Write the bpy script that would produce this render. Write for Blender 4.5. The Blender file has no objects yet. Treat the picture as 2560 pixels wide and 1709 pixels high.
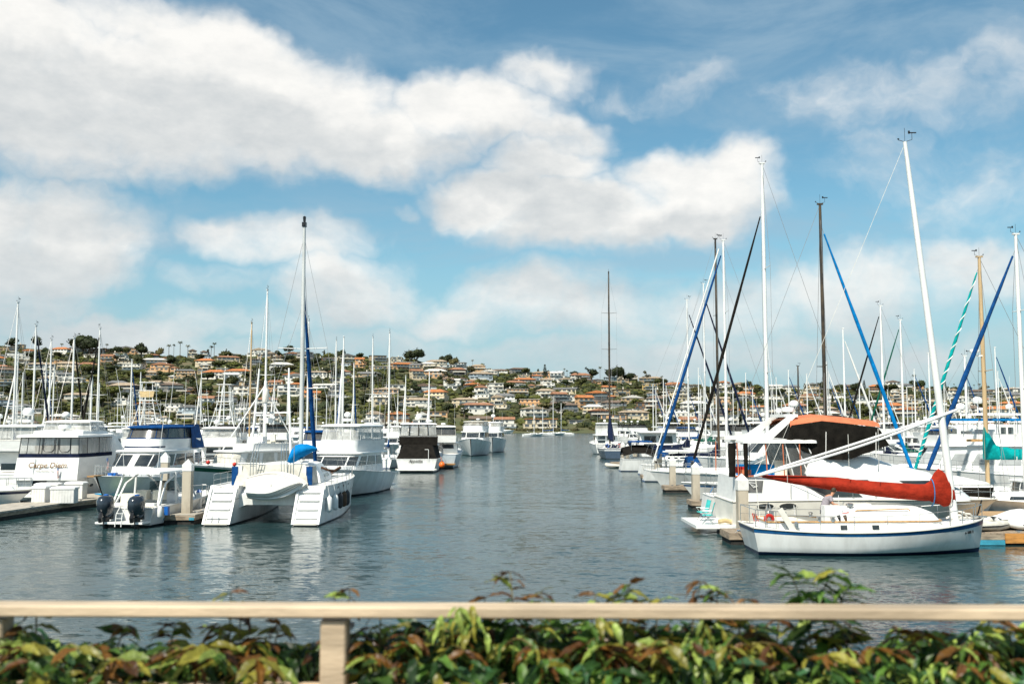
import bpy, math, random
from mathutils import Vector, Matrix
R = math.radians
rnd = random.Random(7)
sc = bpy.context.scene
COL = sc.collection

# ------------------------------------------------------------------ camera
F = 2489.0; W0, H0 = 2560.0, 1709.0; HOR = 1060.0; HC = 5.2
PITCH = math.atan((HOR - H0 / 2) / F)
cam_d = bpy.data.cameras.new('camera'); cam = bpy.data.objects.new('camera', cam_d); COL.objects.link(cam)
cam.location = (0, 0, HC); cam.rotation_euler = (math.pi / 2 + PITCH, 0, 0)
cam_d.sensor_width = 36; cam_d.lens = 36 * F / W0
cam_d.clip_start = 0.1; cam_d.clip_end = 12000
cam_d.dof.use_dof = True; cam_d.dof.focus_distance = 62; cam_d.dof.aperture_fstop = 2.8
sc.camera = cam
sc.render.resolution_x = 1024; sc.render.resolution_y = 683

def ray(px, py):
    x = (px - W0 / 2) / F; u = (H0 / 2 - py) / F
    c, s = math.cos(PITCH), math.sin(PITCH)
    return Vector((x, c - u * s, s + u * c))
def P(px, py, Y):                      # a point of the place at distance Y
    d = ray(px, py); t = Y / d.y
    return Vector((d.x * t, Y, HC + d.z * t))
def PX(px, Y, py=HOR): return P(px, py, Y).x
def PZ(py, Y): return P(1280, py, Y).z

# ------------------------------------------------------------------ world
SUN_EL, SUN_AZ = 50.0, 208.0           # azimuth clockwise from +Y: behind the camera, to the left
wd = bpy.data.worlds.new('World'); sc.world = wd; wd.use_nodes = True
nt = wd.node_tree; nt.nodes.clear()
def nd(t, typ, **kw):
    n = t.nodes.new(typ)
    for k, v in kw.items(): setattr(n, k, v)
    return n
def lk(t, a, b): t.links.new(a, b)
def mth(t, op, a, b=None, c=None, clamp=False):
    n = nd(t, 'ShaderNodeMath', operation=op); n.use_clamp = clamp
    for i, v in enumerate((a, b, c)):
        if v is None: continue
        if isinstance(v, (int, float)): n.inputs[i].default_value = v
        else: lk(t, v, n.inputs[i])
    return n.outputs[0]
def vmth(t, op, a, b=None):
    n = nd(t, 'ShaderNodeVectorMath', operation=op)
    for i, v in enumerate((a, b)):
        if v is None: continue
        if isinstance(v, (tuple, list)): n.inputs[i].default_value = v
        else: lk(t, v, n.inputs[i])
    return n.outputs[1] if op == 'LENGTH' else n.outputs[0]
def mrange(t, v, a, b, c=0.0, d=1.0, smooth=True):
    n = nd(t, 'ShaderNodeMapRange'); n.interpolation_type = 'SMOOTHSTEP' if smooth else 'LINEAR'
    lk(t, v, n.inputs[0])
    for i, x in zip((1, 2, 3, 4), (a, b, c, d)): n.inputs[i].default_value = x
    return n.outputs[0]
def noise(t, vec, scale, detail=2.0, rough=0.5, out=0, dist=0.0):
    n = nd(t, 'ShaderNodeTexNoise'); lk(t, vec, n.inputs['Vector'])
    n.inputs['Scale'].default_value = scale; n.inputs['Detail'].default_value = detail
    n.inputs['Roughness'].default_value = rough; n.inputs['Distortion'].default_value = dist
    return n.outputs[out]
def mixc(t, fac, a, b, mode='MIX'):
    n = nd(t, 'ShaderNodeMix', data_type='RGBA', blend_type=mode)
    if isinstance(fac, (int, float)): n.inputs[0].default_value = fac
    else: lk(t, fac, n.inputs[0])
    for i, v in ((6, a), (7, b)):
        if isinstance(v, (tuple, list)): n.inputs[i].default_value = (v[0], v[1], v[2], 1)
        else: lk(t, v, n.inputs[i])
    return n.outputs[2]

def uv_of(px, py):
    d = ray(px, py).normalized(); return math.atan2(d.x, d.y), math.asin(d.z)
# cumulus banks by direction: centre px,py, half width, half height, weight, tilt
CLOUDS = [
 (60, 250, 440, 220, 1.0), (420, 290, 430, 185, 1.0), (720, 290, 360, 185, 1.0), (900, 350, 330, 120, .95), (560, 160, 300, 120, .9),
 (1180, 270, 270, 120, .8), (1330, 185, 170, 65, .62), (1400, 330, 170, 80, .75),
 (1250, 490, 220, 105, .95), (1480, 530, 360, 125, 1.0), (1760, 490, 240, 130, .95), (1660, 450, 200, 110, .9), (1330, 400, 220, 100, .8),
 (60, 600, 380, 160, .9), (250, 60, 420, 90, .72), (0, 130, 330, 180, .9),
 (700, 610, 300, 90, .66), (860, 740, 300, 120, .72), (560, 690, 200, 50, .5), (1000, 540, 60, 28, .4),
 (1420, 760, 360, 130, .75), (1180, 800, 200, 80, .68), (250, 820, 320, 70, .85), (60, 740, 280, 80, .65), (560, 800, 260, 60, .55),
 (1820, 770, 280, 110, .62), (2150, 720, 330, 150, .64), (2480, 660, 260, 110, .62), (2100, 880, 520, 100, .70), (1700, 880, 400, 90, .62),
 (2330, 450, 380, 150, .42), (2100, 290, 380, 120, .38), (2450, 230, 330, 170, .34), (1650, 240, 260, 60, .38), (1500, 900, 480, 80, .62), (700, 870, 480, 60, .5), (1000, 880, 400, 70, .55)
]
def make_cloud_group():
    g = bpy.data.node_groups.new('cloud_density', 'ShaderNodeTree')
    g.interface.new_socket('D', in_out='INPUT', socket_type='NodeSocketVector')
    g.interface.new_socket('Density', in_out='OUTPUT', socket_type='NodeSocketFloat')
    gi = nd(g, 'NodeGroupInput'); go = nd(g, 'NodeGroupOutput')
    D = gi.outputs[0]
    n1 = noise(g, D, 5.0, 5.0, 0.6, out=1)
    wv = vmth(g, 'MULTIPLY', vmth(g, 'SUBTRACT', n1, (.5, .5, .5)), (.17, .1, .12))
    Dw = vmth(g, 'ADD', D, wv)
    sp = nd(g, 'ShaderNodeSeparateXYZ'); lk(g, Dw, sp.inputs[0])
    u = mth(g, 'ARCTAN2', sp.outputs[0], sp.outputs[1]); v = mth(g, 'ARCSINE', sp.outputs[2])
    cb = nd(g, 'ShaderNodeCombineXYZ'); lk(g, u, cb.inputs[0]); lk(g, v, cb.inputs[1])
    best = None
    for (px, py, a, b, w) in CLOUDS:
        c = uv_of(px, py)
        q = vmth(g, 'MULTIPLY', vmth(g, 'SUBTRACT', cb.outputs[0], (c[0], c[1], 0)), (F / a, F / b, 0))
        m = mrange(g, vmth(g, 'LENGTH', q), 1.35, 0.25, 0, w)
        best = m if best is None else mth(g, 'MAXIMUM', best, m)
    # the rest of the sky, out of view, carries the same broken cloud
    gen = mth(g, 'MULTIPLY', mrange(g, noise(g, vmth(g, 'MULTIPLY', D, (1, 1, 2.2)), 2.1, 3.0, .5), .47, .68), .85)
    au = mth(g, 'ABSOLUTE', u)
    outside = mth(g, 'MAXIMUM', mrange(g, au, .5, .75), mrange(g, v, .38, .55))
    best = mth(g, 'MAXIMUM', best, mth(g, 'MULTIPLY', gen, outside))
    fb = noise(g, vmth(g, 'MULTIPLY', Dw, (1, 1, 1.5)), 11.0, 7.0, .56)
    d = mth(g, 'ADD', mth(g, 'MULTIPLY', best, 1.15), mth(g, 'MULTIPLY', mth(g, 'SUBTRACT', fb, .5), 1.25))
    lk(g, mrange(g, d, .22, 1.0), go.inputs[0])
    return g
cg = make_cloud_group()
tc = nd(nt, 'ShaderNodeTexCoord'); D = tc.outputs['Generated']
sky = nd(nt, 'ShaderNodeTexSky', sky_type='NISHITA'); sky.sun_disc = False
sky.sun_elevation = R(SUN_EL); sky.sun_rotation = R(SUN_AZ); sky.air_density = 1.0; sky.dust_density = .6; sky.ozone_density = 1.6
skyc = mixc(nt, 1.0, sky.outputs[0], (0.76, 1.10, 1.04), 'MULTIPLY')
d1 = nd(nt, 'ShaderNodeGroup'); d1.node_tree = cg; lk(nt, D, d1.inputs[0])
off = vmth(nt, 'ADD', D, (-.018, 0, .055))
d2 = nd(nt, 'ShaderNodeGroup'); d2.node_tree = cg; lk(nt, off, d2.inputs[0])
STR = 0.10
fine = noise(nt, vmth(nt, 'MULTIPLY', D, (1, 1, 2)), 26.0, 5.0, .6)
shade = mth(nt, 'ADD', mth(nt, 'MULTIPLY', d2.outputs[0], .48), mth(nt, 'MULTIPLY', mth(nt, 'SUBTRACT', .6, fine), .75), clamp=True)
cc = mixc(nt, shade, (0.90 / STR, 0.88 / STR, 0.84 / STR), (0.44 / STR, 0.48 / STR, 0.505 / STR))
sp = nd(nt, 'ShaderNodeSeparateXYZ'); lk(nt, D, sp.inputs[0])
fac = mth(nt, 'MULTIPLY', d1.outputs[0], mrange(nt, sp.outputs[2], .02, .18, .80, .94))
cc = mixc(nt, mrange(nt, sp.outputs[2], .19, .03, 0, .50), cc, (0.44 / STR, 0.505 / STR, 0.55 / STR))
# thin high veil and pale band low down
veil = mth(nt, 'MULTIPLY', mrange(nt, noise(nt, vmth(nt, 'MULTIPLY', D, (1, 1, 3.2)), 4.0, 6.0, .62, dist=.6), .36, .72), .55)
low = mrange(nt, sp.outputs[2], .22, .0, 0, .82)
base = mixc(nt, mth(nt, 'MAXIMUM', veil, low), skyc, (0.33 / STR, 0.46 / STR, 0.565 / STR))
full = mixc(nt, fac, base, cc)
bg = nd(nt, 'ShaderNodeBackground'); lk(nt, full, bg.inputs[0]); bg.inputs[1].default_value = STR * .9
wo = nd(nt, 'ShaderNodeOutputWorld'); lk(nt, bg.outputs[0], wo.inputs[0])
try: wd.cycles.sampling_method = 'MANUAL'; wd.cycles.sample_map_resolution = 512
except Exception: pass

# ------------------------------------------------------------------ sun
sd = bpy.data.lights.new('sun', 'SUN'); sun = bpy.data.objects.new('sun', sd); COL.objects.link(sun)
sd.energy = 5.0; sd.angle = R(.6); sd.color = (1.0, .94, .82)
_a = R(SUN_AZ); _e = R(SUN_EL)
sdir = Vector((math.sin(_a) * math.cos(_e), math.cos(_a) * math.cos(_e), math.sin(_e)))
sun.rotation_euler = sdir.to_track_quat('Z', 'Y').to_euler(); sun.location = sdir * 200
sc.view_settings.view_transform = 'Standard'; sc.view_settings.look = 'None'
sc.view_settings.exposure = 0.36; sc.view_settings.gamma = 1.0
sc.view_settings.use_curve_mapping = False
sc.render.engine = 'CYCLES'
sc.cycles.max_bounces = 8; sc.cycles.transparent_max_bounces = 16; sc.cycles.glossy_bounces = 3; sc.cycles.diffuse_bounces = 2
sc.cycles.caustics_reflective = False; sc.cycles.caustics_refractive = False

# ------------------------------------------------------------------ materials
MATS = {}
def mat(name, col, rough=.5, metal=0.0, var=.12, vscale=3.0, bump=0.0, bscale=20.0, alpha=1.0, trans=0.0, stretch=(1, 1, 1), col2=None, rand=0.0, ior=1.45, spec=.5, coat=0.0):
    m = bpy.data.materials.new(name); m.use_nodes = True; t = m.node_tree; t.nodes.clear()
    p = nd(t, 'ShaderNodeBsdfPrincipled'); o = nd(t, 'ShaderNodeOutputMaterial')
    tx = nd(t, 'ShaderNodeTexCoord'); v = vmth(t, 'MULTIPLY', tx.outputs['Object'], stretch)
    c2 = col2 if col2 else tuple(c * (1 - var * 1.6) for c in col)
    c1 = tuple(min(.95, c * (1 + var * .6)) for c in col)
    fac = mrange(t, noise(t, v, vscale, 5.0, .6), .35, .68)
    c = mixc(t, fac, c1, c2)
    if rand:
        oi = nd(t, 'ShaderNodeObjectInfo'); hs = nd(t, 'ShaderNodeHueSaturation')
        lk(t, mth(t, 'ADD', mth(t, 'MULTIPLY', oi.outputs['Random'], rand), 1 - rand / 2), hs.inputs['Value'])
        lk(t, c, hs.inputs['Color']); c = hs.outputs[0]
    lk(t, c, p.inputs['Base Color'])
    p.inputs['Roughness'].default_value = rough; p.inputs['Metallic'].default_value = metal
    p.inputs['IOR'].default_value = ior; p.inputs['Specular IOR Level'].default_value = spec
    p.inputs['Coat Weight'].default_value = coat
    if bump:
        b = nd(t, 'ShaderNodeBump'); b.inputs['Strength'].default_value = min(1, bump); b.inputs['Distance'].default_value = .05 * bump
        lk(t, noise(t, v, bscale, 4.0, .6), b.inputs['Height']); lk(t, b.outputs[0], p.inputs['Normal'])
    out = p.outputs[0]
    if trans:
        tl = nd(t, 'ShaderNodeBsdfTranslucent'); lk(t, c, tl.inputs[0]); mx = nd(t, 'ShaderNodeMixShader'); mx.inputs[0].default_value = trans
        lk(t, out, mx.inputs[1]); lk(t, tl.outputs[0], mx.inputs[2]); out = mx.outputs[0]
    if alpha < 1:
        tr = nd(t, 'ShaderNodeBsdfTransparent'); mx = nd(t, 'ShaderNodeMixShader')
        lk(t, mrange(t, noise(t, v, 1.6, 3.0, .5), .35, .65, alpha * .75, min(1, alpha * 1.25)), mx.inputs[0])
        lk(t, tr.outputs[0], mx.inputs[1]); lk(t, out, mx.inputs[2]); out = mx.outputs[0]
    lk(t, out, o.inputs[0]); MATS[name] = m
    return m
WHITE = mat('gelcoat_white', (.82, .82, .80), .28, var=.05, vscale=1.2, stretch=(1, 1, 3))
CREAM = mat('gelcoat_cream', (.74, .71, .64), .32, var=.06, vscale=1.5)
HULLW = mat('hull_white', (.76, .765, .75), .25, var=.07, vscale=.9, stretch=(1.5, 1.5, .35), col2=(.66, .66, .64))
HULLG = mat('hull_blue_grey', (.045, .07, .105), .22, var=.1)
HULLN = mat('hull_navy', (.015, .03, .08), .2, var=.1)
DECK = mat('deck_nonskid', (.72, .71, .68), .6, var=.08, vscale=2.0, bump=.1, bscale=90)
DECKT = mat('teak', (.42, .24, .10), .5, var=.25, vscale=4.0, stretch=(.6, 8, 8))
BOOT = mat('antifouling_black', (.012, .014, .018), .4, var=.3)
BOOTB = mat('antifouling_blue', (.015, .05, .14), .4, var=.2)
BOOTG = mat('boot_stripe_green', (.01, .09, .05), .4, var=.2)
STRIPB = mat('stripe_blue', (.01, .085, .22), .3, var=.15)
STRIPN = mat('stripe_navy', (.01, .02, .06), .3, var=.15)
GLASS = mat('dark_glass', (.012, .016, .02), .07, var=.4, vscale=.8, col2=(.05, .055, .055), spec=.8)
GLASSB = mat('sea_green_glass', (.05, .10, .11), .06, var=.3, vscale=1.0, alpha=.8)
VINYL = mat('clear_vinyl', (.66, .66, .63), .12, var=.10, vscale=2.5, alpha=.45, stretch=(1, 1, .2))
VINYLD = mat('smoked_vinyl', (.07, .07, .07), .12, var=.4, vscale=2.0, alpha=.88, col2=(.10, .10, .095), stretch=(1, 1, .25))
CANVW = mat('canvas_white', (.76, .75, .72), .75, var=.08, vscale=2.0, bump=.5, bscale=5, spec=.15)
CANVG = mat('canvas_greige', (.56, .54, .48), .85, var=.12, vscale=2.5, bump=.5, bscale=5, spec=.15)
CANVB = mat('canvas_blue', (.004, .055, .19), .8, var=.2, vscale=3.0, bump=.6, bscale=5, spec=.15)
CANVBR = mat('canvas_bright_blue', (.0, .19, .50), .8, var=.15, vscale=3.0, bump=.8, bscale=4, spec=.15)
CANVN = mat('canvas_navy', (.008, .014, .04), .85, var=.25, vscale=3.0, bump=.6, bscale=5, spec=.15)
CANVK = mat('canvas_black', (.011, .0095, .0075), .85, var=.3, vscale=2.0, bump=.8, bscale=4, spec=.15)
CANVO = mat('canvas_orange', (.54, .17, .085), .8, var=.12, vscale=2.0, bump=.5, bscale=3, spec=.15)
CANVR = mat('canvas_red', (.30, .024, .010), .85, spec=.15, var=.16, vscale=1.6, bump=1.0, bscale=2.2, stretch=(1.6, 1.2, 2.6))
CANVT = mat('canvas_teal', (.0, .30, .30), .8, var=.2, vscale=2.5, bump=.9, bscale=4, spec=.15)
CANVGR = mat('canvas_green', (.005, .09, .06), .8, var=.2, vscale=2.5, bump=.6, bscale=4, spec=.15)
CANVBR2 = mat('canvas_brown', (.09, .045, .025), .85, var=.2, vscale=2.5, bump=.6, bscale=4, spec=.15)
ALU = mat('mast_white', (.76, .76, .74), .35, var=.06, vscale=.6)
ALUG = mat('mast_silver', (.58, .59, .58), .4, metal=.1, var=.08, vscale=.6)
ALUK = mat('mast_black', (.022, .018, .014), .35, var=.5, vscale=.7, col2=(.10, .07, .04))
WOODM = mat('mast_tan', (.50, .36, .20), .45, var=.12, vscale=1.0, stretch=(6, 6, .4))
STEEL = mat('stainless_steel', (.55, .55, .54), .22, metal=.85, var=.08)
WIRE = mat('rigging_wire', (.30, .30, .30), .4, metal=.3, var=.1)
ROPE = mat('rope_white', (.70, .68, .62), .8, var=.15)
ROPEB = mat('rope_blue', (.02, .16, .38), .8, var=.15)
BLACKP = mat('black_plastic', (.02, .02, .022), .28, var=.3)
RUBBER = mat('rubber_black', (.015, .015, .015), .7, var=.3)
OUTB = mat('outboard_graphite', (.022, .03, .042), .16, var=.2, coat=.6)
RED = mat('red_plastic', (.55, .03, .02), .4, var=.15)
ORANGE = mat('orange_plastic', (.85, .16, .02), .35, var=.12)
BLUEP = mat('blue_plastic', (.01, .12, .45), .4, var=.15)
TURQ = mat('turquoise_cloth', (.05, .52, .50), .7, var=.12)
YELLOW = mat('yellow_cloth', (.56, .42, .22), .8, var=.15)
GOLD = mat('gold_letters', (.30, .17, .07), .4, var=.1)
GREYL = mat('grey_letters', (.38, .35, .31), .5, var=.1)
BROWNF = mat('brown_fender', (.10, .055, .03), .7, var=.2)
DARKF = mat('charcoal_fender', (.05, .05, .055), .75, var=.2)
CONC = mat('dock_concrete', (.42, .38, .32), .85, var=.16, vscale=2.0, bump=.3, bscale=14)
CONCP = mat('piling_concrete', (.44, .39, .31), .85, var=.18, vscale=1.6, bump=.3, bscale=12, stretch=(1, 1, .4))
WOODD = mat('dock_wood', (.33, .26, .19), .8, var=.28, vscale=1.6, stretch=(1.2, 5, 5), bump=.3, bscale=16)
WOODO = mat('dock_wood_orange', (.50, .23, .06), .6, var=.25, vscale=1.6, stretch=(1, 5, 5), bump=.2, bscale=16)
WOODK = mat('dock_float_dark', (.03, .028, .025), .9, var=.3)
FLOATB = mat('dock_bumper_blue', (.05, .30, .42), .5, var=.15)
BOXW = mat('dock_box_white', (.74, .73, .70), .5, var=.06)
FLAGR = mat('flag_red_white', (.60, .25, .22), .8, var=.3, vscale=6, stretch=(.2, .2, 8), col2=(.75, .72, .70))
FLAGU = mat('flag_blue', (.06, .12, .30), .8, var=.3)
SKIN = mat('skin', (.52, .26, .16), .55, var=.08)
SHIRT = mat('shirt_grey', (.30, .27, .30), .85, var=.1, vscale=8)
SHORTS = mat('shorts_dark', (.05, .06, .09), .85, var=.15)
HAIR = mat('hair_brown', (.06, .04, .025), .7, var=.3, vscale=20)
CUSH = mat('seat_cushion', (.70, .66, .56), .6, var=.06)

# ------------------------------------------------------------------ mesh tools
class MB:
    def __init__(s): s.v = []; s.f = []; s.m = []
    def add(s, vs, fs, m=0):
        n = len(s.v); s.v += [tuple(v) for v in vs]; s.f += [tuple(i + n for i in f) for f in fs]; s.m += [m] * len(fs)
    def box(s, c, d, m=0, rz=0, ry=0, rx=0):
        x, y, z = d[0] / 2, d[1] / 2, d[2] / 2
        vs = [Vector((i * x, j * y, k * z)) for i in (-1, 1) for j in (-1, 1) for k in (-1, 1)]
        if rz or ry or rx:
            q = Matrix.Rotation(rz, 3, 'Z') @ Matrix.Rotation(ry, 3, 'Y') @ Matrix.Rotation(rx, 3, 'X'); vs = [q @ v for v in vs]
        c = Vector(c); vs = [v + c for v in vs]
        s.add(vs, [(0, 1, 3, 2), (4, 6, 7, 5), (0, 4, 5, 1), (2, 3, 7, 6), (0, 2, 6, 4), (1, 5, 7, 3)], m)
    def tube(s, pts, r, n=6, m=0, cap=True, flat=None):
        pts = [Vector(p) for p in pts]; k = len(pts); rs = r if isinstance(r, (list, tuple)) else [r] * k
        vs = []; up = None
        for i, p in enumerate(pts):
            d = (pts[min(i + 1, k - 1)] - pts[max(i - 1, 0)])
            if d.length < 1e-9: d = Vector((0, 0, 1))
            d.normalize()
            if up is None:
                up = Vector((0, 0, 1)) if abs(d.z) < .9 else Vector((1, 0, 0))
            a = d.cross(up)
            if a.length < 1e-4: a = d.orthogonal()
            a.normalize(); b = a.cross(d).normalized(); up = b
            for j in range(n):
                t = 2 * math.pi * (j + .5) / n
                vs.append(p + a * (math.cos(t) * rs[i]) + b * (math.sin(t) * rs[i] * (flat or 1)))
        fs = [(i * n + j, i * n + (j + 1) % n, (i + 1) * n + (j + 1) % n, (i + 1) * n + j) for i in range(k - 1) for j in range(n)]
        if cap: fs += [tuple(range(n))[::-1], tuple((k - 1) * n + j for j in range(n))]
        s.add(vs, fs, m)
    def lathe(s, prof, n=12, c=(0, 0, 0), m=0, axis='Z'):
        vs = []
        for (r, z) in prof:
            for j in range(n):
                t = 2 * math.pi * j / n; v = (r * math.cos(t), r * math.sin(t), z)
                if axis == 'X': v = (v[2], v[0], v[1])
                if axis == 'Y': v = (v[0], v[2], v[1])
                vs.append((v[0] + c[0], v[1] + c[1], v[2] + c[2]))
        k = len(prof)
        fs = [(i * n + j, i * n + (j + 1) % n, (i + 1) * n + (j + 1) % n, (i + 1) * n + j) for i in range(k - 1) for j in range(n)]
        fs += [tuple(range(n))[::-1], tuple((k - 1) * n + j for j in range(n))]
        s.add(vs, fs, m)
    def loft(s, rings, m=0, close=True, cap=True, ms=None):
        n = len(rings[0]); k = len(rings); vs = [p for r_ in rings for p in r_]
        q = n if close else n - 1
        base = len(s.v)
        s.v += [tuple(v) for v in vs]
        for i in range(k - 1):
            for j in range(q):
                s.f.append((base + i * n + j, base + i * n + (j + 1) % n, base + (i + 1) * n + (j + 1) % n, base + (i + 1) * n + j))
                s.m.append(ms[j] if ms else m)
        if cap:
            s.f.append(tuple(base + j for j in range(n))[::-1]); s.m.append(m)
            s.f.append(tuple(base + (k - 1) * n + j for j in range(n))); s.m.append(m)
    def prism(s, poly, depth, M=None, m=0):          # polygon in XY of frame M, extruded along its Z
        n = len(poly); M = M or Matrix.Identity(4)
        vs = [M @ Vector((x, y, 0)) for x, y in poly] + [M @ Vector((x, y, depth)) for x, y in poly]
        s.add(vs, [tuple(range(n))[::-1], tuple(range(n, 2 * n))] + [(i, (i + 1) % n, n + (i + 1) % n, n + i) for i in range(n)], m)
    def mesh(s, name, mats, ang=38, smooth=True):
        me = bpy.data.meshes.new(name); me.from_pydata(s.v, [], s.f)
        if not isinstance(mats, (list, tuple)): mats = [mats]
        for x in mats: me.materials.append(x)
        if len(mats) > 1: me.polygons.foreach_set('material_index', s.m)
        if smooth:
            me.shade_smooth(); me.set_sharp_from_angle(angle=R(ang))
        me.update(); return me
    def build(s, name, mats, parent=None, loc=None, rz=0, ang=38, smooth=True):
        o = bpy.data.objects.new(name, s.mesh(name, mats, ang, smooth)); COL.objects.link(o)
        if parent: o.parent = parent
        if loc: o.location = loc
        if rz: o.rotation_euler = (0, 0, rz)
        return o
def tag(o, label=None, cat=None, group=None, kind=None):
    if label: o['label'] = label
    if cat: o['category'] = cat
    if group: o['group'] = group
    if kind: o['kind'] = kind
    return o
def empty(name, loc=(0, 0, 0), rz=0, label=None, cat=None, group=None):
    o = bpy.data.objects.new(name, None); COL.objects.link(o); o.location = loc; o.rotation_euler = (0, 0, rz)
    o.empty_display_size = .2
    return tag(o, label, cat, group)
KIDS = {}
def copy_tree(o, parent=None):
    c = o.copy(); COL.objects.link(c)
    if parent: c.parent = parent
    for ch in list(o.children): copy_tree(ch, c)
    return c
def tubeo(name, pts, r, m, parent, n=6, cap=True):
    b = MB(); b.tube(pts, r, n, cap=cap); return b.build(name, m, parent)
def boxo(name, c, d, m, parent, rz=0, ry=0, rx=0):
    b = MB(); b.box(c, d, rz=rz, ry=ry, rx=rx); return b.build(name, m, parent)
def lerp(a, b, t): return a + (b - a) * t
def texto(name, body, size, m, parent, M, shear=0.0, ext=.006, align='CENTER', bold=0):
    cu = bpy.data.curves.new(name, 'FONT'); cu.body = body; cu.size = size; cu.extrude = ext; cu.shear = shear; cu.align_x = align
    cu.offset = bold; cu.resolution_u = 2
    o = bpy.data.objects.new(name + '_tmp', cu); COL.objects.link(o)
    dg = bpy.context.evaluated_depsgraph_get(); me = bpy.data.meshes.new_from_object(o.evaluated_get(dg))
    bpy.data.objects.remove(o); bpy.data.curves.remove(cu)
    me.name = name; me.materials.clear(); me.materials.append(m)
    ob = bpy.data.objects.new(name, me); COL.objects.link(ob); ob.parent = parent; ob.matrix_local = M
    return ob
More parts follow.
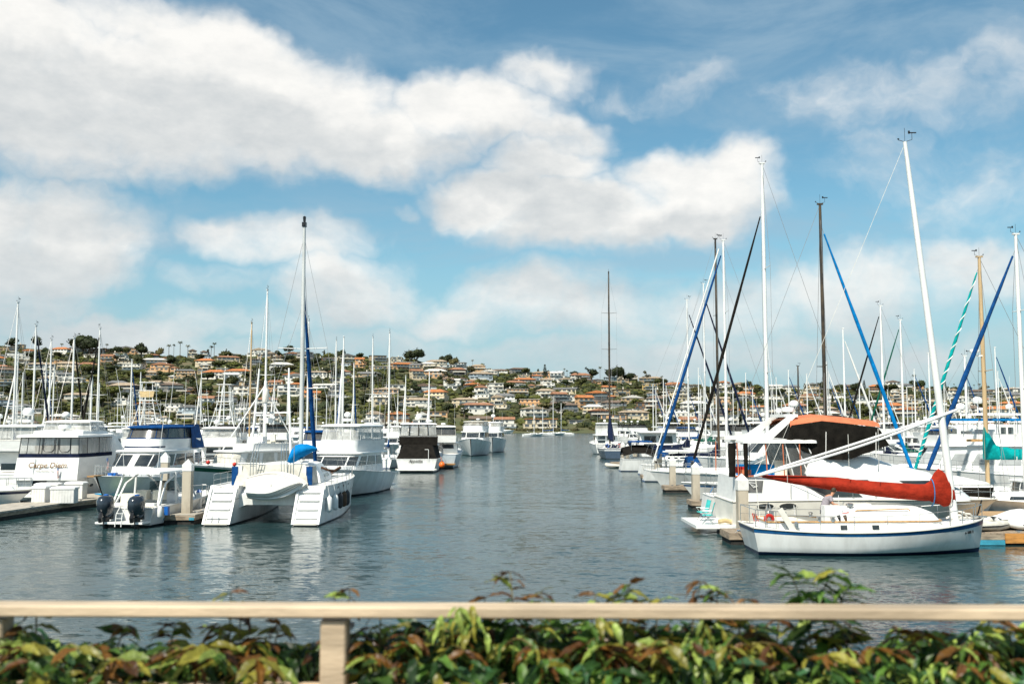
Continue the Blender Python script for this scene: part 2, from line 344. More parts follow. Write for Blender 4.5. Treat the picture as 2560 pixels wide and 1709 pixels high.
# ------------------------------------------------------------------ boat tools (local axes: +x bow, +y port, z up from waterline, origin at the stern)
class Hull:
    def __init__(s, root, L, B, fb, fm, fs, tw=.8, fl=.82, flb=.22, rake=1.2, trans=.15, draft=.45, sm=.42, pe=2.0, qe=.85,
                 m=None, stripe=None, boot=None, bh=.10, stripe_t=(.80, .93), m2=None, rub=None, deck=None, nst=20, deck_drop=.05, low=None, y0=0.0, rd=.8):
        s.y0 = y0; s.rd = rd
        s.L, s.B, s.z3, s.tw, s.fl, s.flb, s.rake, s.trans, s.draft, s.sm, s.pe, s.qe = L, B, (fs, fm, fb), tw, fl, flb, rake, trans, draft, sm, pe, qe
        lv = [-draft, -draft * .5, 0.0, bh / fm, .35, .6, stripe_t[0], stripe_t[1], 1.0]
        mats = [m or HULLW, boot or BOOT, stripe or (m or HULLW), low or (m or HULLW)]
        def band(i):
            if i < 3: return 1
            if i == 6: return 2
            return 3 if i < 5 and low else 0
        rings = []; nl = len(lv)
        for i in range(nst + 1):
            st = i / nst
            sb = [s.pt(st, t, -1) for t in reversed(lv)]; pt = [s.pt(st, t, 1) for t in lv]
            rings.append(sb + pt)
        ms = []
        for j in range(2 * nl):
            if j < nl - 1: ms.append(band(nl - 2 - j))
            elif j == nl - 1: ms.append(1)
            elif j < 2 * nl - 1: ms.append(band(j - nl))
            else: ms.append(0)
        b = MB(); b.loft(rings, close=False, cap=False, ms=ms)
        n = 2 * nl                                      # transom, banded like the sides
        for k in range(nl - 1):
            b.f.append((k, k + 1, n - 2 - k, n - 1 - k)); b.m.append(band(nl - 2 - k))
        b.build('hull', mats, root, ang=50)
        d = MB(); rr = []
        for i in range(nst + 1):
            st = i / nst; a = s.pt(st, 1, -1, .03); c = s.pt(st, 1, 1, .03)
            a.z -= deck_drop; c.z -= deck_drop; mid = (a + c) / 2; mid.z += .05 * s.hw(st)
            rr.append([a, (a + mid) / 2 + Vector((0, 0, .02)), mid, (c + mid) / 2 + Vector((0, 0, .02)), c])
        d.loft(rr, close=False, cap=False); d.build('deck', deck or DECK, root)
        g = MB()
        path = [s.pt(i / nst, 1, -1) for i in range(nst + 1)] + [s.pt(i / nst, 1, 1) for i in range(nst, -1, -1)]
        path.append(path[0]); g.tube(path, .035, 6, cap=False); g.build('gunwale', rub or (m or HULLW), root)
    def hw(s, st):
        if st < s.sm: return s.tw + (1 - s.tw) * math.sin(math.pi / 2 * st / s.sm)
        return max(.012, (1 - ((st - s.sm) / (1 - s.sm)) ** s.pe)) ** s.qe
    def sheer(s, st):
        a, b, c = s.z3; st = max(0, min(1, st))
        return a * (st - .45) * (st - 1) / .45 + b * st * (st - 1) / (.45 * -.55) + c * st * (st - .45) / .55
    def pt(s, st, t, side, inset=0.0):
        bs = s.fl + (s.flb - s.fl) * max(0, (st - .4) / .6) ** 1.3
        g = bs + (1 - bs) * max(0, t) ** s.rd if t >= 0 else bs * max(.02, 1 + t * 1.6)
        z = t * s.sheer(st) if t >= 0 else t * 1.0
        xd = st * s.L; xw = s.trans + st * (s.L - s.trans - s.rake)
        tt = t if t >= 0 else t * .6
        y = side * max(0.004, s.B / 2 * s.hw(st) * g - inset)
        return Vector((lerp(xw, xd, tt), y + s.y0, z))
    def patch(s, root, name, st, m, side, th=.012):     # panels or ports lying on the topsides: st = list of (station, level)
        out = [s.pt(a, t, side) + Vector((0, side * th, 0)) for a, t in st]; inn = [s.pt(a, t, side) - Vector((0, side * .03, 0)) for a, t in st]
        n = len(out); b = MB(); b.add(out + inn, [tuple(range(n)), tuple(range(n, 2 * n))[::-1]] + [(i, n + i, n + (i + 1) % n, (i + 1) % n) for i in range(n)])
        return b.build(name, m, root)
    def port(s, root, st, t, a, b_, side, m=None, name='porthole', rim=True):
        if rim: s.patch(root, 'porthole_rim', [(st + 1.22 * a * math.cos(2 * math.pi * k / 14), t + 1.25 * b_ * math.sin(2 * math.pi * k / 14)) for k in range(14)], CREAM, side, .012)
        return s.patch(root, name, [(st + a * math.cos(2 * math.pi * k / 14), t + b_ * math.sin(2 * math.pi * k / 14)) for k in range(14)], m or GLASS, side, .022)
    def rail(s, root, s0, s1, n, h=.65, m=None, inset=.1, r=.014, mid=True, sides=(-1, 1), bow=False, name='guard_rail', aft=False, posts=True):
        b = MB(); tops = {}
        for sd_ in sides:
            ps = []
            for i in range(n + 1):
                st = lerp(s0, s1, i / n); p = s.pt(st, 1, sd_, inset); ps.append(p)
                if posts: b.tube([p, p + Vector((0, 0, h))], r, 5)
            tops[sd_] = ps
            if not bow: b.tube([p + Vector((0, 0, h)) for p in ps], r, 5)
            if mid: b.tube([p + Vector((0, 0, h * .5)) for p in ps], r * .7, 4)
        if bow and len(sides) == 2:
            b.tube([p + Vector((0, 0, h)) for p in tops[-1]] + [p + Vector((0, 0, h)) for p in reversed(tops[1])], r, 5)
        if aft and len(sides) == 2:
            b.tube([tops[-1][0] + Vector((0, 0, h)), tops[1][0] + Vector((0, 0, h))], r, 5)
        return b.build(name, m or STEEL, root)

class Cab:
    """Deckhouse: levels (z, x_aft, x_fwd, half_aft, half_fwd, nose). Along its outline u: 0-1 starboard, 1-2 nose, 2-3 port, 3-4 aft."""
    def __init__(s, levels): s.lv = levels
    def par(s, z):
        lv = s.lv
        for a, b in zip(lv, lv[1:]):
            if z <= b[0] + 1e-6 or b is lv[-1]:
                t = (z - a[0]) / (b[0] - a[0]) if b[0] != a[0] else 0
                return [lerp(p, q, t) for p, q in zip(a[1:], b[1:])]
    def pt(s, u, z, e=0.0):
        xa, xf, ha, hf, no = s.par(z); xa -= e; xf += e; ha += e; hf += e; u = u % 4
        xs = xf - no
        if u < 1: x = lerp(xa, xs, u); y = -lerp(ha, hf, u ** 1.6)
        elif u < 2:
            a = (u - 1) * math.pi; ca = math.cos(a); sa = math.sin(a)
            ca = math.copysign(abs(ca) ** .62, ca); x = xs + no * sa ** .8 if sa > 1e-9 else xs; y = -hf * ca
        elif u < 3: x = lerp(xs, xa, u - 2); y = lerp(ha, hf, (3 - u) ** 1.6)
        else: x = xa; y = lerp(ha, -ha, u - 3)
        return Vector((x, y, z))
    US = [0, .25, .5, .75, 1, 1.07, 1.16, 1.28, 1.4, 1.5, 1.6, 1.72, 1.84, 1.93, 2, 2.25, 2.5, 2.75, 3, 3.33, 3.66]
    def shell(s, root, name, m, zs=None, e=0, top=True, bottom=False, camber=.06, us=None, closed=True):
        us = us or s.US; zs = zs or [l[0] for l in s.lv]
        b = MB(); rings = [[s.pt(u, z, e) for u in us] for z in zs]
        b.loft(rings, close=closed, cap=False)
        if top:
            n = len(us); k = len(b.v); r = rings[-1]; c = sum(r, Vector()) / n
            r2 = [p.lerp(c, .12) + Vector((0, 0, camber * .6)) for p in r]; r3 = [p.lerp(c, .55) + Vector((0, 0, camber)) for p in r]
            b.loft([r, r2, r3], close=True, cap=False); k = len(b.v); b.v.append(tuple(c + Vector((0, 0, camber * 1.05))))
            b.f += [(k - n + i, k - n + (i + 1) % n, k) for i in range(n)]; b.m += [0] * n
        if bottom:
            n = len(us); b.f.append(tuple(range(n))[::-1]); b.m.append(0)
        return b.build(name, m, root, ang=32)
    def win(s, root, u0, u1, z0, z1, m=None, u0t=None, u1t=None, name='window', e=.03, n=None, inn=-.03):
        u0t = u0 if u0t is None else u0t; u1t = u1 if u1t is None else u1t
        n = n or max(1, int(round(abs(u1 - u0) / (.03 if 1 <= (u0 + u1) / 2 <= 2 else .2))))
        def line(a, c, z, ee): return [s.pt(lerp(a, c, i / n), z, ee) for i in range(n + 1)]
        O = line(u0, u1, z0, e) + line(u1t, u0t, z1, e); I = line(u0, u1, z0, inn) + line(u1t, u0t, z1, inn)
        k = len(O); b = MB()
        fs = [(i, i + 1, k - 2 - i, k - 1 - i) for i in range(n)]
        fs += [(i, k + i, k + (i + 1) % k, (i + 1) % k) for i in range(k)]
        b.add(O + I, fs); return b.build(name, m or GLASS, root, ang=30)
    def bars(s, root, us, z0, z1, m, r=.02, name='frame_tube', e=.01):
        for u in us: tubeo(name, [s.pt(u, z0, e), s.pt(u, (z0 + z1) / 2, e), s.pt(u, z1, e)], r, m, root, 5)
    def ring(s, root, z, m, r=.02, name='frame_rail', e=.01, u0=0, u1=4, n=28):
        return tubeo(name, [s.pt(lerp(u0, u1 - 1e-4, i / n), z, e) for i in range(n + 1)], r, m, root, 5)

def slab(root, name, x0, x1, h0, h1, nose, z, th, m, camber=.05):
    c = Cab([(z, x0, x1, h0, h1, nose), (z + th, x0 + .02, x1 - .02, h0 - .02, h1 - .02, nose)])
    c.shell(root, name, m, bottom=True, camber=camber); return c
def dome(root, x, y, z, r=.3, h=None, post=.3, m=None, name='radar_dome'):
    h = h or r * 1.5; b = MB()
    b.lathe([(.05, 0), (.05, post), (r * .8, post + .02), (r, post + h * .2), (r * .98, post + h * .6), (r * .75, post + h * .85), (r * .35, post + h * .98), (.01, post + h)], 12, (x, y, z))
    return b.build(name, m or WHITE, root, ang=60)
def radar_drum(root, x, y, z, r=.3, h=.2, name='radar_drum'):
    b = MB(); b.lathe([(.06, 0), (.06, .12), (r * .92, .14), (r, .14 + h * .4), (r * .9, .14 + h), (.01, .16 + h)], 12, (x, y, z)); return b.build(name, WHITE, root, ang=40)
def open_array(root, x, y, z, w=1.3, rz=.5):
    b = MB(); b.lathe([(.14, 0), (.14, .22), (.08, .25)], 8, (x, y, z)); b.box((x, y, z + .32), (.12, w, .13), rz=rz); return b.build('open_array_radar', WHITE, root)
def antenna(root, x, y, z, h, lean=0, leany=0, r=.014, m=None):
    return tubeo('antenna', [(x, y, z), (x + lean, y + leany, z + h)], [r, r * .6], m or WHITE, root, 5)
def fender(root, p, L=.6, r=.12, m=None, name='fender'):
    b = MB(); x, y, z = p
    b.lathe([(.02, L / 2 + .05), (.04, L / 2), (r * .8, L * .42), (r, L * .3), (r, -L * .3), (r * .8, -L * .42), (.03, -L / 2)], 10, (x, y, z))
    b.tube([(x, y, z + L / 2), (x, y * .97, z + L / 2 + .55)], .012, 4)
    return b.build(name, m or WHITE, root, ang=50)
def flag(root, x, y, z, h=1.0, w=.5, lean=-.25, lower=True):
    tubeo('flagstaff', [(x, y, z), (x + lean * h, y, z + h)], .014, STEEL, root, 5)
    b = MB(); n = 5; top = Vector((x + lean * h, y, z + h)); bot = Vector((x + lean * h * .5, y, z + h * .5))
    O = []
    for i in range(n + 1):
        t = i / n; O.append([top + Vector((-.08 * t, .05 * math.sin(t * 6), -t * w * .75)), bot + Vector((-.04 * t, .06 * math.sin(t * 6 + 1), -t * w * .55))])
    b.loft([[a, (a + c) / 2 + Vector((0, .03, 0)), c] for a, c in O], close=False, cap=False)
    b.add([p + Vector((0, .012, 0)) for a, c in O for p in (a, c)], [(2 * i, 2 * i + 1, 2 * i + 3, 2 * i + 2) for i in range(n)])
    f = b.build('flag', FLAGR, root)
    c = MB(); c.box(tuple(top + Vector((0, .01, -.10))), (.10, .05, .18)); c.build('flag_canton', FLAGU, root)

def vane(root, top, s=1.0):
    b = MB(); x, y, z = top
    b.tube([(x, y, z), (x + .28 * s, y, z + .10)], .012 * s, 4); b.tube([(x + .28 * s, y, z + .1), (x + .28 * s, y, z + .36 * s)], .01 * s, 4)
    b.box((x + .3 * s, y, z + .36 * s), (.30 * s, .02, .05)); b.box((x + .17 * s, y, z + .38 * s), (.08, .02, .12 * s))
    b.tube([(x, y, z), (x - .25 * s, y, z + .08)], .012 * s, 4); b.lathe([(.01, 0), (.05 * s, .03), (.01, .07)], 6, (x - .25 * s, y, z + .09))
    b.tube([(x, y, z), (x, y, z + .55 * s)], .008 * s, 4)
    return b.build('wind_vane', BLACKP, root)
def rig(root, H, mx, mz, top, m=ALU, r=.085, bow=None, stern=None, sp=(.5,), spl=.95, wires=True, furl=None, furl_top=.94, furl_r=.09, lean=0.0, wr=.011, bx=.97, spiral=None, foot=None, vn=True):
    """mast with spreaders, stays, shrouds and a furled headsail"""
    tp = Vector((mx + lean, 0, top))
    def mp(t): return Vector((mx, 0, mz)).lerp(tp, t)
    tubeo('mast', [mp(0), mp(.5), mp(.85), mp(1)], [r, r, r * .9, r * .7], m, root, 10)
    b = MB(); b.box(tuple(tp + Vector((0, 0, .04))), (r * 3, r * 1.5, .08)); b.build('masthead', m, root)
    if vn: vane(root, (tp.x, 0, tp.z + .06))
    for q in sp:
        p = mp(q); b = MB()
        for sd_ in (-1, 1): b.tube([p, p + Vector((-.12, sd_ * spl, .06))], [.035, .02], 5)
        b.build('spreader', m, root)
    bowp = foot or H.pt(bx, 1, 1, .2); bowp = Vector((bowp[0], 0, bowp[2] + (.1 if not foot else 0)))
    ft = mp(furl_top)
    if furl:
        a = bowp + (ft - bowp) * .05; k = 14
        pts = [a.lerp(ft, i / k * .96) for i in range(k + 1)]
        rs = [furl_r * (.55 + 1.0 * math.sin(math.pi * min(1, (i / k) * .9 + .12)) ** .6 * (1 - .45 * i / k)) * (1 + .09 * math.sin(i * 2.3)) for i in range(k + 1)]
        tubeo('furled_headsail', pts, rs, furl, root, 8)
        if spiral:
            b = MB(); hpts = []; N = 150
            for i in range(N + 1):
                t = i / N; p = a.lerp(ft, t * .96); rr = furl_r * (.6 + 1.0 * math.sin(math.pi * min(1, t * .9 + .12)) ** .6 * (1 - .45 * t)) * 1.03
                an = 2 * math.pi * (26 * t ** .45); hpts.append(p + Vector((math.cos(an) * rr, math.sin(an) * rr, 0)))
            b.tube(hpts, .035, 4); b.build('sail_lashing', spiral, root)
        b = MB(); b.lathe([(.03, 0), (.09, .02), (.09, .16), (.03, .18)], 8, tuple(bowp + (ft - bowp) * .028)); b.build('furling_drum', BLACKP, root)
    if wires:
        tubeo('forestay', [bowp, ft], wr, WIRE, root, 4)
        sp_ = Vector((.1, 0, H.sheer(0) + .05)) if stern is None else Vector(stern)
        tubeo('backstay', [sp_, tp], wr, WIRE, root, 4)
        st = mx / H.L
        for sd_ in (-1, 1):
            ch = H.pt(st - .02, 1, sd_, .05); pts = [ch]
            for q in sp: pts.append(mp(q) + Vector((-.12, sd_ * spl, .06)))
            pts.append(mp(.985)); tubeo('shroud', pts, wr, WIRE, root, 4)
            c2 = H.pt(st - .06, 1, sd_, .05); tubeo('shroud', [c2, mp(sp[0])], wr, WIRE, root, 4)
    return mp
def boom(root, mp, mx, z, L, m=ALU, cover=None, drop=0.0, r=.06, hump=.6, cr=.16, name='sail_cover'):
    """boom running aft from the mast with the mainsail stowed under its cover"""
    tubeo('boom', [(mx - .1, 0, z), (mx - L, 0, z + drop)], r, m, root, 8)
    if cover:
        b = MB(); k = 12; rings = []
        for i in range(k + 1):
            t = i / k; x = mx + .12 - (L - .2) * t; zz = z + drop * t
            h = cr * (1.05 - .6 * t) + hump * max(0, 1 - t * 5) ** 1.3; w = cr * (.85 - .35 * t) * (1 if t > .06 else .8)
            h *= 1 + .06 * math.sin(i * 2.1)
            rings.append([(x, w * math.cos(a), zz + (h * 1.9 if math.sin(a) > 0 else .09) * math.sin(a) * (1 if math.sin(a) > 0 else 1)) for a in [2 * math.pi * j / 10 for j in range(10)]])
        b.loft(rings); b.build(name, cover, root, ang=60)
        b = MB()
        for i in range(2, k, 3):
            t = i / k; x = mx - (L - .2) * t; b.box((x, 0, z + drop * t + .02), (.035, cr * 1.5, .2))
        b.build('sail_tie', ROPE, root)
    tubeo('mainsheet', [(mx - L * .85, 0, z + drop * .85), (mx - L * .82, 0, z - .9)], .016, ROPE, root, 4)

def place(root, x, y, hdg): root.location = (x, y, 0); root.rotation_euler = (0, 0, R(hdg)); return root

def sailboat(label, L=11, top=15, mast=ALU, mr=.085, mfrac=.56, hull_m=None, stripe=None, boot=None, cover=None, furl=None, dodger=None, furl_r=.09,
             sp=(.5,), spl=.95, detail=1, group=None, fb=1.35, fs=1.05, fm=.98, B=None, boomz=None, spiral=None, ftop=.94, bootb=.1, bimini=None, cabm=None, wheel=True, foot=None, wr=.011, covname='sail_cover', covcr=.16):
    root = empty('sailboat', label=label, cat='sailboat', group=group); B = B or L * .31
    H = Hull(root, L, B, fb, fm, fs, tw=.66, fl=.78, flb=.12, rake=L * .09, trans=-.25, sm=.4, pe=1.9, qe=.95, m=hull_m, stripe=stripe, boot=boot or BOOTB, nst=14, stripe_t=(.82, .9), bh=bootb)
    z0 = H.sheer(.5); cz = z0 + .42
    c = Cab([(z0 - .1, L * .34, L * .74, B * .30, B * .16, L * .07), (z0 + .25, L * .345, L * .725, B * .285, B * .145, L * .07), (cz, L * .36, L * .70, B * .25, B * .12, L * .06)])
    c.shell(root, 'coachroof', cabm or WHITE, camber=.07)
    for (a, b_) in ((.08, .34), (.40, .62), (.68, .9)):
        c.win(root, a, b_, z0 + .1, z0 + .27); c.win(root, 2 + (1 - b_), 2 + (1 - a), z0 + .1, z0 + .27)
    co = Cab([(z0 - .05, L * .08, L * .34, B * .26, B * .29, .05), (z0 + .25, L * .09, L * .34, B * .24, B * .27, .05)])
    co.shell(root, 'cockpit_coaming', cabm or WHITE, top=False)
    mp = rig(root, H, L * mfrac, cz, top, mast, mr, sp=sp, spl=spl, furl=furl, furl_r=furl_r, furl_top=ftop, spiral=spiral, foot=foot, wr=wr, wires=detail > 0, vn=detail > 0)
    bz = boomz or cz + .95
    boom(root, mp, L * mfrac, bz, L * .36, ALU if mast is ALUK else mast, cover, r=.07, name=covname, cr=covcr)
    if dodger:
        d = Cab([(z0 + .3, L * .27, L * .40, B * .27, B * .22, L * .06), (z0 + .75, L * .275, L * .385, B * .27, B * .2, L * .05), (z0 + 1.15, L * .28, L * .35, B * .22, B * .16, L * .04)])
        d.shell(root, 'dodger', dodger, camber=.12); d.win(root, 1.25, 1.75, z0 + .55, z0 + .95, VINYLD); d.win(root, .3, .8, z0 + .5, z0 + .9, VINYLD); d.win(root, 2.2, 2.7, z0 + .5, z0 + .9, VINYLD)
    if bimini:
        s2 = slab(root, 'bimini', L * .06, L * .25, B * .30, B * .30, .1, z0 + 1.9, .06, bimini, .12)
        for q in (.07, .24):
            b = MB(); b.tube([(L * q, -B * .3, z0), (L * q, -B * .3, z0 + 1.9), (L * q, B * .3, z0 + 1.9), (L * q, B * .3, z0)], .016, 5); b.build('bimini_frame', STEEL, root)
    if detail > 0:
        H.rail(root, .12, .86, 7, .6, STEEL, .08, .011, mid=True, name='lifeline')
        H.rail(root, .86, .985, 3, .62, STEEL, .05, .014, mid=False, bow=True, name='bow_pulpit')
        H.rail(root, .01, .12, 2, .62, STEEL, .08, .014, mid=True, name='stern_pulpit', aft=True)
        if wheel:
            b = MB(); zc = z0 + .75; b.tube([(L * .13, .45 * math.cos(a * math.pi / 8), zc + .45 * math.sin(a * math.pi / 8)) for a in range(17)], .018, 5)
            b.box((L * .14, 0, z0 + .4), (.2, .2, .8)); b.build('steering_wheel', STEEL, root)
    root['H'] = 0
    return root, H

def rails_fly(root, x0, x1, h, z, m=STEEL): pass

def cruiser(label, name='motor_yacht', cat='motor yacht', L=12, B=4, fb=1.7, fm=1.35, fs=1.2, group=None, hull_m=None, stripe=None, boot=None, low=None, rub=None,
            house=(3.2, 8.6, 2.2), hw=.80, slope=1.3, nose=1.0, hm=None, wz=(.45, .9), side=((.06, .30), (.34, .62), (.66, .95)), front=3, glass=None,
            fly=(2.2, 7.0, .8), enc=None, encm=None, encz=1.9, topm=None, framem=None, arch=None, domes=(), drums=(), tower=False, rod=False, rails=True, cockpit=True,
            cockpit_cover=None, flag_=False, swim=True, ants=2, over=.5, rake=1.4, brow=None, ports=0, fendr=(), encn=6):
    """motor boat: hull, deckhouse with windows, flybridge, canvas enclosure, hardtop, rails, electronics"""
    root = empty(name, label=label, cat=cat, group=group); hm = hm or WHITE; glass = glass or GLASS
    H = Hull(root, L, B, fb, fm, fs, tw=.88, fl=.80, flb=.16, rake=rake, trans=.1, sm=.38, pe=2.3, qe=.8, m=hull_m, stripe=stripe, boot=boot, low=low, rub=rub, nst=16)
    x0, x1, zt = house; zb = H.sheer(.5) - .12; h = B / 2 * hw
    c = Cab([(zb, x0, x1, h, h * .80, nose), (zb + wz[0] * (zt - zb), x0, x1 - slope * .25, h * .99, h * .80, nose), (zt, x0 + .1, x1 - slope, h * .93, h * .80, nose * .8)])
    c.shell(root, 'deckhouse', hm, camber=.05)
    za, zc = lerp(zb, zt, wz[0]), lerp(zb, zt, wz[1])
    for a, b_ in side:
        c.win(root, a, b_, za, zc, glass, a + .01, b_ - .02); c.win(root, 3 - b_, 3 - a, za, zc, glass, 3 - b_ + .02, 3 - a - .01)
    if front:
        e0, e1 = 1.10, 1.90; w = (e1 - e0) / front
        for i in range(front): c.win(root, e0 + i * w + .015, e0 + (i + 1) * w - .015, za + .02, zc, glass)
    # aft bulkhead door and window
    c.win(root, 3.12, 3.45, zb + .15, zc, glass, name='saloon_door'); c.win(root, 3.52, 3.88, za, zc, glass)
    zt2 = zt + .08
    slab(root, 'deckhouse_roof', x0 - over * 1.6, x1 - slope + over * .4, h * 1.02, h * .9, nose * .8, zt + .0, .09, hm, .05)
    # fore deck trunk
    f = Cab([(H.sheer(.8) - .2, x1 - .6, L * .90, h * .72, h * .3, 1.0), (H.sheer(.75) + .22, x1 - .6, L * .86, h * .66, h * .24, .9)]); f.shell(root, 'trunk_cabin', hm, camber=.06)
    if fly:
        f0, f1, fh = fly; zf = zt + .1; g = Cab([(zf, f0, f1, h * .93, h * .72, nose * 1.1), (zf + fh, f0 - .15, f1 + .25 - slope * .35, h * .98, h * .74, nose)])
        g.shell(root, 'flybridge', hm, top=False); 
        gi = Cab([(zf, f0 + .1, f1 - .1, h * .86, h * .66, nose), (zf + fh, f0 - .05, f1 + .1 - slope * .35, h * .92, h * .68, nose)]); gi.shell(root, 'flybridge_liner', CREAM, top=False)
        if brow: g.win(root, 1.02, 1.98, zf + fh * .22, zf + fh * .36, brow, name='flybridge_stripe', e=.012)
        b = MB(); b.box((lerp(f0, f1, .62), 0, zf + .5), (.5, h * 1.0, 1.0)); b.build('helm_console', hm, root)
        for y in (-.5, .5):
            b = MB(); b.box((lerp(f0, f1, .4), y, zf + .55), (.5, .5, .16)); b.box((lerp(f0, f1, .4) - .25, y, zf + .85), (.12, .5, .6)); b.box((lerp(f0, f1, .4), y, zf + .25), (.12, .12, .5)); b.build('helm_seat', CUSH, root)
        top = zf + encz + fh * .2
        if enc:
            q = Cab([(zf + fh, f0 + .05, f1 + .15 - slope * .35, h * .93, h * .72, nose), (top, f0 + .15, f1 - .25 - slope * .35, h * .88, h * .68, nose * .9)])
            q.shell(root, 'canvas_enclosure', enc, top=False)
            q.bars(root, [0, .5, 1, 1.33, 1.66, 2, 2.5, 3, 3.5][:encn + 3], zf + fh, top, framem or STEEL, .022)
            q.ring(root, zf + fh + .04, framem or CANVW, .035, 'canvas_hem')
            q.ring(root, top - .02, framem or CANVW, .04, 'canvas_hem')
        if topm:
            slab(root, 'hardtop', f0 - .1, f1 - .1 - slope * .3, h * .95, h * .76, nose, top, .07, topm, .13)
            if not enc:
                for x in (f0 + .3, f1 - slope * .35 - .4):
                    for y in (-1, 1): tubeo('hardtop_post', [(x, y * h * .9, zf + fh * .8), (x + .1, y * h * .8, top + .02)], .03, framem or STEEL, root)
        zd = top + .15 if topm else zf + fh
        xm = lerp(f0, f1, .5)
        for (dx, dy, r_, ph) in domes: dome(root, xm + dx, dy, zd, r_, post=ph)
        for (dx, dy, r_, ph) in drums:
            radar_drum(root, xm + dx, dy, zd + ph - .1, r_)
            if ph > .15: tubeo('radar_post', [(xm + dx, dy, zd - .1), (xm + dx, dy, zd + ph)], .07, WHITE, root, 6)
        for i in range(ants): antenna(root, f0 + .3 + i * .9, (-1) ** i * h * .8, zd - .3, 2.2 + .7 * i, -.15)
        if tower:
            zt_ = zd + 2.6; wx = .55; b = MB()
            for sx in (-1, 1):
                for sy in (-1, 1): b.tube([(xm + sx * 1.3, sy * h * .85, zf + fh * .8), (xm + sx * .55, sy * .55, zt_), (xm + sx * .5, sy * .5, zt_ + 1.7)], .035, 5)
            for k in range(1, 7):
                t = k / 6.5; a = lerp(h * .85, .55, t); bx = lerp(1.3, .55, t); zz = lerp(zf + fh * .8, zt_, t)
                b.tube([(xm + bx, -a, zz), (xm + bx, a, zz)], .022, 4); b.tube([(xm - bx, -a, zz), (xm - bx, a, zz)], .022, 4)
                if k % 2: b.tube([(xm - bx, -a, zz), (xm + bx * .9, a * .9, zz + .5)], .02, 4); b.tube([(xm - bx, a, zz), (xm + bx * .9, -a * .9, zz + .5)], .02, 4)
            b.tube([(xm - .6, -.75, zt_ + .95), (xm + .6, -.75, zt_ + .95), (xm + .6, .75, zt_ + .95), (xm - .6, .75, zt_ + .95), (xm - .6, -.75, zt_ + .95)], .03, 5)
            b.build('tuna_tower', WHITE, root)
            boxo('tower_platform', (xm, 0, zt_), (1.3, 1.5, .07), WHITE, root); boxo('tower_canopy', (xm, 0, zt_ + 1.75), (1.3, 1.5, .06), CANVW, root)
            if tower == 'tan': 
                b = MB(); b.add([(xm - .62, -.74, zt_ + .9), (xm - .62, .74, zt_ + .9), (xm - .62, .62, zt_ + .3), (xm - .62, -.62, zt_ + .3), (xm - .57, -.74, zt_ + .9), (xm - .57, .74, zt_ + .9), (xm - .57, .62, zt_ + .3), (xm - .57, -.62, zt_ + .3)], [(0, 1, 2, 3), (7, 6, 5, 4), (0, 4, 5, 1), (2, 6, 7, 3), (1, 5, 6, 2), (0, 3, 7, 4)]); b.build('tower_side_cloth', YELLOW, root)
        if rod:
            for sy in (-1, 1):
                tubeo('outrigger', [(xm, sy * h, zf + .4), (xm - 1.2, sy * (h + 1.0), zf + 7.5)], [.04, .015], WHITE, root, 5)
    if arch:
        ax, az = arch; b = MB(); hh = h * 1.0
        for sy in (-1, 1): b.box((ax, sy * hh * .96, (zt + az) / 2), (.7, .14, az - zt + .3), ry=-.35)
        b.box((ax - .25, 0, az), (.8, hh * 2.0, .14)); b.build('radar_arch', hm, root)
    if cockpit:
        zc_ = H.sheer(.1); b = MB()
        b.box((x0 - .4, 0, zc_ - .3), (.1, B * .7, .7)); b.build('cockpit_bulkhead', CREAM, root)
    if cockpit_cover:
        zc_ = H.sheer(.05)
        q = Cab([(zc_ + .02, .05, x0 + .3, B * .435, B * .47, .1), (zt + .05, x0 - 1.7, x0 + .3, h * .74, h * .95, .1)]); q.shell(root, 'cockpit_canvas', cockpit_cover, camber=.05)
    if rails:
        H.rail(root, .45, .985, 8, .68, STEEL, .08, .016, mid=True, bow=True, name='bow_rail')
    if swim:
        b = MB(); b.box((-.35, 0, .32), (.9, B * .8, .09)); b.build('swim_platform', hm, root)
    for k in range(ports):
        for sd_ in (-1, 1): H.port(root, .55 + .1 * k, .62, .025, .09, sd_)
    for (st, m_) in fendr: fender(root, tuple(H.pt(st, .75, -1) + Vector((0, -.14, 0))), .6, .12, m_)
    if flag_: flag(root, .1, B * .2, H.sheer(0))
    return root, H
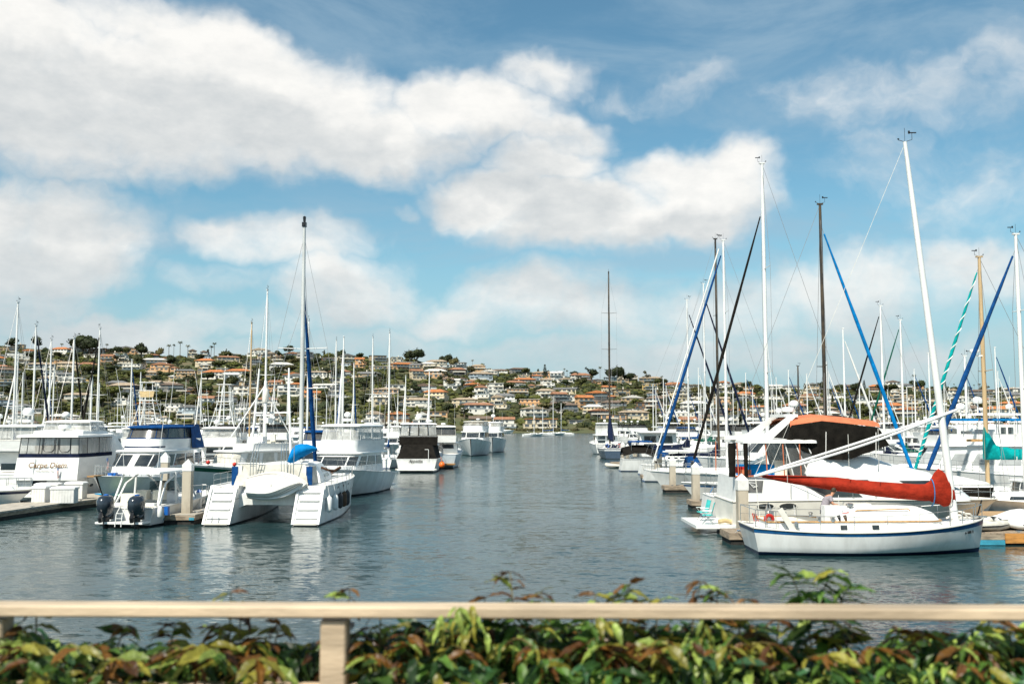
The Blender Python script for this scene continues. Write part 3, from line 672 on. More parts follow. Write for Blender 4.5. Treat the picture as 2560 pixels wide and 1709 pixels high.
# ------------------------------------------------------------------ water
def water_mat():
    m = bpy.data.materials.new('harbour_water'); m.use_nodes = True; t = m.node_tree; t.nodes.clear()
    p = nd(t, 'ShaderNodeBsdfPrincipled'); o = nd(t, 'ShaderNodeOutputMaterial'); g = nd(t, 'ShaderNodeNewGeometry')
    pos = g.outputs['Position']
    big = noise(t, vmth(t, 'MULTIPLY', pos, (.03, .012, 1)), 1.0, 3.0, .5)
    c = mixc(t, mrange(t, big, .35, .65), (.013, .038, .042), (.022, .054, .056)); lk(t, c, p.inputs['Base Color'])
    p.inputs['Roughness'].default_value = .15; p.inputs['IOR'].default_value = 1.333
    sl = None                                          # wave slopes at four sizes, independent of viewing distance
    for (q, sc_, det, k) in (((.45, 1.0, 1), .30, 2.0, .10), ((.45, 1.0, 1), 1.6, 2.0, .34), ((.5, 1.0, 1), 5.0, 2.0, .46), ((.7, 1.0, 1), 14.0, 1.0, .20)):
        v = vmth(t, 'MULTIPLY', vmth(t, 'SUBTRACT', noise(t, vmth(t, 'MULTIPLY', pos, q), sc_, det, .55, out=1), (.5, .5, .5)), (k * .8, k, 0))
        sl = v if sl is None else vmth(t, 'ADD', sl, v)
    calm = mrange(t, noise(t, vmth(t, 'MULTIPLY', pos, (.07, .035, 1)), 1.0, 3.0, .55), .36, .64, .45, 1.15)
    sl = vmth(t, 'SCALE', sl); lk(t, calm, sl.node.inputs['Scale'])
    nn = vmth(t, 'NORMALIZE', vmth(t, 'ADD', sl, (0, 0, 1)))
    lk(t, nn, p.inputs['Normal']); lk(t, p.outputs[0], o.inputs[0]); return m
b = MB(); b.add([(-3500, -60, 0), (3500, -60, 0), (3500, 700, 0), (-3500, 700, 0)], [(0, 1, 2, 3)])
tag(b.build('harbour_water', water_mat(), smooth=False), kind='structure')
b = MB(); b.add([(-3500, -60, -4), (3500, -60, -4), (3500, 700, -4), (-3500, 700, -4)], [(0, 1, 2, 3)])
tag(b.build('harbour_bed', mat('mud', (.05, .05, .04), .9), smooth=False), kind='structure')

# ------------------------------------------------------------------ hill
RIDGE = [(-400, 858), (0, 866), (160, 872), (280, 876), (400, 886), (560, 890), (640, 886), (760, 884), (860, 888), (1000, 892), (1060, 900), (1150, 910), (1240, 924), (1370, 940), (1500, 950), (1700, 958), (1850, 968), (2000, 975), (2200, 972), (2400, 974), (2560, 978), (3000, 982)]
YS, YR = 590.0, 1015.0
def ridge(px):
    if px <= RIDGE[0][0]: return RIDGE[0][1]
    for a, b_ in zip(RIDGE, RIDGE[1:]):
        if px <= b_[0]: return lerp(a[1], b_[1], (px - a[0]) / (b_[0] - a[0]))
    return RIDGE[-1][1]
def ground(X, Y):
    px = 1280 + F * X / max(Y, 100)
    zr = HC + (HOR - ridge(px)) * YR / F - 1
    t = (Y - YS) / (YR - YS)
    if t <= 0: return .9 + t * 60
    bump_ = (1.6 * math.sin(X * .021 + Y * .013) + 1.1 * math.sin(X * .047 - Y * .03) + .5 * math.sin(X * .11 + Y * .09))
    if t <= 1: return .9 + (zr - .9) * (t ** 1.02) + bump_ * min(1, t * 4) * (1 - .4 * t)
    return zr - (Y - YR) * .09 + bump_ * .5
HILL = mat('hill_ground', (.055, .068, .024), .95, var=.3, vscale=.05, bump=.0, col2=(.13, .105, .055))
b = MB(); xs = [i * 12 - 1500 for i in range(251)]; ys = [YS - 6, YS - .5, YS] + [YS + 3 + i * 10 for i in range(44)] + [1100, 1250, 1500, 2000, 3000]
rings = []
for y in ys: rings.append([(x * (1 + max(0, y - 1015) / 600), y, ground(x, y) if y > YS - 1 or y < YS - 5 else .9) for x in xs])
b.loft(rings, close=False, cap=False); tag(b.build('hillside', HILL, ang=80), kind='structure')
# shore: low rock edge, sand strip
SANDM = mat('beach_sand', (.26, .20, .13), .95, var=.3, vscale=.08, col2=(.09, .085, .06))
b = MB(); rings = [[(x, YS - 5 + 3 * math.sin(x * .03) + 1.5 * math.sin(x * .11), -.3), (x, YS - 1, .3), (x, YS, .6), (x, YS + 2, 1.15)] for x in [i * 20 - 1500 for i in range(151)]]
b.loft(rings, close=False, cap=False); tag(b.build('beach', SANDM), kind='structure')

# ------------------------------------------------------------------ trees
FOL = [mat('foliage_dark', (.030, .042, .011), .75, var=.4, vscale=.6, trans=.12, rand=.5, bump=0),
       mat('foliage_mid', (.060, .066, .016), .75, var=.4, vscale=.6, trans=.15, rand=.5),
       mat('foliage_olive', (.10, .090, .030), .75, var=.35, vscale=.6, trans=.15, rand=.5),
       mat('foliage_light', (.115, .125, .024), .75, var=.3, vscale=.6, trans=.2, rand=.4)]
BARK = mat('bark', (.13, .10, .075), .9, var=.3, vscale=1.0)
def leaf_cloud(b, c, rx, ry, rz, n, size, rg, flat=.0, core=True):
    c = Vector(c)
    if core:
        rings = []
        for i in range(5):
            a = math.pi * (i + .5) / 5 - math.pi / 2
            rings.append([(c.x + rx * .8 * math.cos(a) * math.cos(t) * rg.uniform(.8, 1.15), c.y + ry * .8 * math.cos(a) * math.sin(t) * rg.uniform(.8, 1.15), c.z + rz * .8 * math.sin(a)) for t in [2 * math.pi * j / 7 for j in range(7)]])
        b.loft(rings)
    for _ in range(n):
        v = Vector((rg.gauss(0, 1), rg.gauss(0, 1), rg.gauss(0, 1))).normalized() * rg.uniform(.72, 1.12)
        if v.z < -flat: v.z *= .5
        p = c + Vector((v.x * rx, v.y * ry, v.z * rz)); s = size * rg.uniform(.6, 1.4)
        a = Vector((rg.gauss(0, 1), rg.gauss(0, 1), rg.gauss(0, .6))).normalized() * s; q = a.cross(Vector((rg.gauss(0, 1), rg.gauss(0, 1), rg.gauss(0, 1)))).normalized() * s * .7
        b.add([p - a, p - q, p + a, p + q], [(0, 1, 2, 3)])
PROTO = {}
def tree_proto(kind, k):
    rg = random.Random(100 + hash((len(kind), k)) % 97 + k * 13 + len(kind))
    cr = MB(); tr = MB()
    if kind == 'round':
        for i in range(5): leaf_cloud(cr, (rg.uniform(-1.7, 1.7), rg.uniform(-1.2, 1.2), 4.6 + rg.uniform(-.9, 1.2)), rg.uniform(1.6, 2.3), 1.9, rg.uniform(1.2, 1.7), 42, .5, rg)
        tr.tube([(0, 0, -1), (.1, 0, 2), (.2, 0, 4)], [.3, .22, .12], 6); tr.tube([(.1, 0, 2), (-.9, .1, 4)], [.16, .07], 5); tr.tube([(.1, 0, 2.2), (1.2, .1, 4.2)], [.15, .06], 5)
    elif kind == 'broad':
        for i in range(8):
            a = 2 * math.pi * i / 8; leaf_cloud(cr, (3.4 * math.cos(a) * rg.uniform(.4, 1), 1.9 * math.sin(a), 4.3 + rg.uniform(-.5, 1.0)), 2.3, 2.0, 2.0, 52, .5, rg)
        tr.tube([(0, 0, -1), (0, 0, 1.6), (.6, 0, 3.6)], [.45, .35, .15], 6)
        for a in (-1, 1, -.5, .7): tr.tube([(0, 0, 1.5), (a * 1.5, .2, 3.2), (a * 2.9, .2, 4.6)], [.22, .14, .05], 5)
    elif kind == 'open':
        for i in range(9): leaf_cloud(cr, (rg.uniform(-2.4, 2.4), rg.uniform(-1.2, 1.2), 5 + rg.uniform(-2, 2.2)), .95, .9, .7, 34, .38, rg, core=False)
        tr.tube([(0, 0, -1), (.15, 0, 2.4), (0, 0, 5)], [.3, .22, .1], 6)
        for a in (-1, .8, -.6, 1.1, .3): tr.tube([(.1, 0, 2 + a * .4), (a * 1.2, 0, 4.2 + a * .5), (a * 2.1, .1, 5.6 + a * .6)], [.14, .09, .04], 5)
    elif kind == 'cypress':
        for i in range(5): leaf_cloud(cr, (0, 0, 1.2 + i * 1.25), 1.1 - i * .17, 1.0 - i * .16, 1.0, 34, .35, rg)
        tr.tube([(0, 0, -1), (0, 0, 2)], [.2, .15], 6)
    elif kind == 'pine':
        tr.tube([(0, 0, -1), (0, 0, 10.5)], [.32, .05], 6)
        for i in range(9):
            z = 2.2 + i * .95; rr = 3.3 * (1 - i / 9.6)
            for j in range(8):
                a = j * math.pi / 4 + i * .4; e = Vector((math.cos(a), math.sin(a), .08)) * rr
                for q in (.45, .8, 1.0): leaf_cloud(cr, (e.x * q, e.y * q, z + e.z * q), .55, .5, .22, 6, .38, rg, core=False)
    elif kind == 'palm':
        h = 9 + 1.5 * (k % 3); lean = rg.uniform(-.6, .6); top = Vector((lean, 0, h))
        tr.tube([(0, 0, -1), (lean * .3, 0, h * .5), tuple(top)], [.36, .3, .28], 6)
        for j in range(22):
            a = 2 * math.pi * j / 22 * 3 + rg.uniform(-.2, .2); e = rg.uniform(-.7, 1.1); L_ = 3.4
            d = Vector((math.cos(a), math.sin(a), 0)); q = Vector((-d.y, d.x, 0)) * .42
            p0 = top; p1 = top + d * L_ * .5 + Vector((0, 0, e * .9)); p2 = top + d * L_ * .95 + Vector((0, 0, e * .5 - .9))
            cr.add([p0 - q * .3, p0 + q * .3, p1 + q + Vector((0, 0, -.15)), p1 - q + Vector((0, 0, -.15)), p2, p1], [(0, 5, 3), (0, 1, 5), (1, 2, 5), (3, 5, 4), (5, 2, 4)])
        leaf_cloud(cr, tuple(top + Vector((0, 0, -.5))), .5, .5, .6, 14, .3, rg)
    elif kind == 'shrub':
        for i in range(4): leaf_cloud(cr, (rg.uniform(-1.8, 1.8), rg.uniform(-.8, .8), .9), 1.4, 1.1, 1.0, 36, .4, rg)
        tr.tube([(0, 0, -.5), (0, 0, .9)], [.2, .1], 5); 
    root = empty('tree'); c = cr.build('crown', FOL[0], root, smooth=False); t = tr.build('trunk', BARK, root)
    c.material_slots[0].link = 'OBJECT'; c.material_slots[0].material = FOL[0]
    PROTO[(kind, k)] = root; root['used'] = 0
    return root
NAMES = {'round': 'round_tree', 'broad': 'broad_tree', 'open': 'eucalyptus_tree', 'cypress': 'cypress_tree', 'pine': 'norfolk_pine', 'palm': 'palm_tree', 'shrub': 'shrub'}
NV = {'round': 4, 'broad': 2, 'open': 2, 'cypress': 1, 'pine': 1, 'palm': 4, 'shrub': 3}
PENDING = []
def put_tree(kind, X, Y, h=None, w=1.0, fol=None, z=None, group=None):
    k = rnd.randrange(NV[kind]); pr = PROTO.get((kind, k)) or tree_proto(kind, k)
    if pr.get('used') == 0:
        o = pr; pr['used'] = 1
    else: o = copy_tree(pr)
    o.name = NAMES[kind]; base_h = {'round': 7.2, 'broad': 7.0, 'open': 7.8, 'cypress': 7.3, 'pine': 11, 'palm': 12, 'shrub': 2.0}[kind]
    s = (h or base_h) / base_h
    o.location = (X, Y, (ground(X, Y) if z is None else z)); o.rotation_euler = (0, 0, rnd.uniform(0, 6.3) if kind not in ('broad', 'open') else rnd.uniform(-.5, .5)); o.scale = (s * w, s * w, s)
    fi = fol if fol is not None else rnd.choice([0, 0, 1, 1, 2, 3])
    for c in o.children:
        if c.name.startswith('crown'): c.material_slots[0].link = 'OBJECT'; c.material_slots[0].material = FOL[fi]
    PENDING.append((o, X, Y, kind, ['dark', 'mid-green', 'olive', 'light green'][fi], None)); return o
# single trees on the skyline: kind, px, top py, height factor, width factor, foliage
for kind, px, py, w, fol in [('broad', 208, 838, 1.0, 0), ('broad', 225, 845, .9, 0), ('round', 354, 852, .8, 0), ('round', 28, 842, 1.0, 0), ('round', 92, 840, .8, 0), ('broad', 292, 866, 1.0, 0), ('broad', 315, 868, .8, 1),
        ('palm', 423, 858, .9, 1), ('palm', 435, 862, .8, 0), ('palm', 451, 855, .9, 1), ('palm', 528, 856, .9, 0), ('palm', 536, 858, .9, 0), ('palm', 267, 853, .9, 1), ('palm', 155, 852, .9, 1), ('cypress', 520, 872, 1.6, 0), ('round', 398, 866, .8, 2), ('palm', 470, 864, 1, 2),
        ('pine', 566, 870, .6, 1), ('broad', 723, 863, .8, 0), ('round', 695, 874, .9, 0), ('palm', 808, 874, .9, 0), ('broad', 852, 874, .8, 0), ('round', 895, 883, .8, 0), ('broad', 1040, 872, 1.0, 0), ('broad', 1028, 876, .9, 2),
        ('broad', 1115, 886, .9, 0), ('broad', 1135, 894, .8, 2), ('palm', 1181, 897, .8, 2), ('round', 1203, 906, .9, 3), ('pine', 1362, 908, .55, 0), ('broad', 1366, 926, .9, 0), ('palm', 1392, 928, .8, 1), ('palm', 1411, 922, .8, 2), ('palm', 1418, 920, .8, 1), ('palm', 1444, 930, .8, 0),
        ('open', 1474, 918, 1.0, 0), ('round', 1480, 920, 1.0, 0), ('palm', 1500, 918, .7, 1), ('broad', 1540, 916, .9, 0), ('broad', 1572, 932, .9, 0), ('round', 1584, 930, .9, 0), ('open', 1615, 927, 1.0, 2), ('palm', 1655, 933, .8, 1), ('palm', 1709, 946, .8, 1),
        ('broad', 1868, 952, .8, 0), ('broad', 2052, 953, .8, 0), ('broad', 2098, 960, .8, 0), ('broad', 2138, 956, .8, 0), ('pine', 2160, 948, .6, 0), ('round', 2284, 948, 1.0, 0), ('broad', 2300, 950, .8, 0), ('palm', 2285, 938, .9, 0), ('pine', 2362, 948, .5, 0), ('palm', 2385, 960, .8, 1), ('palm', 2448, 952, .8, 1), ('round', 2020, 968, .9, 1), ('palm', 2435, 962, .7, 1), ('broad', 1940, 968, .7, 1), ('broad', 2500, 966, .8, 1)]:
    Y = 985 + rnd.uniform(-12, 20); p = P(px, py, Y); g0 = ground(p.x, Y)
    put_tree(kind, p.x, Y, max(5, p.z - g0), w * (.72 if kind in ('palm',) else 1), fol)

# ------------------------------------------------------------------ houses
WALLS = [('white', (.74, .72, .66)), ('cream', (.62, .53, .38)), ('tan', (.44, .33, .20)), ('grey', (.28, .27, .25)), ('peach', (.60, .37, .20)), ('pale', (.66, .64, .58)), ('brown', (.20, .12, .07)), ('ochre', (.55, .38, .15)), ('charcoal', (.07, .07, .07)), ('pale blue', (.40, .46, .50))]
WALLM = [(n, mat('stucco_' + n.replace(' ', '_'), c, .9, var=.10, vscale=.35)) for n, c in WALLS]
ROOFS = [('orange tile', (.46, .17, .06)), ('terracotta', (.33, .16, .09)), ('brown', (.17, .12, .09)), ('grey', (.17, .17, .17)), ('tan', (.36, .28, .20)), ('white flat', (.60, .58, .54))]
ROOFM = [(n, mat('roof_' + n.replace(' ', '_'), c, .85, var=.22, vscale=.8, stretch=(1, 1, 1))) for n, c in ROOFS]
WINM = mat('house_glass', (.03, .038, .042), .1, var=.5, vscale=.2, col2=(.09, .10, .11), rand=.8, spec=.8)
RAILM = mat('balcony_wall', (.62, .58, .50), .8, var=.1); RAILG = mat('balcony_glass', (.16, .20, .22), .1, var=.2)
uw = MB(); uw.box((0, 0, 0), (1, 1, 1)); UNITW = uw.mesh('window', WINM, smooth=False); UNITW.materials[0] = WINM
def roof_hip(b, x0, x1, y0, y1, z, h, ov=.9):
    x0 -= ov; x1 += ov; y0 -= ov; y1 += ov; d = (y1 - y0) / 2; cx = min(d, (x1 - x0) / 2 - .1)
    b.add([(x0, y0, z), (x1, y0, z), (x1, y1, z), (x0, y1, z), (x0 + cx, (y0 + y1) / 2, z + h), (x1 - cx, (y0 + y1) / 2, z + h), (x0, y0, z - .25), (x1, y0, z - .25), (x1, y1, z - .25), (x0, y1, z - .25)],
          [(0, 1, 5, 4), (1, 2, 5), (2, 3, 4, 5), (3, 0, 4), (6, 9, 8, 7), (6, 7, 1, 0), (7, 8, 2, 1), (8, 9, 3, 2), (9, 6, 0, 3)])
def roof_gable(b, x0, x1, y0, y1, z, h, ov=.8, front=True):
    x0 -= ov; x1 += ov; y0 -= ov; y1 += ov; xm = (x0 + x1) / 2
    if front: vs = [(x0, y0, z), (xm, y0, z + h), (x1, y0, z), (x0, y1, z), (xm, y1, z + h), (x1, y1, z)]
    else:
        ym = (y0 + y1) / 2; vs = [(x0, y0, z), (x0, ym, z + h), (x0, y1, z), (x1, y0, z), (x1, ym, z + h), (x1, y1, z)]
    b.add(vs, [(0, 2, 1), (3, 4, 5), (0, 1, 4, 3), (1, 2, 5, 4), (0, 3, 5, 2)])
def house_proto(k):
    rg = random.Random(500 + k * 17); root = empty('house')
    st = [1, 2, 2, 3, 2, 1, 2, 3, 2, 2][k % 10]; w = rg.uniform(13, 22) * (1.1 if st < 3 else .9); d = rg.uniform(9, 12); fh = 3.0
    typ = rg.choice(['hip', 'flat', 'hip', 'gable', 'flat', 'hip', 'side'])
    wl = MB(); rf = MB(); wins = []; bal = []
    y0 = 0.0; xa, xb = -w / 2, w / 2
    for s in range(st):
        z = s * fh; zlow = z if s else -5
        if s:
            if rg.random() < .6: xa += rg.choice([0, 1.5, 3.5]); 
            if rg.random() < .6: xb -= rg.choice([0, 1.5, 3.5])
            y0 += rg.choice([0, .0, 1.5, 2.0])
        wl.box(((xa + xb) / 2, (y0 + d) / 2, (z + fh + zlow) / 2), (xb - xa, d - y0, fh + z - zlow - (.02 if s < st - 1 else 0)))
        n = max(2, int((xb - xa) / rg.uniform(3.2, 4.6))); cw = (xb - xa) / n; sty = rg.choice(['wide', 'wide', 'small', 'full'])
        for i in range(n):
            if rg.random() < .12: continue
            ww = cw * {'wide': .72, 'small': .45, 'full': .88}[sty]; hh = {'wide': 1.5, 'small': 1.3, 'full': 2.2}[sty]; zc = z + {'wide': 1.6, 'small': 1.6, 'full': 1.25}[sty]
            wins.append((xa + cw * (i + .5), y0, zc, ww * rg.uniform(.6, 1.05), hh * rg.uniform(.8, 1.15)))
        # side windows
        wins.append((xa, (y0 + d) / 2, z + 1.6, 0, 1.3)); wins.append((xb, (y0 + d) / 2, z + 1.6, 1, 1.3))
        if (s and rg.random() < .75) or (s == 0 and rg.random() < .45):
            bx0, bx1 = xa + rg.choice([0, .2, .35]) * (xb - xa), xb - rg.choice([0, 0, .3]) * (xb - xa); bal.append((bx0, bx1, y0, z, rg.random() < .45))
        # slab edge between storeys
        if s < st - 1: wl.box(((xa + xb) / 2, y0 - .12, z + fh - .1), (xb - xa + .3, .3, .22))
    zt = st * fh
    if typ == 'hip': roof_hip(rf, xa, xb, y0, d, zt, rg.uniform(1.5, 2.4))
    elif typ == 'gable': roof_gable(rf, xa, xb, y0, d, zt, rg.uniform(1.8, 2.6))
    elif typ == 'side': roof_gable(rf, xa, xb, y0, d, zt, rg.uniform(1.5, 2.2), front=False)
    else: rf.box(((xa + xb) / 2, (y0 + d) / 2, zt + .18), (xb - xa + 1.4, d - y0 + 1.4, .34))
    if rg.random() < .4 and st > 1: # wing with its own roof
        ww = rg.uniform(5, 7); sx = rg.choice([-1, 1]); cx = sx * (w / 2 + ww / 2 - .3); wl.box((cx, d * .55, -.6), (ww, d * .7, 7.2)); wins.append((cx, d * .2, 1.5, ww * .5, 1.4))
        roof_hip(rf, cx - ww / 2, cx + ww / 2, d * .2, d * .9, 3.0, 1.3, .6)
    W = wl.build('wall', WALLM[0][1], root, smooth=False); Rf = rf.build('roof', ROOFM[0][1], root, smooth=False)
    for o in (W, Rf): o.material_slots[0].link = 'OBJECT'
    W.material_slots[0].material = WALLM[0][1]; Rf.material_slots[0].material = ROOFM[0][1]
    for (x, y, z, ww, hh) in wins:
        o = bpy.data.objects.new('window', UNITW); COL.objects.link(o); o.parent = root
        if ww in (0, 1): o.location = (x, y, z); o.scale = (.10, 2.4, hh)
        else: o.location = (x, y, z); o.scale = (ww, .10, hh)
    for (a, c, y, z, glass) in bal:
        b = MB(); b.box(((a + c) / 2, y - .85, z - .1), (c - a, 1.7, .2)); b.box(((a + c) / 2, y - 1.66, z + .45), (c - a, .08, .9)); b.box((a + .04, y - .82, z + .45), (.08, 1.6, .9)); b.box((c - .04, y - .82, z + .45), (.08, 1.6, .9))
        if z > 1:
            for q in (a + .3, c - .3): b.box((q, y - 1.5, z - 1.6), (.22, .22, 2.9))
        b.build('balcony', RAILG if glass else RAILM, root, smooth=False)
    if rg.random() < .5:
        b = MB(); b.box((rg.uniform(xa + 1, xb - 1), (y0 + d) / 2 + 1, zt + 1.2), (1.0, .9, 2.6)); b.build('chimney', RAILM, root, smooth=False)
    return root, st, typ, w
HP = [house_proto(k) for k in range(30)]; HUSED = set()
HPEND = []
taken = []
def put_house(k, X, Y, wi, ri, rz):
    pr, st, typ, w = HP[k]
    o = pr if k not in HUSED else copy_tree(pr); HUSED.add(k); o.name = 'house'
    o.location = (X, Y, ground(X, Y) + (.2 if Y < 640 else 1.0)); o.rotation_euler = (0, 0, rz); q = rnd.uniform(.76, .94); o.scale = (q, q, q)
    for c in o.children:
        if c.name.startswith('wall'): c.material_slots[0].link = 'OBJECT'; c.material_slots[0].material = WALLM[wi][1]
        if c.name.startswith('roof'): c.material_slots[0].link = 'OBJECT'; c.material_slots[0].material = ROOFM[ri][1]
    rn = ROOFM[ri][0]
    HPEND.append((o, X, Y, st, WALLM[wi][0], rn)); taken.append((X, Y, w))
rows = [603, 632, 662, 694, 727, 762, 798, 836, 874, 912, 950, 985]
cnt = 0
for ri_, Y in enumerate(rows):
    X = -.535 * Y; first = True
    while X < .535 * Y:
        px = 1280 + F * X / Y
        k = rnd.randrange(30); w = HP[k][3] * .86
        # green gaps: the left lower slope is wooded, the right shoulder is thinner
        pr = .595
        if px < 620 and ri_ in (1, 2, 3, 4): pr = .30
        if px < 700 and ri_ < 2: pr = .55
        if px > 1900: pr = .46
        if px > 1500 and px < 1650 and ri_ < 3: pr = .45
        if math.sin(X * .02 + ri_ * 2.1) + math.sin(X * .047 + ri_) > 1.25: pr *= .35
        if rnd.random() < pr:
            wi = rnd.choices(range(10), [11, 8, 5, 3, 5, 7, 2, 1.2, 1.5, 1.5])[0]
            ri = rnd.choices(range(6), [3, 3, 4, 3, 5, 2] if HP[k][2] != 'flat' else [0, 0, 2, 3, 4, 6])[0]
            if ri_ == 0 and 1100 < px < 1500: ri = rnd.choice([0, 0, 1, 2])
            yy = Y + rnd.uniform(-14, 14) * (0 if ri_ == 0 else 1); put_house(k, X + w / 2, yy, wi, ri, rnd.uniform(-.4, .4) - X / Y * .4); cnt += 1
            X += w + rnd.uniform(.5, 6)
        else: X += rnd.uniform(10, 17)
print('houses', cnt)
def blocked(X, Y):
    for (hx, hy, w) in taken:
        if abs(X - hx) < w / 2 + 1 and -3 < Y - hy < 12: return True
    return False
nt_ = 0
for _ in range(4000):
    if nt_ >= 300: break
    Y = 600 + 395 * rnd.random() ** .8; X = rnd.uniform(-.53, .53) * Y
    if blocked(X, Y) and rnd.random() < .55: continue
    px = 1280 + F * X / Y
    if px > 700 and rnd.random() < .42: continue
    kind = rnd.choices(['round', 'broad', 'open', 'cypress', 'palm', 'shrub'], [8, 3, 1, 1, 2.2 + (6 if 1400 < px < 1650 and Y < 700 else 0), 0])[0]
    put_tree(kind, X, Y, {'round': rnd.uniform(6, 10), 'broad': rnd.uniform(6, 9), 'open': 9, 'cypress': 9, 'palm': rnd.uniform(8, 12), 'shrub': 2.5}[kind], rnd.uniform(1.1, 1.6) if kind != 'palm' else 1.25); nt_ += 1
# undergrowth between the gardens
rg = random.Random(3)
for fi in range(3):
    b = MB(); n = 0
    for _ in range(8000):
        Y = 597 + 410 * rg.random() ** .85; X = rg.uniform(-.70, .70) * Y
        if blocked(X, Y) and rg.random() < .8: continue
        s = rg.uniform(1.6, 3.6); z = ground(X, Y)
        leaf_cloud(b, (X, Y, z + s * .35), s * rg.uniform(.9, 1.7), s, s * rg.uniform(.5, .95), 7, .75, rg); n += 1
        if n > 2300: break
    tag(b.build('hillside_shrubs', FOL[fi + (1 if fi == 2 else 0)], smooth=False), ['darkest low shrubs between the houses on the hillside', 'mid-green low shrubs and hedges between the hillside houses', 'bright yellow-green low shrubs between the hillside houses'][fi], 'shrubs', kind='stuff')
b = MB()
for i in range(520):
    X = rg.uniform(-330, 330); s = rg.uniform(.9, 1.9); leaf_cloud(b, (X, YS + 4 + rg.uniform(-2, 4), 1.2 + s * .4), s * 1.6, s, s * .8, 9, .6, rg)
tag(b.build('shore_hedge', FOL[2], smooth=False), 'olive hedge growing along the far shore above the sand', 'hedge', kind='stuff')

# labels that place each house and tree
MARKS = [(60, 'at the far left'), (170, 'above the script-named yacht'), (290, 'left of the blue-canopied cruiser'), (420, 'above the blue-canopied cruiser'), (560, 'above the white trawler'), (690, 'left of the catamaran mast'), (800, 'right of the catamaran mast'),
         (930, 'above the clear-canopied cruiser'), (1050, 'above the black-canopied boat'), (1190, 'above the two end-tied yachts'), (1330, 'above the open water'), (1470, 'left of the black racing mast'), (1590, 'right of the black racing mast'), (1720, 'behind the blue furled sail'), (1850, 'behind the black furled sail'),
         (2000, 'left of the brown-black mast'), (2150, 'right of the brown-black mast'), (2320, 'left of the tallest mast'), (2440, 'right of the tallest mast'), (9999, 'at the far right')]
def mark(X, Y):
    px = 1280 + F * X / Y
    for p, s in MARKS:
        if px <= p: return s
ORD = ['first', 'second', 'third', 'fourth', 'fifth', 'sixth', 'seventh', 'eighth', 'ninth', 'tenth', 'eleventh', 'twelfth', 'thirteenth', 'fourteenth', 'fifteenth', 'sixteenth', 'seventeenth', 'eighteenth', 'nineteenth', 'twentieth']
def level(Y):
    for a, s in ((615, 'on the waterfront'), (680, 'low hillside'), (780, 'lower middle slope'), (870, 'upper middle slope'), (950, 'high slope')):
        if Y < a: return s
    return 'on the ridge'
def number(items, fmt):
    by = {}
    for it in items: by.setdefault(fmt(it), []).append(it)
    for lab, its in by.items():
        its.sort(key=lambda i: i[1] / i[2])
        for n, i in enumerate(its): i[0]['label'] = lab if len(its) == 1 else (lab + (', left one' if n == 0 else ', right one') if len(its) == 2 else lab + ', ' + ORD[n] + ' from left')
def finish_hill():
    number(HPEND, lambda i: '%s %s-storey house, %s roof, %s, %s' % (i[4], ['', 'one', 'two', 'three'][i[3]], i[5], level(i[2]), mark(i[1], i[2])))
    for i in HPEND: i[0]['category'] = 'house'; i[0]['group'] = 'houses on the hillside across the water'
    number(PENDING, lambda i: '%s %s %s, %s' % (i[4], NAMES[i[3]].replace('_', ' '), level(i[2]), mark(i[1], i[2])))
    for i in PENDING: i[0]['category'] = 'palm tree' if i[3] == 'palm' else 'tree'; i[0]['group'] = 'palms on the hillside' if i[3] == 'palm' else 'trees on the hillside'
    for o in bpy.data.objects:
        for k in ('used', 'H'):
            if k in o: del o[k]
finish_hill()
def RM(o, ax='Z', a=0): return Matrix.Translation(Vector(o)) @ Matrix.Rotation(a, 4, ax)
AFT = Matrix(((0, 0, -1, 0), (-1, 0, 0, 0), (0, 1, 0, 0), (0, 0, 0, 1)))      # lettering that faces aft, read from behind the boat
def aft_text(root, body, size, m, x, y, z, lean=0.0, shear=0, bold=0):
    return texto('lettering', body, size, m, root, Matrix.Translation((x, y, z)) @ Matrix.Rotation(lean, 4, 'Y') @ AFT, shear, .006, 'CENTER', bold)
SIDE = Matrix(((1, 0, 0, 0), (0, 0, -1, 0), (0, 1, 0, 0), (0, 0, 0, 1)))       # lettering on the starboard side

# ---------------------------------------------------------------- catboat with the red sail cover
CY = 41.4; CX = 9.6
root = empty('catboat', label='white catboat with blue sheer stripe, red sail cover and wishbone boom at front right', cat='sailboat')
place(root, CX, CY, 0)
H = Hull(root, 9.75, 3.65, 1.38, .95, 1.10, tw=.74, fl=.80, flb=.20, rake=.22, trans=.25, sm=.46, pe=2.6, qe=.66, m=HULLW, stripe=STRIPB, boot=STRIPN, bh=.13, stripe_t=(.83, .965), nst=26, rub=CREAM, rd=.5)
cp = Cab([(.85, .6, 8.0, 1.18, .95, 1.5), (1.30, .62, 7.92, 1.14, .90, 1.45)])
cp.shell(root, 'cabin_side', WHITE, top=False)
tt = cp.ring(root, 1.31, MATS['seat_cushion'], .035, 'wood_trim', .01, 0, 4, 60); tt.data.materials.clear(); tt.data.materials.append(mat('varnished_wood', (.52, .30, .12), .4, var=.2, vscale=6))
VARN = MATS['varnished_wood']
ct = Cab([(1.28, 3.4, 7.9, 1.08, .86, 1.4), (1.62, 3.45, 7.6, .98, .74, 1.3), (1.78, 3.6, 7.2, .72, .52, 1.0)])
ct.shell(root, 'cabin_top', WHITE, camber=.10)
for a, b_ in ((.50, .545), (.72, .765)): cp.win(root, a, b_, 1.0, 1.17, name='port_light'); cp.win(root, 3 - b_, 3 - a, 1.0, 1.17, name='port_light')
for sy in (-1, 1): tubeo('handrail', [(4.2, sy * .83, 1.66), (4.3, sy * .83, 1.74), (6.4, sy * .72, 1.80), (6.5, sy * .72, 1.72)], .025, VARN, root, 6)
co = Cab([(.9, .7, 3.5, 1.02, 1.08, .05), (1.32, .7, 3.5, 1.02, 1.08, .05)]); co.shell(root, 'cockpit_coaming', CREAM, top=False)
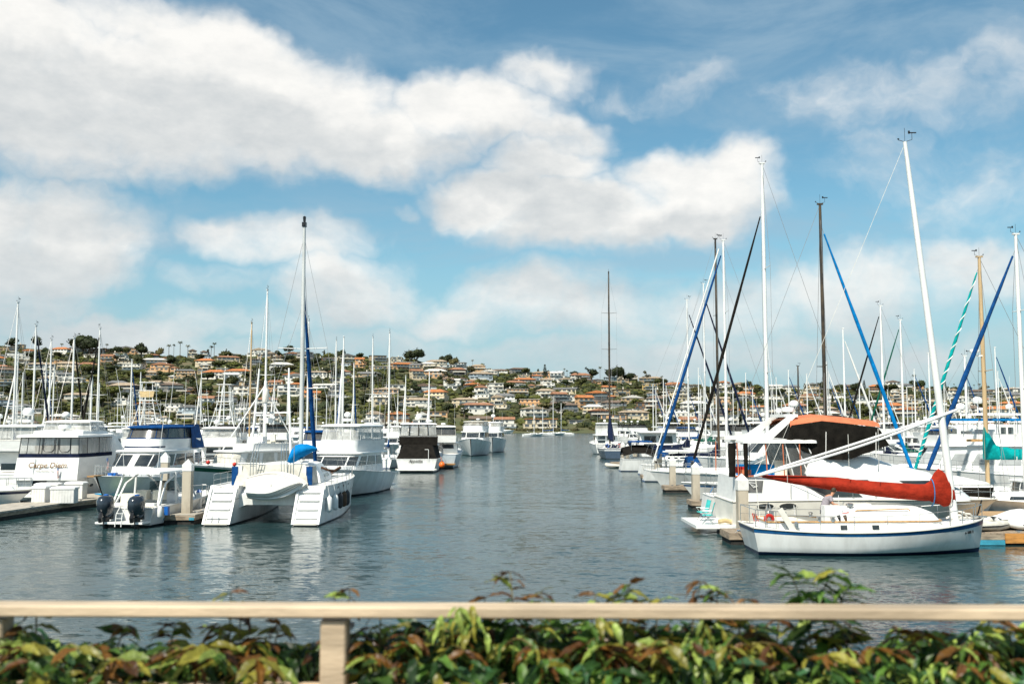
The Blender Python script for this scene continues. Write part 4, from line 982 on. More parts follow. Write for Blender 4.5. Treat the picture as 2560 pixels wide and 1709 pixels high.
boxo('cockpit_sole', (2.1, 0, .62), (2.7, 1.9, .05), DECKT, root)
for sy in (-1, 1): boxo('cockpit_seat', (2.1, sy * .78, 1.0), (2.6, .45, .08), CREAM, root)
boxo('cabin_hatch', (4.6, 0, 1.92), (.9, .8, .12), CREAM, root); boxo('companionway', (3.45, 0, 1.35), (.06, .7, .8), VARN, root)
b = MB(); b.lathe([(.09, 0), (.09, .16), (.16, .20), (.16, .27), (.05, .30)], 10, (4.1, -.6, 1.72)); b.build('vent', STEEL, root)
for x, y in ((3.25, -1.05), (3.0, 1.05), (2.7, -1.05)):
    b = MB(); b.lathe([(.09, 0), (.07, .08), (.10, .18), (.03, .2)], 10, (x, y, 1.32)); b.build('winch', STEEL, root)
for x in (3.5, 3.75):
    b = MB(); b.tube([(x, -1.0, 1.45 + .12), (x + .05, -1.0, 1.3)], .07, 7); b.build('coiled_line', BLACKP if x < 3.6 else MATS['brown_fender'], root)
tubeo('red_line_coil', [(3.55, -.95, 1.45), (3.7, -.93, 1.62), (3.95, -.9, 1.66)], .035, RED, root)
b = MB(); b.tube([(.95, .42 * math.cos(a * math.pi / 8), 1.55 + .42 * math.sin(a * math.pi / 8)) for a in range(17)], .018, 5)
for a in range(6): b.tube([(.95, 0, 1.55), (.95, .42 * math.cos(a * math.pi / 3), 1.55 + .42 * math.sin(a * math.pi / 3))], .012, 4)
b.box((1.05, 0, 1.2), (.2, .2, .9)); b.build('steering_wheel', STEEL, root)
H.rail(root, .01, .13, 3, .72, STEEL, .06, .016, mid=True, name='stern_pulpit', aft=True)
H.rail(root, .13, .80, 5, .62, WIRE, .06, .012, mid=True, name='lifeline')
H.rail(root, .80, .985, 3, .58, STEEL, .04, .016, mid=False, bow=True, name='bow_pulpit')
b = MB(); b.tube([(.75 + .15 * math.cos(t_), -.9, 1.4 + .15 * math.sin(t_)) for t_ in [math.pi * i / 8 for i in range(-1, 10)]], .07, 6); b.build('red_horseshoe_buoy', RED, root)
for k in range(3): tubeo('red_line_hank', [(.12 + .06 * k, -.7, 1.62), (.2 + .08 * k, -.7, 1.3)], .022, RED, root, 5)
boxo('boarding_plank', (1.35, -1.5, 1.32), (.22, .06, 1.25), CREAM, root, ry=-.55)
b = MB(); b.lathe([(.05, 0), (.1, .05), (.1, .3), (.04, .36)], 8, (1.7, -1.35, .98)); b.build('stern_light', STEEL, root)
for k, (x, z) in enumerate(((8.95, 1.62), (9.2, 1.55), (8.8, 1.5))): tubeo('dock_line', [(x - .5, -.1 + .1 * k, 1.34), (x - .2, .1, z), (x, -.1, z - .02), (x + .2, 0, 1.36)], .04, ROPE, root, 5)
boxo('anchor_roller', (9.6, 0, 1.42), (.6, .22, .06), STEEL, root)
tp = P(2262, 355, CY); topx = tp.x - CX; topz = tp.z; mx = 8.62
def mp(t): return Vector((lerp(mx, topx, t), 0, lerp(1.2, topz, t)))
tubeo('mast', [mp(t) for t in (0, .25, .5, .75, .92, 1)], [.155, .15, .135, .115, .095, .08], ALU, root, 12)
tubeo('mast_track', [mp(t) + Vector((-.12 * (1 - .4 * t), -.02, 0)) for t in (.12, .5, .96)], [.02, .02, .015], BLACKP, root, 4)
vane(root, tuple(mp(1)), 1.1)
tubeo('halyard', [mp(.985) + Vector((-.1, 0, 0)), Vector((P(1918, 1190, CY).x - CX, 0, P(1918, 1190, CY).z))], .010, ROPE, root, 4)
e0 = P(1886, 1190, CY); e1 = P(2392, 1024, CY); A = Vector((e0.x - CX, 0, e0.z)); Bv = Vector((e1.x - CX, 0, e1.z))
b = MB()
for sy in (-1, 1):
    b.tube([A.lerp(Bv, t) + Vector((0, sy * .62 * math.sin(math.pi * min(.995, t ** .8)), -.10 * math.sin(math.pi * t))) for t in [i / 16 for i in range(17)]], .055, 8)
b.build('wishbone_boom', ALU, root)
rings = []; rr_ = random.Random(5)
for i, (px, yt, yb) in enumerate([(1906, 1186, 1193), (1945, 1187, 1202), (1990, 1188, 1210), (2040, 1190, 1219), (2090, 1193, 1226), (2140, 1198, 1233), (2190, 1203, 1240), (2240, 1206, 1246), (2290, 1209, 1250), (2312, 1210, 1251), (2323, 1201, 1252), (2334, 1184, 1256), (2346, 1169, 1262), (2355, 1176, 1265), (2370, 1188, 1264), (2382, 1199, 1262)]):
    a = P(px, yt, CY); c = P(px, yb, CY); x = a.x - CX; zc = (a.z + c.z) / 2; hz = (a.z - c.z) / 2; w = .10 + .18 * min(1, i / 5) if i < 10 else .30
    if i >= 10: w = .24
    if i >= 13: w = .19
    if i >= 15: w = .17
    rings.append([(x + (.0 if i < 10 else .02 * math.sin(3 * t + i)), w * math.cos(t) * (1 - .5 * max(0, math.sin(t))) * (1 + .12 * math.sin(i * 2.1 + 4 * t)), zc + hz * math.sin(t) * (1 + .045 * math.sin(i * 2.7 + 2 * t))) for t in [2 * math.pi * j / 24 for j in range(24)]])
b = MB(); b.loft(rings); b.build('sail_cover', CANVR, root, ang=70)
x = P(2328, 1230, CY).x - CX; z = P(2328, 1230, CY).z
for xx, m_ in ((x, ROPEB), (P(2370, 1200, CY).x - CX, ROPE)):
    tubeo('cover_lashing', [(xx, -.36 * math.sin(t), z + .55 * math.cos(t)) for t in [math.pi * i / 8 for i in range(9)]], .022, m_, root, 5)
for px_, y1_, y2_ in ((1966, 1135, 1215), (2120, 1085, 1190), (2195, 1070, 1200)):
    a = P(px_, y1_, CY - .5); c = P(px_ + 3, y2_, CY - .35); tubeo('lazy_jack', [(a.x - CX, -.5, a.z), (c.x - CX, -.36, c.z)], .012, ROPE, root, 4)
a = P(1889, 1196, CY); tubeo('mainsheet', [(a.x - CX, 0, a.z), (.55, -.1, 1.4)], .02, ROPE, root, 4)
a = P(1925, 1105, CY); tubeo('topping_lift', [(P(1889, 1185, CY).x - CX, 0, P(1889, 1185, CY).z), (a.x - CX, 0, a.z)], .012, ROPE, root, 4)
bs = .925
texto('lettering', '6 100 2', .15, BLACKP, root, Matrix.Translation(H.pt(.885, .66, -1) + Vector((0, -.03, 0))) @ Matrix.Rotation(math.atan2(1.05, 2.4), 4, 'Z') @ Matrix.Rotation(-.08, 4, 'Y') @ SIDE, 0, .01, 'LEFT', .004)
for st in (.03, .52, .60, .96): b = MB(); q = H.pt(st, .87, -1); b.lathe([(.03, -.01), (.03, .02)], 8, (q.x, q.z, -q.y)); 

# person standing in the cockpit, leaning forward over the cabin top
def person(x, y, z, rz):
    root = empty('person', (x, y, z), rz, 'person in a grey T-shirt leaning forward beside the red sail cover', 'person')
    me = bpy.data.meshes.new('body')
    # joints: pelvis root first
    J = [(0, 0, .92), (.03, 0, 1.10), (.12, 0, 1.30), (.24, 0, 1.43), (.33, 0, 1.50), (.40, 0, 1.60), (.43, 0, 1.70), (.44, 0, 1.76),
         (.22, -.20, 1.42), (.30, -.24, 1.17), (.52, -.20, 1.02), (.60, -.18, .99), (.22, .20, 1.42), (.33, .24, 1.18), (.54, .18, 1.10), (.62, .16, 1.10),
         (0, -.10, .86), (.05, -.11, .47), (0, -.11, .08), (.15, -.12, .03), (0, .10, .86), (.02, .12, .47), (-.06, .12, .08), (.09, .13, .03)]
    E = [(0, 1), (1, 2), (2, 3), (3, 4), (4, 5), (5, 6), (6, 7), (3, 8), (8, 9), (9, 10), (10, 11), (3, 12), (12, 13), (13, 14), (14, 15), (0, 16), (16, 17), (17, 18), (18, 19), (0, 20), (20, 21), (21, 22), (22, 23)]
    RR = [.15, .15, .16, .13, .06, .075, .10, .075, .065, .048, .038, .035, .065, .048, .038, .035, .10, .062, .045, .04, .10, .062, .045, .04]
    def skin(name, J, E, RR, m, rootv=0, sx=1.0):
        me = bpy.data.meshes.new(name); me.from_pydata(J, E, []); me.materials.append(m)
        o = bpy.data.objects.new(name, me); COL.objects.link(o)
        md = o.modifiers.new('skin', 'SKIN'); md.use_smooth_shade = True
        sk = me.skin_vertices[0].data if me.skin_vertices else None
        if sk is None:
            bpy.context.view_layer.objects.active = o; bpy.ops.object.modifier_remove(modifier='skin'); bpy.ops.object.modifier_add(type='SKIN'); o.modifiers[0].use_smooth_shade = True; sk = me.skin_vertices[0].data
        for i, r_ in enumerate(RR): sk[i].radius = (r_ * sx, r_); sk[i].use_root = (i == rootv)
        sb = o.modifiers.new('sub', 'SUBSURF'); sb.levels = 2; sb.render_levels = 2
        dg = bpy.context.evaluated_depsgraph_get(); m2 = bpy.data.meshes.new_from_object(o.evaluated_get(dg)); o.modifiers.clear(); o.data = m2; m2.name = name; m2.materials.clear(); m2.materials.append(m)
        o.parent = root; return o
    skin('body', J, E, RR, SKIN)
    skin('shirt', [(0, 0, .93), (.04, 0, 1.12), (.13, 0, 1.30), (.23, 0, 1.42), (.22, -.19, 1.43), (.27, -.235, 1.24), (.22, .19, 1.43), (.29, .235, 1.25)], [(0, 1), (1, 2), (2, 3), (3, 4), (4, 5), (3, 6), (6, 7)], [.185, .18, .185, .14, .092, .085, .092, .085], SHIRT, 1)
    skin('shorts', [(0, 0, .98), (0, -.10, .84), (.04, -.11, .55), (0, .10, .84), (.02, .12, .55)], [(0, 1), (1, 2), (0, 3), (3, 4)], [.165, .12, .095, .12, .095], SHORTS, 0)
    b = MB(); b.lathe([(.02, .19), (.07, .17), (.105, .10), (.108, .02), (.09, -.04), (.02, -.05)], 12, (.42, 0, 1.67)); b.build('hair', HAIR, root, ang=80)
    for sy in (-1, 1):      # hands: palm and five bent fingers
        px_, py_, pz_ = (.62, sy * .17, .985 if sy < 0 else 1.095)
        Jh = [(px_ - .03, py_, pz_), (px_ + .03, py_, pz_ - .01)]; Eh = [(0, 1)]; Rh = [.032, .03]
        for k in range(4):
            yy = py_ + (k - 1.5) * .021; n = len(Jh); L_ = [.062, .07, .066, .05][k]
            Jh += [(px_ + .05, yy, pz_ - .008), (px_ + .05 + L_ * .6, yy, pz_ - .02), (px_ + .05 + L_, yy, pz_ - .05)]; Eh += [(1, n), (n, n + 1), (n + 1, n + 2)]; Rh += [.010, .009, .008]
        n = len(Jh); Jh += [(px_ + .0, py_ - sy * .035, pz_ - .005), (px_ + .045, py_ - sy * .055, pz_ - .02)]; Eh += [(0, n), (n, n + 1)]; Rh += [.011, .009]
        skin('hand', Jh, Eh, Rh, SKIN)
    b = MB()
    for sy in (-1, 1): b.box((.52, sy * .035, 1.70), (.012, .022, .012)); 
    b.build('eyes', BLACKP, root); b = MB(); b.box((.535, 0, 1.67), (.035, .025, .04), ry=.3); b.build('nose', SKIN, root)
    for sy in (-1, 1): boxo('shoe', ((.07, sy * .115, .045) if sy < 0 else (.01, sy * .125, .045)), (.27, .10, .09), SHORTS, root)
    return root
person(CX + 3.2, CY - .1, .80, 0)
boxo('hatch_board', (3.32, -.72, 1.62), (.7, .5, .62), WHITE, bpy.data.objects['catboat'])

# ---------------------------------------------------------------- cruiser with orange and black canvas
root = empty('motor_yacht', label='white motor yacht with orange and black canvas top behind the catboat', cat='motor yacht'); OX, OY = 10.5, 50.0
place(root, OX, OY, 0)
H = Hull(root, 13.6, 4.6, 1.50, 1.62, 1.52, tw=.94, fl=.86, flb=.12, rake=1.9, trans=.05, sm=.35, pe=2.4, qe=.75, stripe=GREYL, stripe_t=(.955, .985), nst=22, m=CREAM)
H.port(root, .115, .84, .03, .085, -1); H.port(root, .195, .84, .03, .085, -1)
def oz(py, Y=47.8): return P(1280, py, Y).z
def ox(px, Y=47.8): return P(px, 1200, Y).x - OX
h = 2.12
c = Cab([(1.5, .1, 12.2, h, h * .80, 2.6), (2.0, .15, 11.6, h, h * .80, 2.6), (2.68, .2, 10.2, h * .97, h * .80, 2.4)])
c.shell(root, 'deckhouse', WHITE, camber=.05)
def px_u(px): return (ox(px) - .15) / (9.0 - .15)
c.win(root, px_u(1854), px_u(1906), 1.98, 2.52, VINYLD, px_u(1854), px_u(1917), name='aft_window')
c.win(root, px_u(2058), px_u(2150), 1.74, 2.35, GLASS, px_u(2022), px_u(2140), name='saloon_window')
c.win(root, px_u(2160), px_u(2235), 2.0, 2.55, GLASS, px_u(2175), px_u(2215)); c.win(root, 1.0, 1.18, 2.05, 2.5, GLASS); c.win(root, 1.22, 1.48, 2.05, 2.55, GLASS); c.win(root, 1.52, 1.78, 2.05, 2.55, GLASS)
fl_ = Cab([(2.62, 3.6, 10.4, h * 1.0, h * .76, 3.6), (2.85, 3.5, 10.1, h * 1.04, h * .78, 3.8), (3.35, 3.7, 7.9, h * .98, h * .74, 2.2), (3.62, 3.9, 7.2, h * .9, h * .68, 1.8)])
fl_.shell(root, 'flybridge', WHITE, camber=.02)
tubeo('cockpit_rail', [(.1, -h, 2.72), (1.3, -h, 2.74), (2.6, -h, 2.72)], .04, CANVO, root)
for px in (1848, 1920, 1963, 2005):
    tubeo('canvas_post', [(ox(px) , -h, 2.70), (ox(px) - .05, -h * .98, 4.3)], .028, CANVO, root)
tubeo('canvas_post', [(ox(1876), -h, 2.70), (ox(1876), -h * .98, 4.3)], .018, BLACKP, root); tubeo('canvas_post', [(.1, h, 2.7), (.1, h * .98, 4.3)], .028, CANVO, root)
for px, w in ((1832, .34), (1867, .2)):
    b = MB(); x = ox(px); b.loft([[(x + (w / 2) * math.cos(t) * (1 + .1 * math.sin(i)), -h + .12 * math.sin(t) + .03, 4.3 - 1.6 * i / 6) for t in [2 * math.pi * j / 10 for j in range(10)]] for i in range(7)]); b.build('rolled_curtain', CANVK, root, ang=60)
slab(root, 'cockpit_hardtop', .55, 4.3, h * 1.02, h, .3, 4.30, .12, WHITE, .10)
wsc = Cab([(2.66, 3.0, 4.9, h * .95, h * .9, .4), (4.3, 2.6, 3.9, h * .93, h * .88, .3)])
wsc.shell(root, 'wind_screen_canvas', VINYLD, top=False); wsc.bars(root, [0, .5, 1, 2, 2.5, 3], 2.66, 4.3, ALU, .03, 'screen_frame')
boxo('blue_cover', (1.6, -.6, 2.95), (1.9, 1.0, .55), CANVBR, root); boxo('orange_bag', (.8, -1.4, 2.9), (.5, .3, .22), CANVO, root); boxo('red_bag', (.55, -1.3, 3.0), (.45, .3, .3), RED, root)
boxo('helm_seat', (2.6, -.9, 3.0), (.6, .6, .9), CUSH, root)
b = MB()
for sy in (-1, 1):
    b.loft([[(1.6 + dx, sy * (h * .92 - .35 * t) + dy, 4.35 + 1.35 * t) if False else (lerp(1.5, 3.15, t) + dx * lerp(1, .55, t), sy * (h * .88 - .25 * t) + dy, 4.35 + 1.3 * t) for dx, dy in ((-.34, -.07), (.34, -.07), (.34, .07), (-.34, .07))] for t in (0, .35, .7, 1)])
b.box((3.1, 0, 5.62), (.65, h * 1.3, .14)); b.build('radar_arch', WHITE, root)
radar_drum(root, 3.2, -.5, 5.68, .32, .22); dome(root, 3.1, .9, 5.68, .16, post=.1)
surf = slab(root, 'stowed_board', -.0, 2.4, .5, .5, .3, 4.44, .16, CREAM)
# canvas: orange crown, black curtains
cw = 1.95; xs4 = [P(p_, 1100, 48.3).x - OX for p_ in (1976, 2052, 2122, 2196)]; zt4 = [5.42, 5.62, 5.5, 5.32]; zl4 = [5.15, 5.36, 5.22, 5.06]
rings = []
for x, a, q in zip(xs4, zt4, zl4): rings.append([(x, -cw, q), (x, -cw * .94, q + (a - q) * .75), (x, -cw * .5, a + .05), (x, 0, a + .09), (x, cw * .5, a + .05), (x, cw * .94, q + (a - q) * .75), (x, cw, q)])
rings.insert(0, [(xs4[0] - .05, y, z - .1) for _, y, z in rings[0]]); b = MB(); b.loft(rings, close=False, cap=False); b.build('canvas_top', CANVO, root, ang=60)
for sy in (-1, 1):
    b = MB(); top = [(xs4[0], 5.15), (xs4[1], 5.36), (xs4[2], 5.22), (xs4[3] - .1, 5.06)]; N = 24; g = []
    bot = [(2.7, 4.42), (4.2, 3.55), (5.6, 3.5), (7.6, 4.2)]
    def pl(L_, t):
        u = t * (len(L_) - 1); i = min(len(L_) - 2, int(u)); f_ = u - i; return (lerp(L_[i][0], L_[i + 1][0], f_), lerp(L_[i][1], L_[i + 1][1], f_))
    for i in range(N + 1):
        a = pl(top, i / N); q = pl(bot, i / N); fo = .09 * math.sin(i * 1.9)
        g.append([(lerp(a[0], q[0], t), sy * (cw + .02 + fo * t + .04 * math.sin(t * 6)), lerp(a[1], q[1], t) - (.02 if t == 0 else 0)) for t in (0, .25, .5, .75, 1)])
    b.loft(g, close=False, cap=False); b.build('canvas_curtain', CANVK, root, ang=70)
b = MB(); b.add([(xs4[0], -cw, 5.15), (xs4[0], cw, 5.15), (2.7, cw, 4.42), (2.7, -cw, 4.42)], [(0, 1, 2, 3)]); b.add([(xs4[3] - .1, -cw, 5.06), (xs4[3] - .1, cw, 5.06), (7.6, cw, 4.2), (7.6, -cw, 4.2)], [(3, 2, 1, 0)]); b.build('canvas_end', CANVK, root, smooth=False)
for x in (4.6, 7.0): tubeo('canvas_strap', [(x, -cw, 5.1), (x - .1, -h, 3.6)], .02, CANVW, root, 4)
b = MB(); q = Cab([(.26, -1.75, .3, 2.15, 2.2, .2), (.40, -1.75, .3, 2.15, 2.2, .2)]); q.shell(root, 'swim_platform', WHITE, bottom=True, camber=0)
H.rail(root, .42, .985, 7, .7, STEEL, .08, .016, mid=True, bow=True, name='bow_rail')
for i in range(3): tubeo('boarding_rail', [(ox(1976) + i * .8, -2.2, 1.55), (ox(1976) + i * .8, -2.2, 2.55 - i * .35), (ox(1976) + i * .8 + .8, -2.2, 2.2 - i * .35)], .014, STEEL, root, 4)
antenna(root, 3.0, 1.2, 5.6, 4.5, -.4); fender(root, (5.0, -2.35, 1.0), .6, .12, WHITE)
boxo('emblem_plate', (ox(1885), -h - .035, 2.28), (.25, .01, .02), WHITE, root, ry=.5); tubeo('emblem_outline', [(ox(1872), -h - .05, 2.45), (ox(1890), -h - .05, 2.40), (ox(1894), -h - .05, 2.28), (ox(1884), -h - .05, 2.20), (ox(1872), -h - .05, 2.45)], .018, WHITE, root, 4)

# folding chairs on its swim platform
def chair(x, y, z, rz, label, group=None):
    root = empty('folding_chair', (x, y, z), rz, label, 'chair', group)
    boxo('seat', (0, 0, .42), (.48, .5, .03), TURQ, root); boxo('backrest', (-.26, 0, .74), (.04, .5, .55), TURQ, root, ry=-.25)
    for sy in (-1, 1):
        tubeo('leg', [(-.26, sy * .27, 0), (.24, sy * .27, .62)], .014, STEEL, root); tubeo('leg', [(.26, sy * .25, 0), (-.2, sy * .25, .45), (-.36, sy * .25, 1.02)], .014, STEEL, root)
        boxo('armrest', (.02, sy * .28, .63), (.46, .05, .03), WHITE, root)
chair(9.45, 48.6, .42, 2.9, 'folding chair with turquoise seat and back on the swim platform, nearer the channel', 'turquoise chairs on the swim platform')
chair(9.55, 50.3, .42, 3.3, 'second turquoise folding chair further back on the same swim platform', 'turquoise chairs on the swim platform')
b = MB(); b.loft([[(9.9 + .35 * i, 48.3 + .12 * math.cos(t) + .1 * math.sin(i), .55 + .11 * math.sin(t) + .05 * math.sin(i * 2)) for t in [2 * math.pi * j / 8 for j in range(8)]] for i in range(5)]); tag(b.build('towel', YELLOW), 'crumpled yellow towel lying on the yacht swim platform', 'towel')

# ---------------------------------------------------------------- bicycle on the dock behind the catboat
root = empty('bicycle', (12.2, 44.6, .52), 0, 'small folding bicycle leaning behind the catboat cockpit', 'bicycle')
for x in (-.42, .42):
    b = MB(); b.tube([(x + .26 * math.cos(a), 0, .27 + .26 * math.sin(a)) for a in [2 * math.pi * i / 16 for i in range(17)]], .022, 5, cap=False)
    for k in range(6): b.tube([(x, 0, .27), (x + .26 * math.cos(k * 1.047), 0, .27 + .26 * math.sin(k * 1.047))], .005, 3)
    b.build('wheel', RUBBER, root)
b = MB(); b.tube([(.42, 0, .27), (.33, 0, .75), (.30, 0, 1.12)], .018, 5); b.tube([(.35, 0, .62), (-.02, 0, .33)], .024, 5); b.tube([(-.02, 0, .33), (-.16, 0, .9)], .018, 5); b.tube([(-.42, 0, .27), (-.02, 0, .33)], .014, 5); b.tube([(-.42, 0, .27), (-.12, 0, .7)], .014, 5); b.build('frame', WHITE, root)
boxo('saddle', (-.18, 0, .95), (.26, .13, .06), BLACKP, root); tubeo('handlebar', [(.2, -.28, 1.16), (.30, -.1, 1.13), (.30, .1, 1.13), (.2, .28, 1.16)], .016, BLACKP, root)

# ---------------------------------------------------------------- docks and pilings
def piling(x, y, zb, zt, label, w=.46, cap=.75, group='square concrete pilings with white cone caps'):
    root = empty('piling', (x, y, zb), rnd.uniform(-.05, .05), label, 'piling', group); hgt = zt - zb
    b = MB(); b.box((0, 0, (hgt - cap) / 2 - 1.0), (w, w, hgt - cap + 2.0)); b.build('post', CONCP, root, smooth=False)
    b = MB(); h2 = w / 2 + .02
    b.loft([[(-h2, -h2, hgt - cap), (h2, -h2, hgt - cap), (h2, h2, hgt - cap), (-h2, h2, hgt - cap)], [(-h2, -h2, hgt - .30), (h2, -h2, hgt - .30), (h2, h2, hgt - .30), (-h2, h2, hgt - .30)], [(-.01, -.01, hgt), (.01, -.01, hgt), (.01, .01, hgt), (-.01, .01, hgt)]]); b.build('cone_cap', BOXW, root, smooth=False)
def dock(name, x0, x1, y0, y1, label, top=.5, m=None, edge=None, planks='x', fl=True, group='floating docks', cat='dock', pw=.24, pn=60):
    root = empty(name, ((x0 + x1) / 2, (y0 + y1) / 2, 0), 0, label, cat, group); w, d = x1 - x0, y1 - y0
    b = MB(); b.box((0, 0, .12), (w - .16, d - .16, .4)); b.build('float', WOODK, root, smooth=False)
    for sy in (-1, 1): boxo('edge_beam', (0, sy * (d / 2 - .05), top - .15), (w, .1, .24), edge or WOODD, root)
    for sx in (-1, 1): boxo('edge_beam', (sx * (w / 2 - .05), 0, top - .15), (.1, d - .21, .24), edge or WOODD, root)
    n = min(pn, int((w if planks == 'x' else d) / pw)); 
    if n > 1:
        q = (w - .0 if planks == 'x' else d) / n; pb = MB(); pb.box((0, 0, 0), (q - .018, d, .045) if planks == 'x' else (w, q - .018, .045)); me = pb.mesh('plank', m or WOODD, smooth=False)
        for i in range(n):
            o = bpy.data.objects.new('plank', me); COL.objects.link(o); o.parent = root; t = -((w if planks == 'x' else d) / 2) + q * (i + .5)
            o.location = (t, 0, top - .005 + .004 * math.sin(i * 3.7)) if planks == 'x' else (0, t, top - .005 + .004 * math.sin(i * 3.7))
    return root
CW = CONC
dk = dock('finger_dock', 9.4, 30, 43.6, 45.6, 'weathered plank finger dock between the catboat and the orange-topped yacht', planks='x', pw=.28, pn=74)
boxo('edge_board', (3.25, -1.06, .30), (3.3, .06, .42), WOODO, dk); boxo('dock_bumper', (.3, -1.08, .12), (2.5, .12, .20), FLOATB, dk)
dk.location.y = 44.6
dock('finger_dock', 11.0, 27, 61.6, 63.4, 'finger dock with a concrete piling beside the black furled sail', planks='x', pw=.5, pn=30)
dock('finger_dock', 11.6, 27, 76.3, 78.0, 'finger dock with a blue-white bumper in front of the blue furled sail', planks='x', pw=.6, pn=24)
dock('finger_dock', 12.0, 28, 92.5, 94.2, 'short finger dock with grey pilings behind the blue furled sail', planks='x', pw=.7, pn=20)
dock('finger_dock', 12.3, 30, 124, 125.6, 'far finger dock beside the black racing sailboat', planks='x', pw=.8, pn=20)
piling(10.55, 46.1, .3, 2.95, 'large square concrete piling standing beside the catboat stern')
piling(11.45, 62.6, .3, 2.85, 'concrete piling with white cone cap at the foot of the black furled sail')
piling(12.35, 77.2, .3, 2.75, 'concrete piling with tall white cap right of the white sloop bow')
piling(13.7, 93.2, .3, 2.5, 'grey concrete piling behind the white sloop bow', cap=.5)
piling(14.45, 100, .3, 2.1, 'thin far concrete piling next to the grey one behind the sloop bow', cap=.5)
for k, (px, Y) in enumerate(((1556, 140), (1568, 144), (1586, 134))): piling(PX(px, Y), Y, .3, [2.7, 2.4, 2.6][k], ['left', 'middle', 'right'][k] + ' one of three white-capped pilings right of the racing sailboat', w=.5, cap=1.3)
piling(-17.25, 53.4, .3, 3.35, 'tall white-capped concrete piling in front of the centre console boat', w=.46, cap=.62)
piling(-21.1, 61.0, .3, 3.5, 'concrete piling standing in front of the blue-canopied cruiser bow', w=.42, cap=.62)
fd = dock('finger_dock', -18.4, -16.5, 52.4, 66, 'timber-edged finger dock between the centre console boat and the catamaran', planks='y', edge=MATS['dock_wood'], m=CONC, pw=.55, pn=25)
for sx in (-1, 1): boxo('corner_bumper', (sx * .78, -6.83, .30), (.26, .05, .13), FLOATB, fd)
# the main dock on the left, slightly bent
root = empty('main_dock', label='long bent concrete dock with dark timber edge at the lower left', cat='dock', group='floating docks')
edge = [(-27.9, 50.0), (-27.7, 54.0), (-26.9, 60.6), (-26.0, 64.5), (-25.4, 72)]
for (ax, ay), (bx, by) in zip(edge, edge[1:]):
    d = Vector((bx - ax, by - ay, 0)); L_ = d.length; n = max(2, int(L_ / 1.2)); ang = math.atan2(d.y, d.x)
    b = MB(); M_ = Matrix.Translation((ax, ay, 0)) @ Matrix.Rotation(ang, 4, 'Z')
    for i in range(n):
        q = L_ / n; b = MB(); b.box((0, 0, 0), (q - .02, 3.0, .10)); o = b.build('deck_panel', CONC, root, smooth=False); o.matrix_local = M_ @ Matrix.Translation((q * (i + .5), 1.52, .45))
    for zz, m_, hh in ((.30, WOODD, .17), (.08, WOODK, .26)):
        b = MB(); b.box((L_ / 2, .04, zz), (L_, .10, hh)); o = b.build('edge_beam', m_, root, smooth=False); o.matrix_local = M_
    b = MB(); b.box((L_ / 2, 1.6, .1), (L_, 2.6, .5)); o = b.build('float', WOODK, root, smooth=False); o.matrix_local = M_
def dock_box(x, y, w, d, h, rz, label):
    root = empty('dock_box', (x, y, .5), rz, label, 'dock box', 'white dock boxes on the left dock')
    b = MB(); b.box((0, 0, h * .45), (w, d, h * .9)); n = int(w / .16)
    for i in range(n): b.box((-w / 2 + w * (i + .5) / n, -d / 2 - .006, h * .43), (w / n - .03, .02, h * .8))
    b.build('box_body', BOXW, root, smooth=False); b = MB(); b.loft([[(sx * (w / 2 + .05) * q, sy * (d / 2 + .05) * q, z) for sx, sy in ((-1, -1), (1, -1), (1, 1), (-1, 1))] for q, z in ((1, h * .88), (1, h * .97), (.8, h * 1.04))]); b.build('lid', WHITE, root, smooth=False)
dock_box(-26.9, 60.4, 1.35, .8, .95, .1, 'wide white dock box with ribbed front nearest the water')
dock_box(-28.6, 61.0, .8, .7, .95, 0, 'narrow white dock box standing left of the wide one')
dock_box(-29.2, 63.2, 1.35, .8, 1.0, .1, 'long white dock box behind the narrow one')
dock_box(-27.6, 63.6, 1.1, .7, 1.05, .0, 'white dock box behind the wide one, below the yacht lettering')
b = MB(); k = 12; rings = []
for i in range(k + 1):
    t = i / k; w = .36 * math.sin(math.pi * max(.02, min(.98, t))) ** .6; rings.append([(-26.4 + 4.1 * t, 63.6 + w * math.cos(a), .72 + .14 * (w / .36) * math.sin(a) + .1 * (2 * t - 1) ** 2) for a in [2 * math.pi * j / 10 for j in range(10)]])
b.loft(rings)
KAY = bpy.data.materials.new('kayak_blue_green'); KAY.use_nodes = True; t_ = KAY.node_tree; pr = t_.nodes['Principled BSDF']; tx = nd(t_, 'ShaderNodeTexCoord'); s_ = nd(t_, 'ShaderNodeSeparateXYZ'); lk(t_, tx.outputs['Generated'], s_.inputs[0]); lk(t_, mixc(t_, mrange(t_, s_.outputs[0], .1, .55), (.01, .28, .55), (.45, .62, .30)), pr.inputs[0]); pr.inputs['Roughness'].default_value = .3
tag(b.build('kayak', KAY, ang=60), 'blue to yellow-green kayak lying on the left dock', 'kayak')

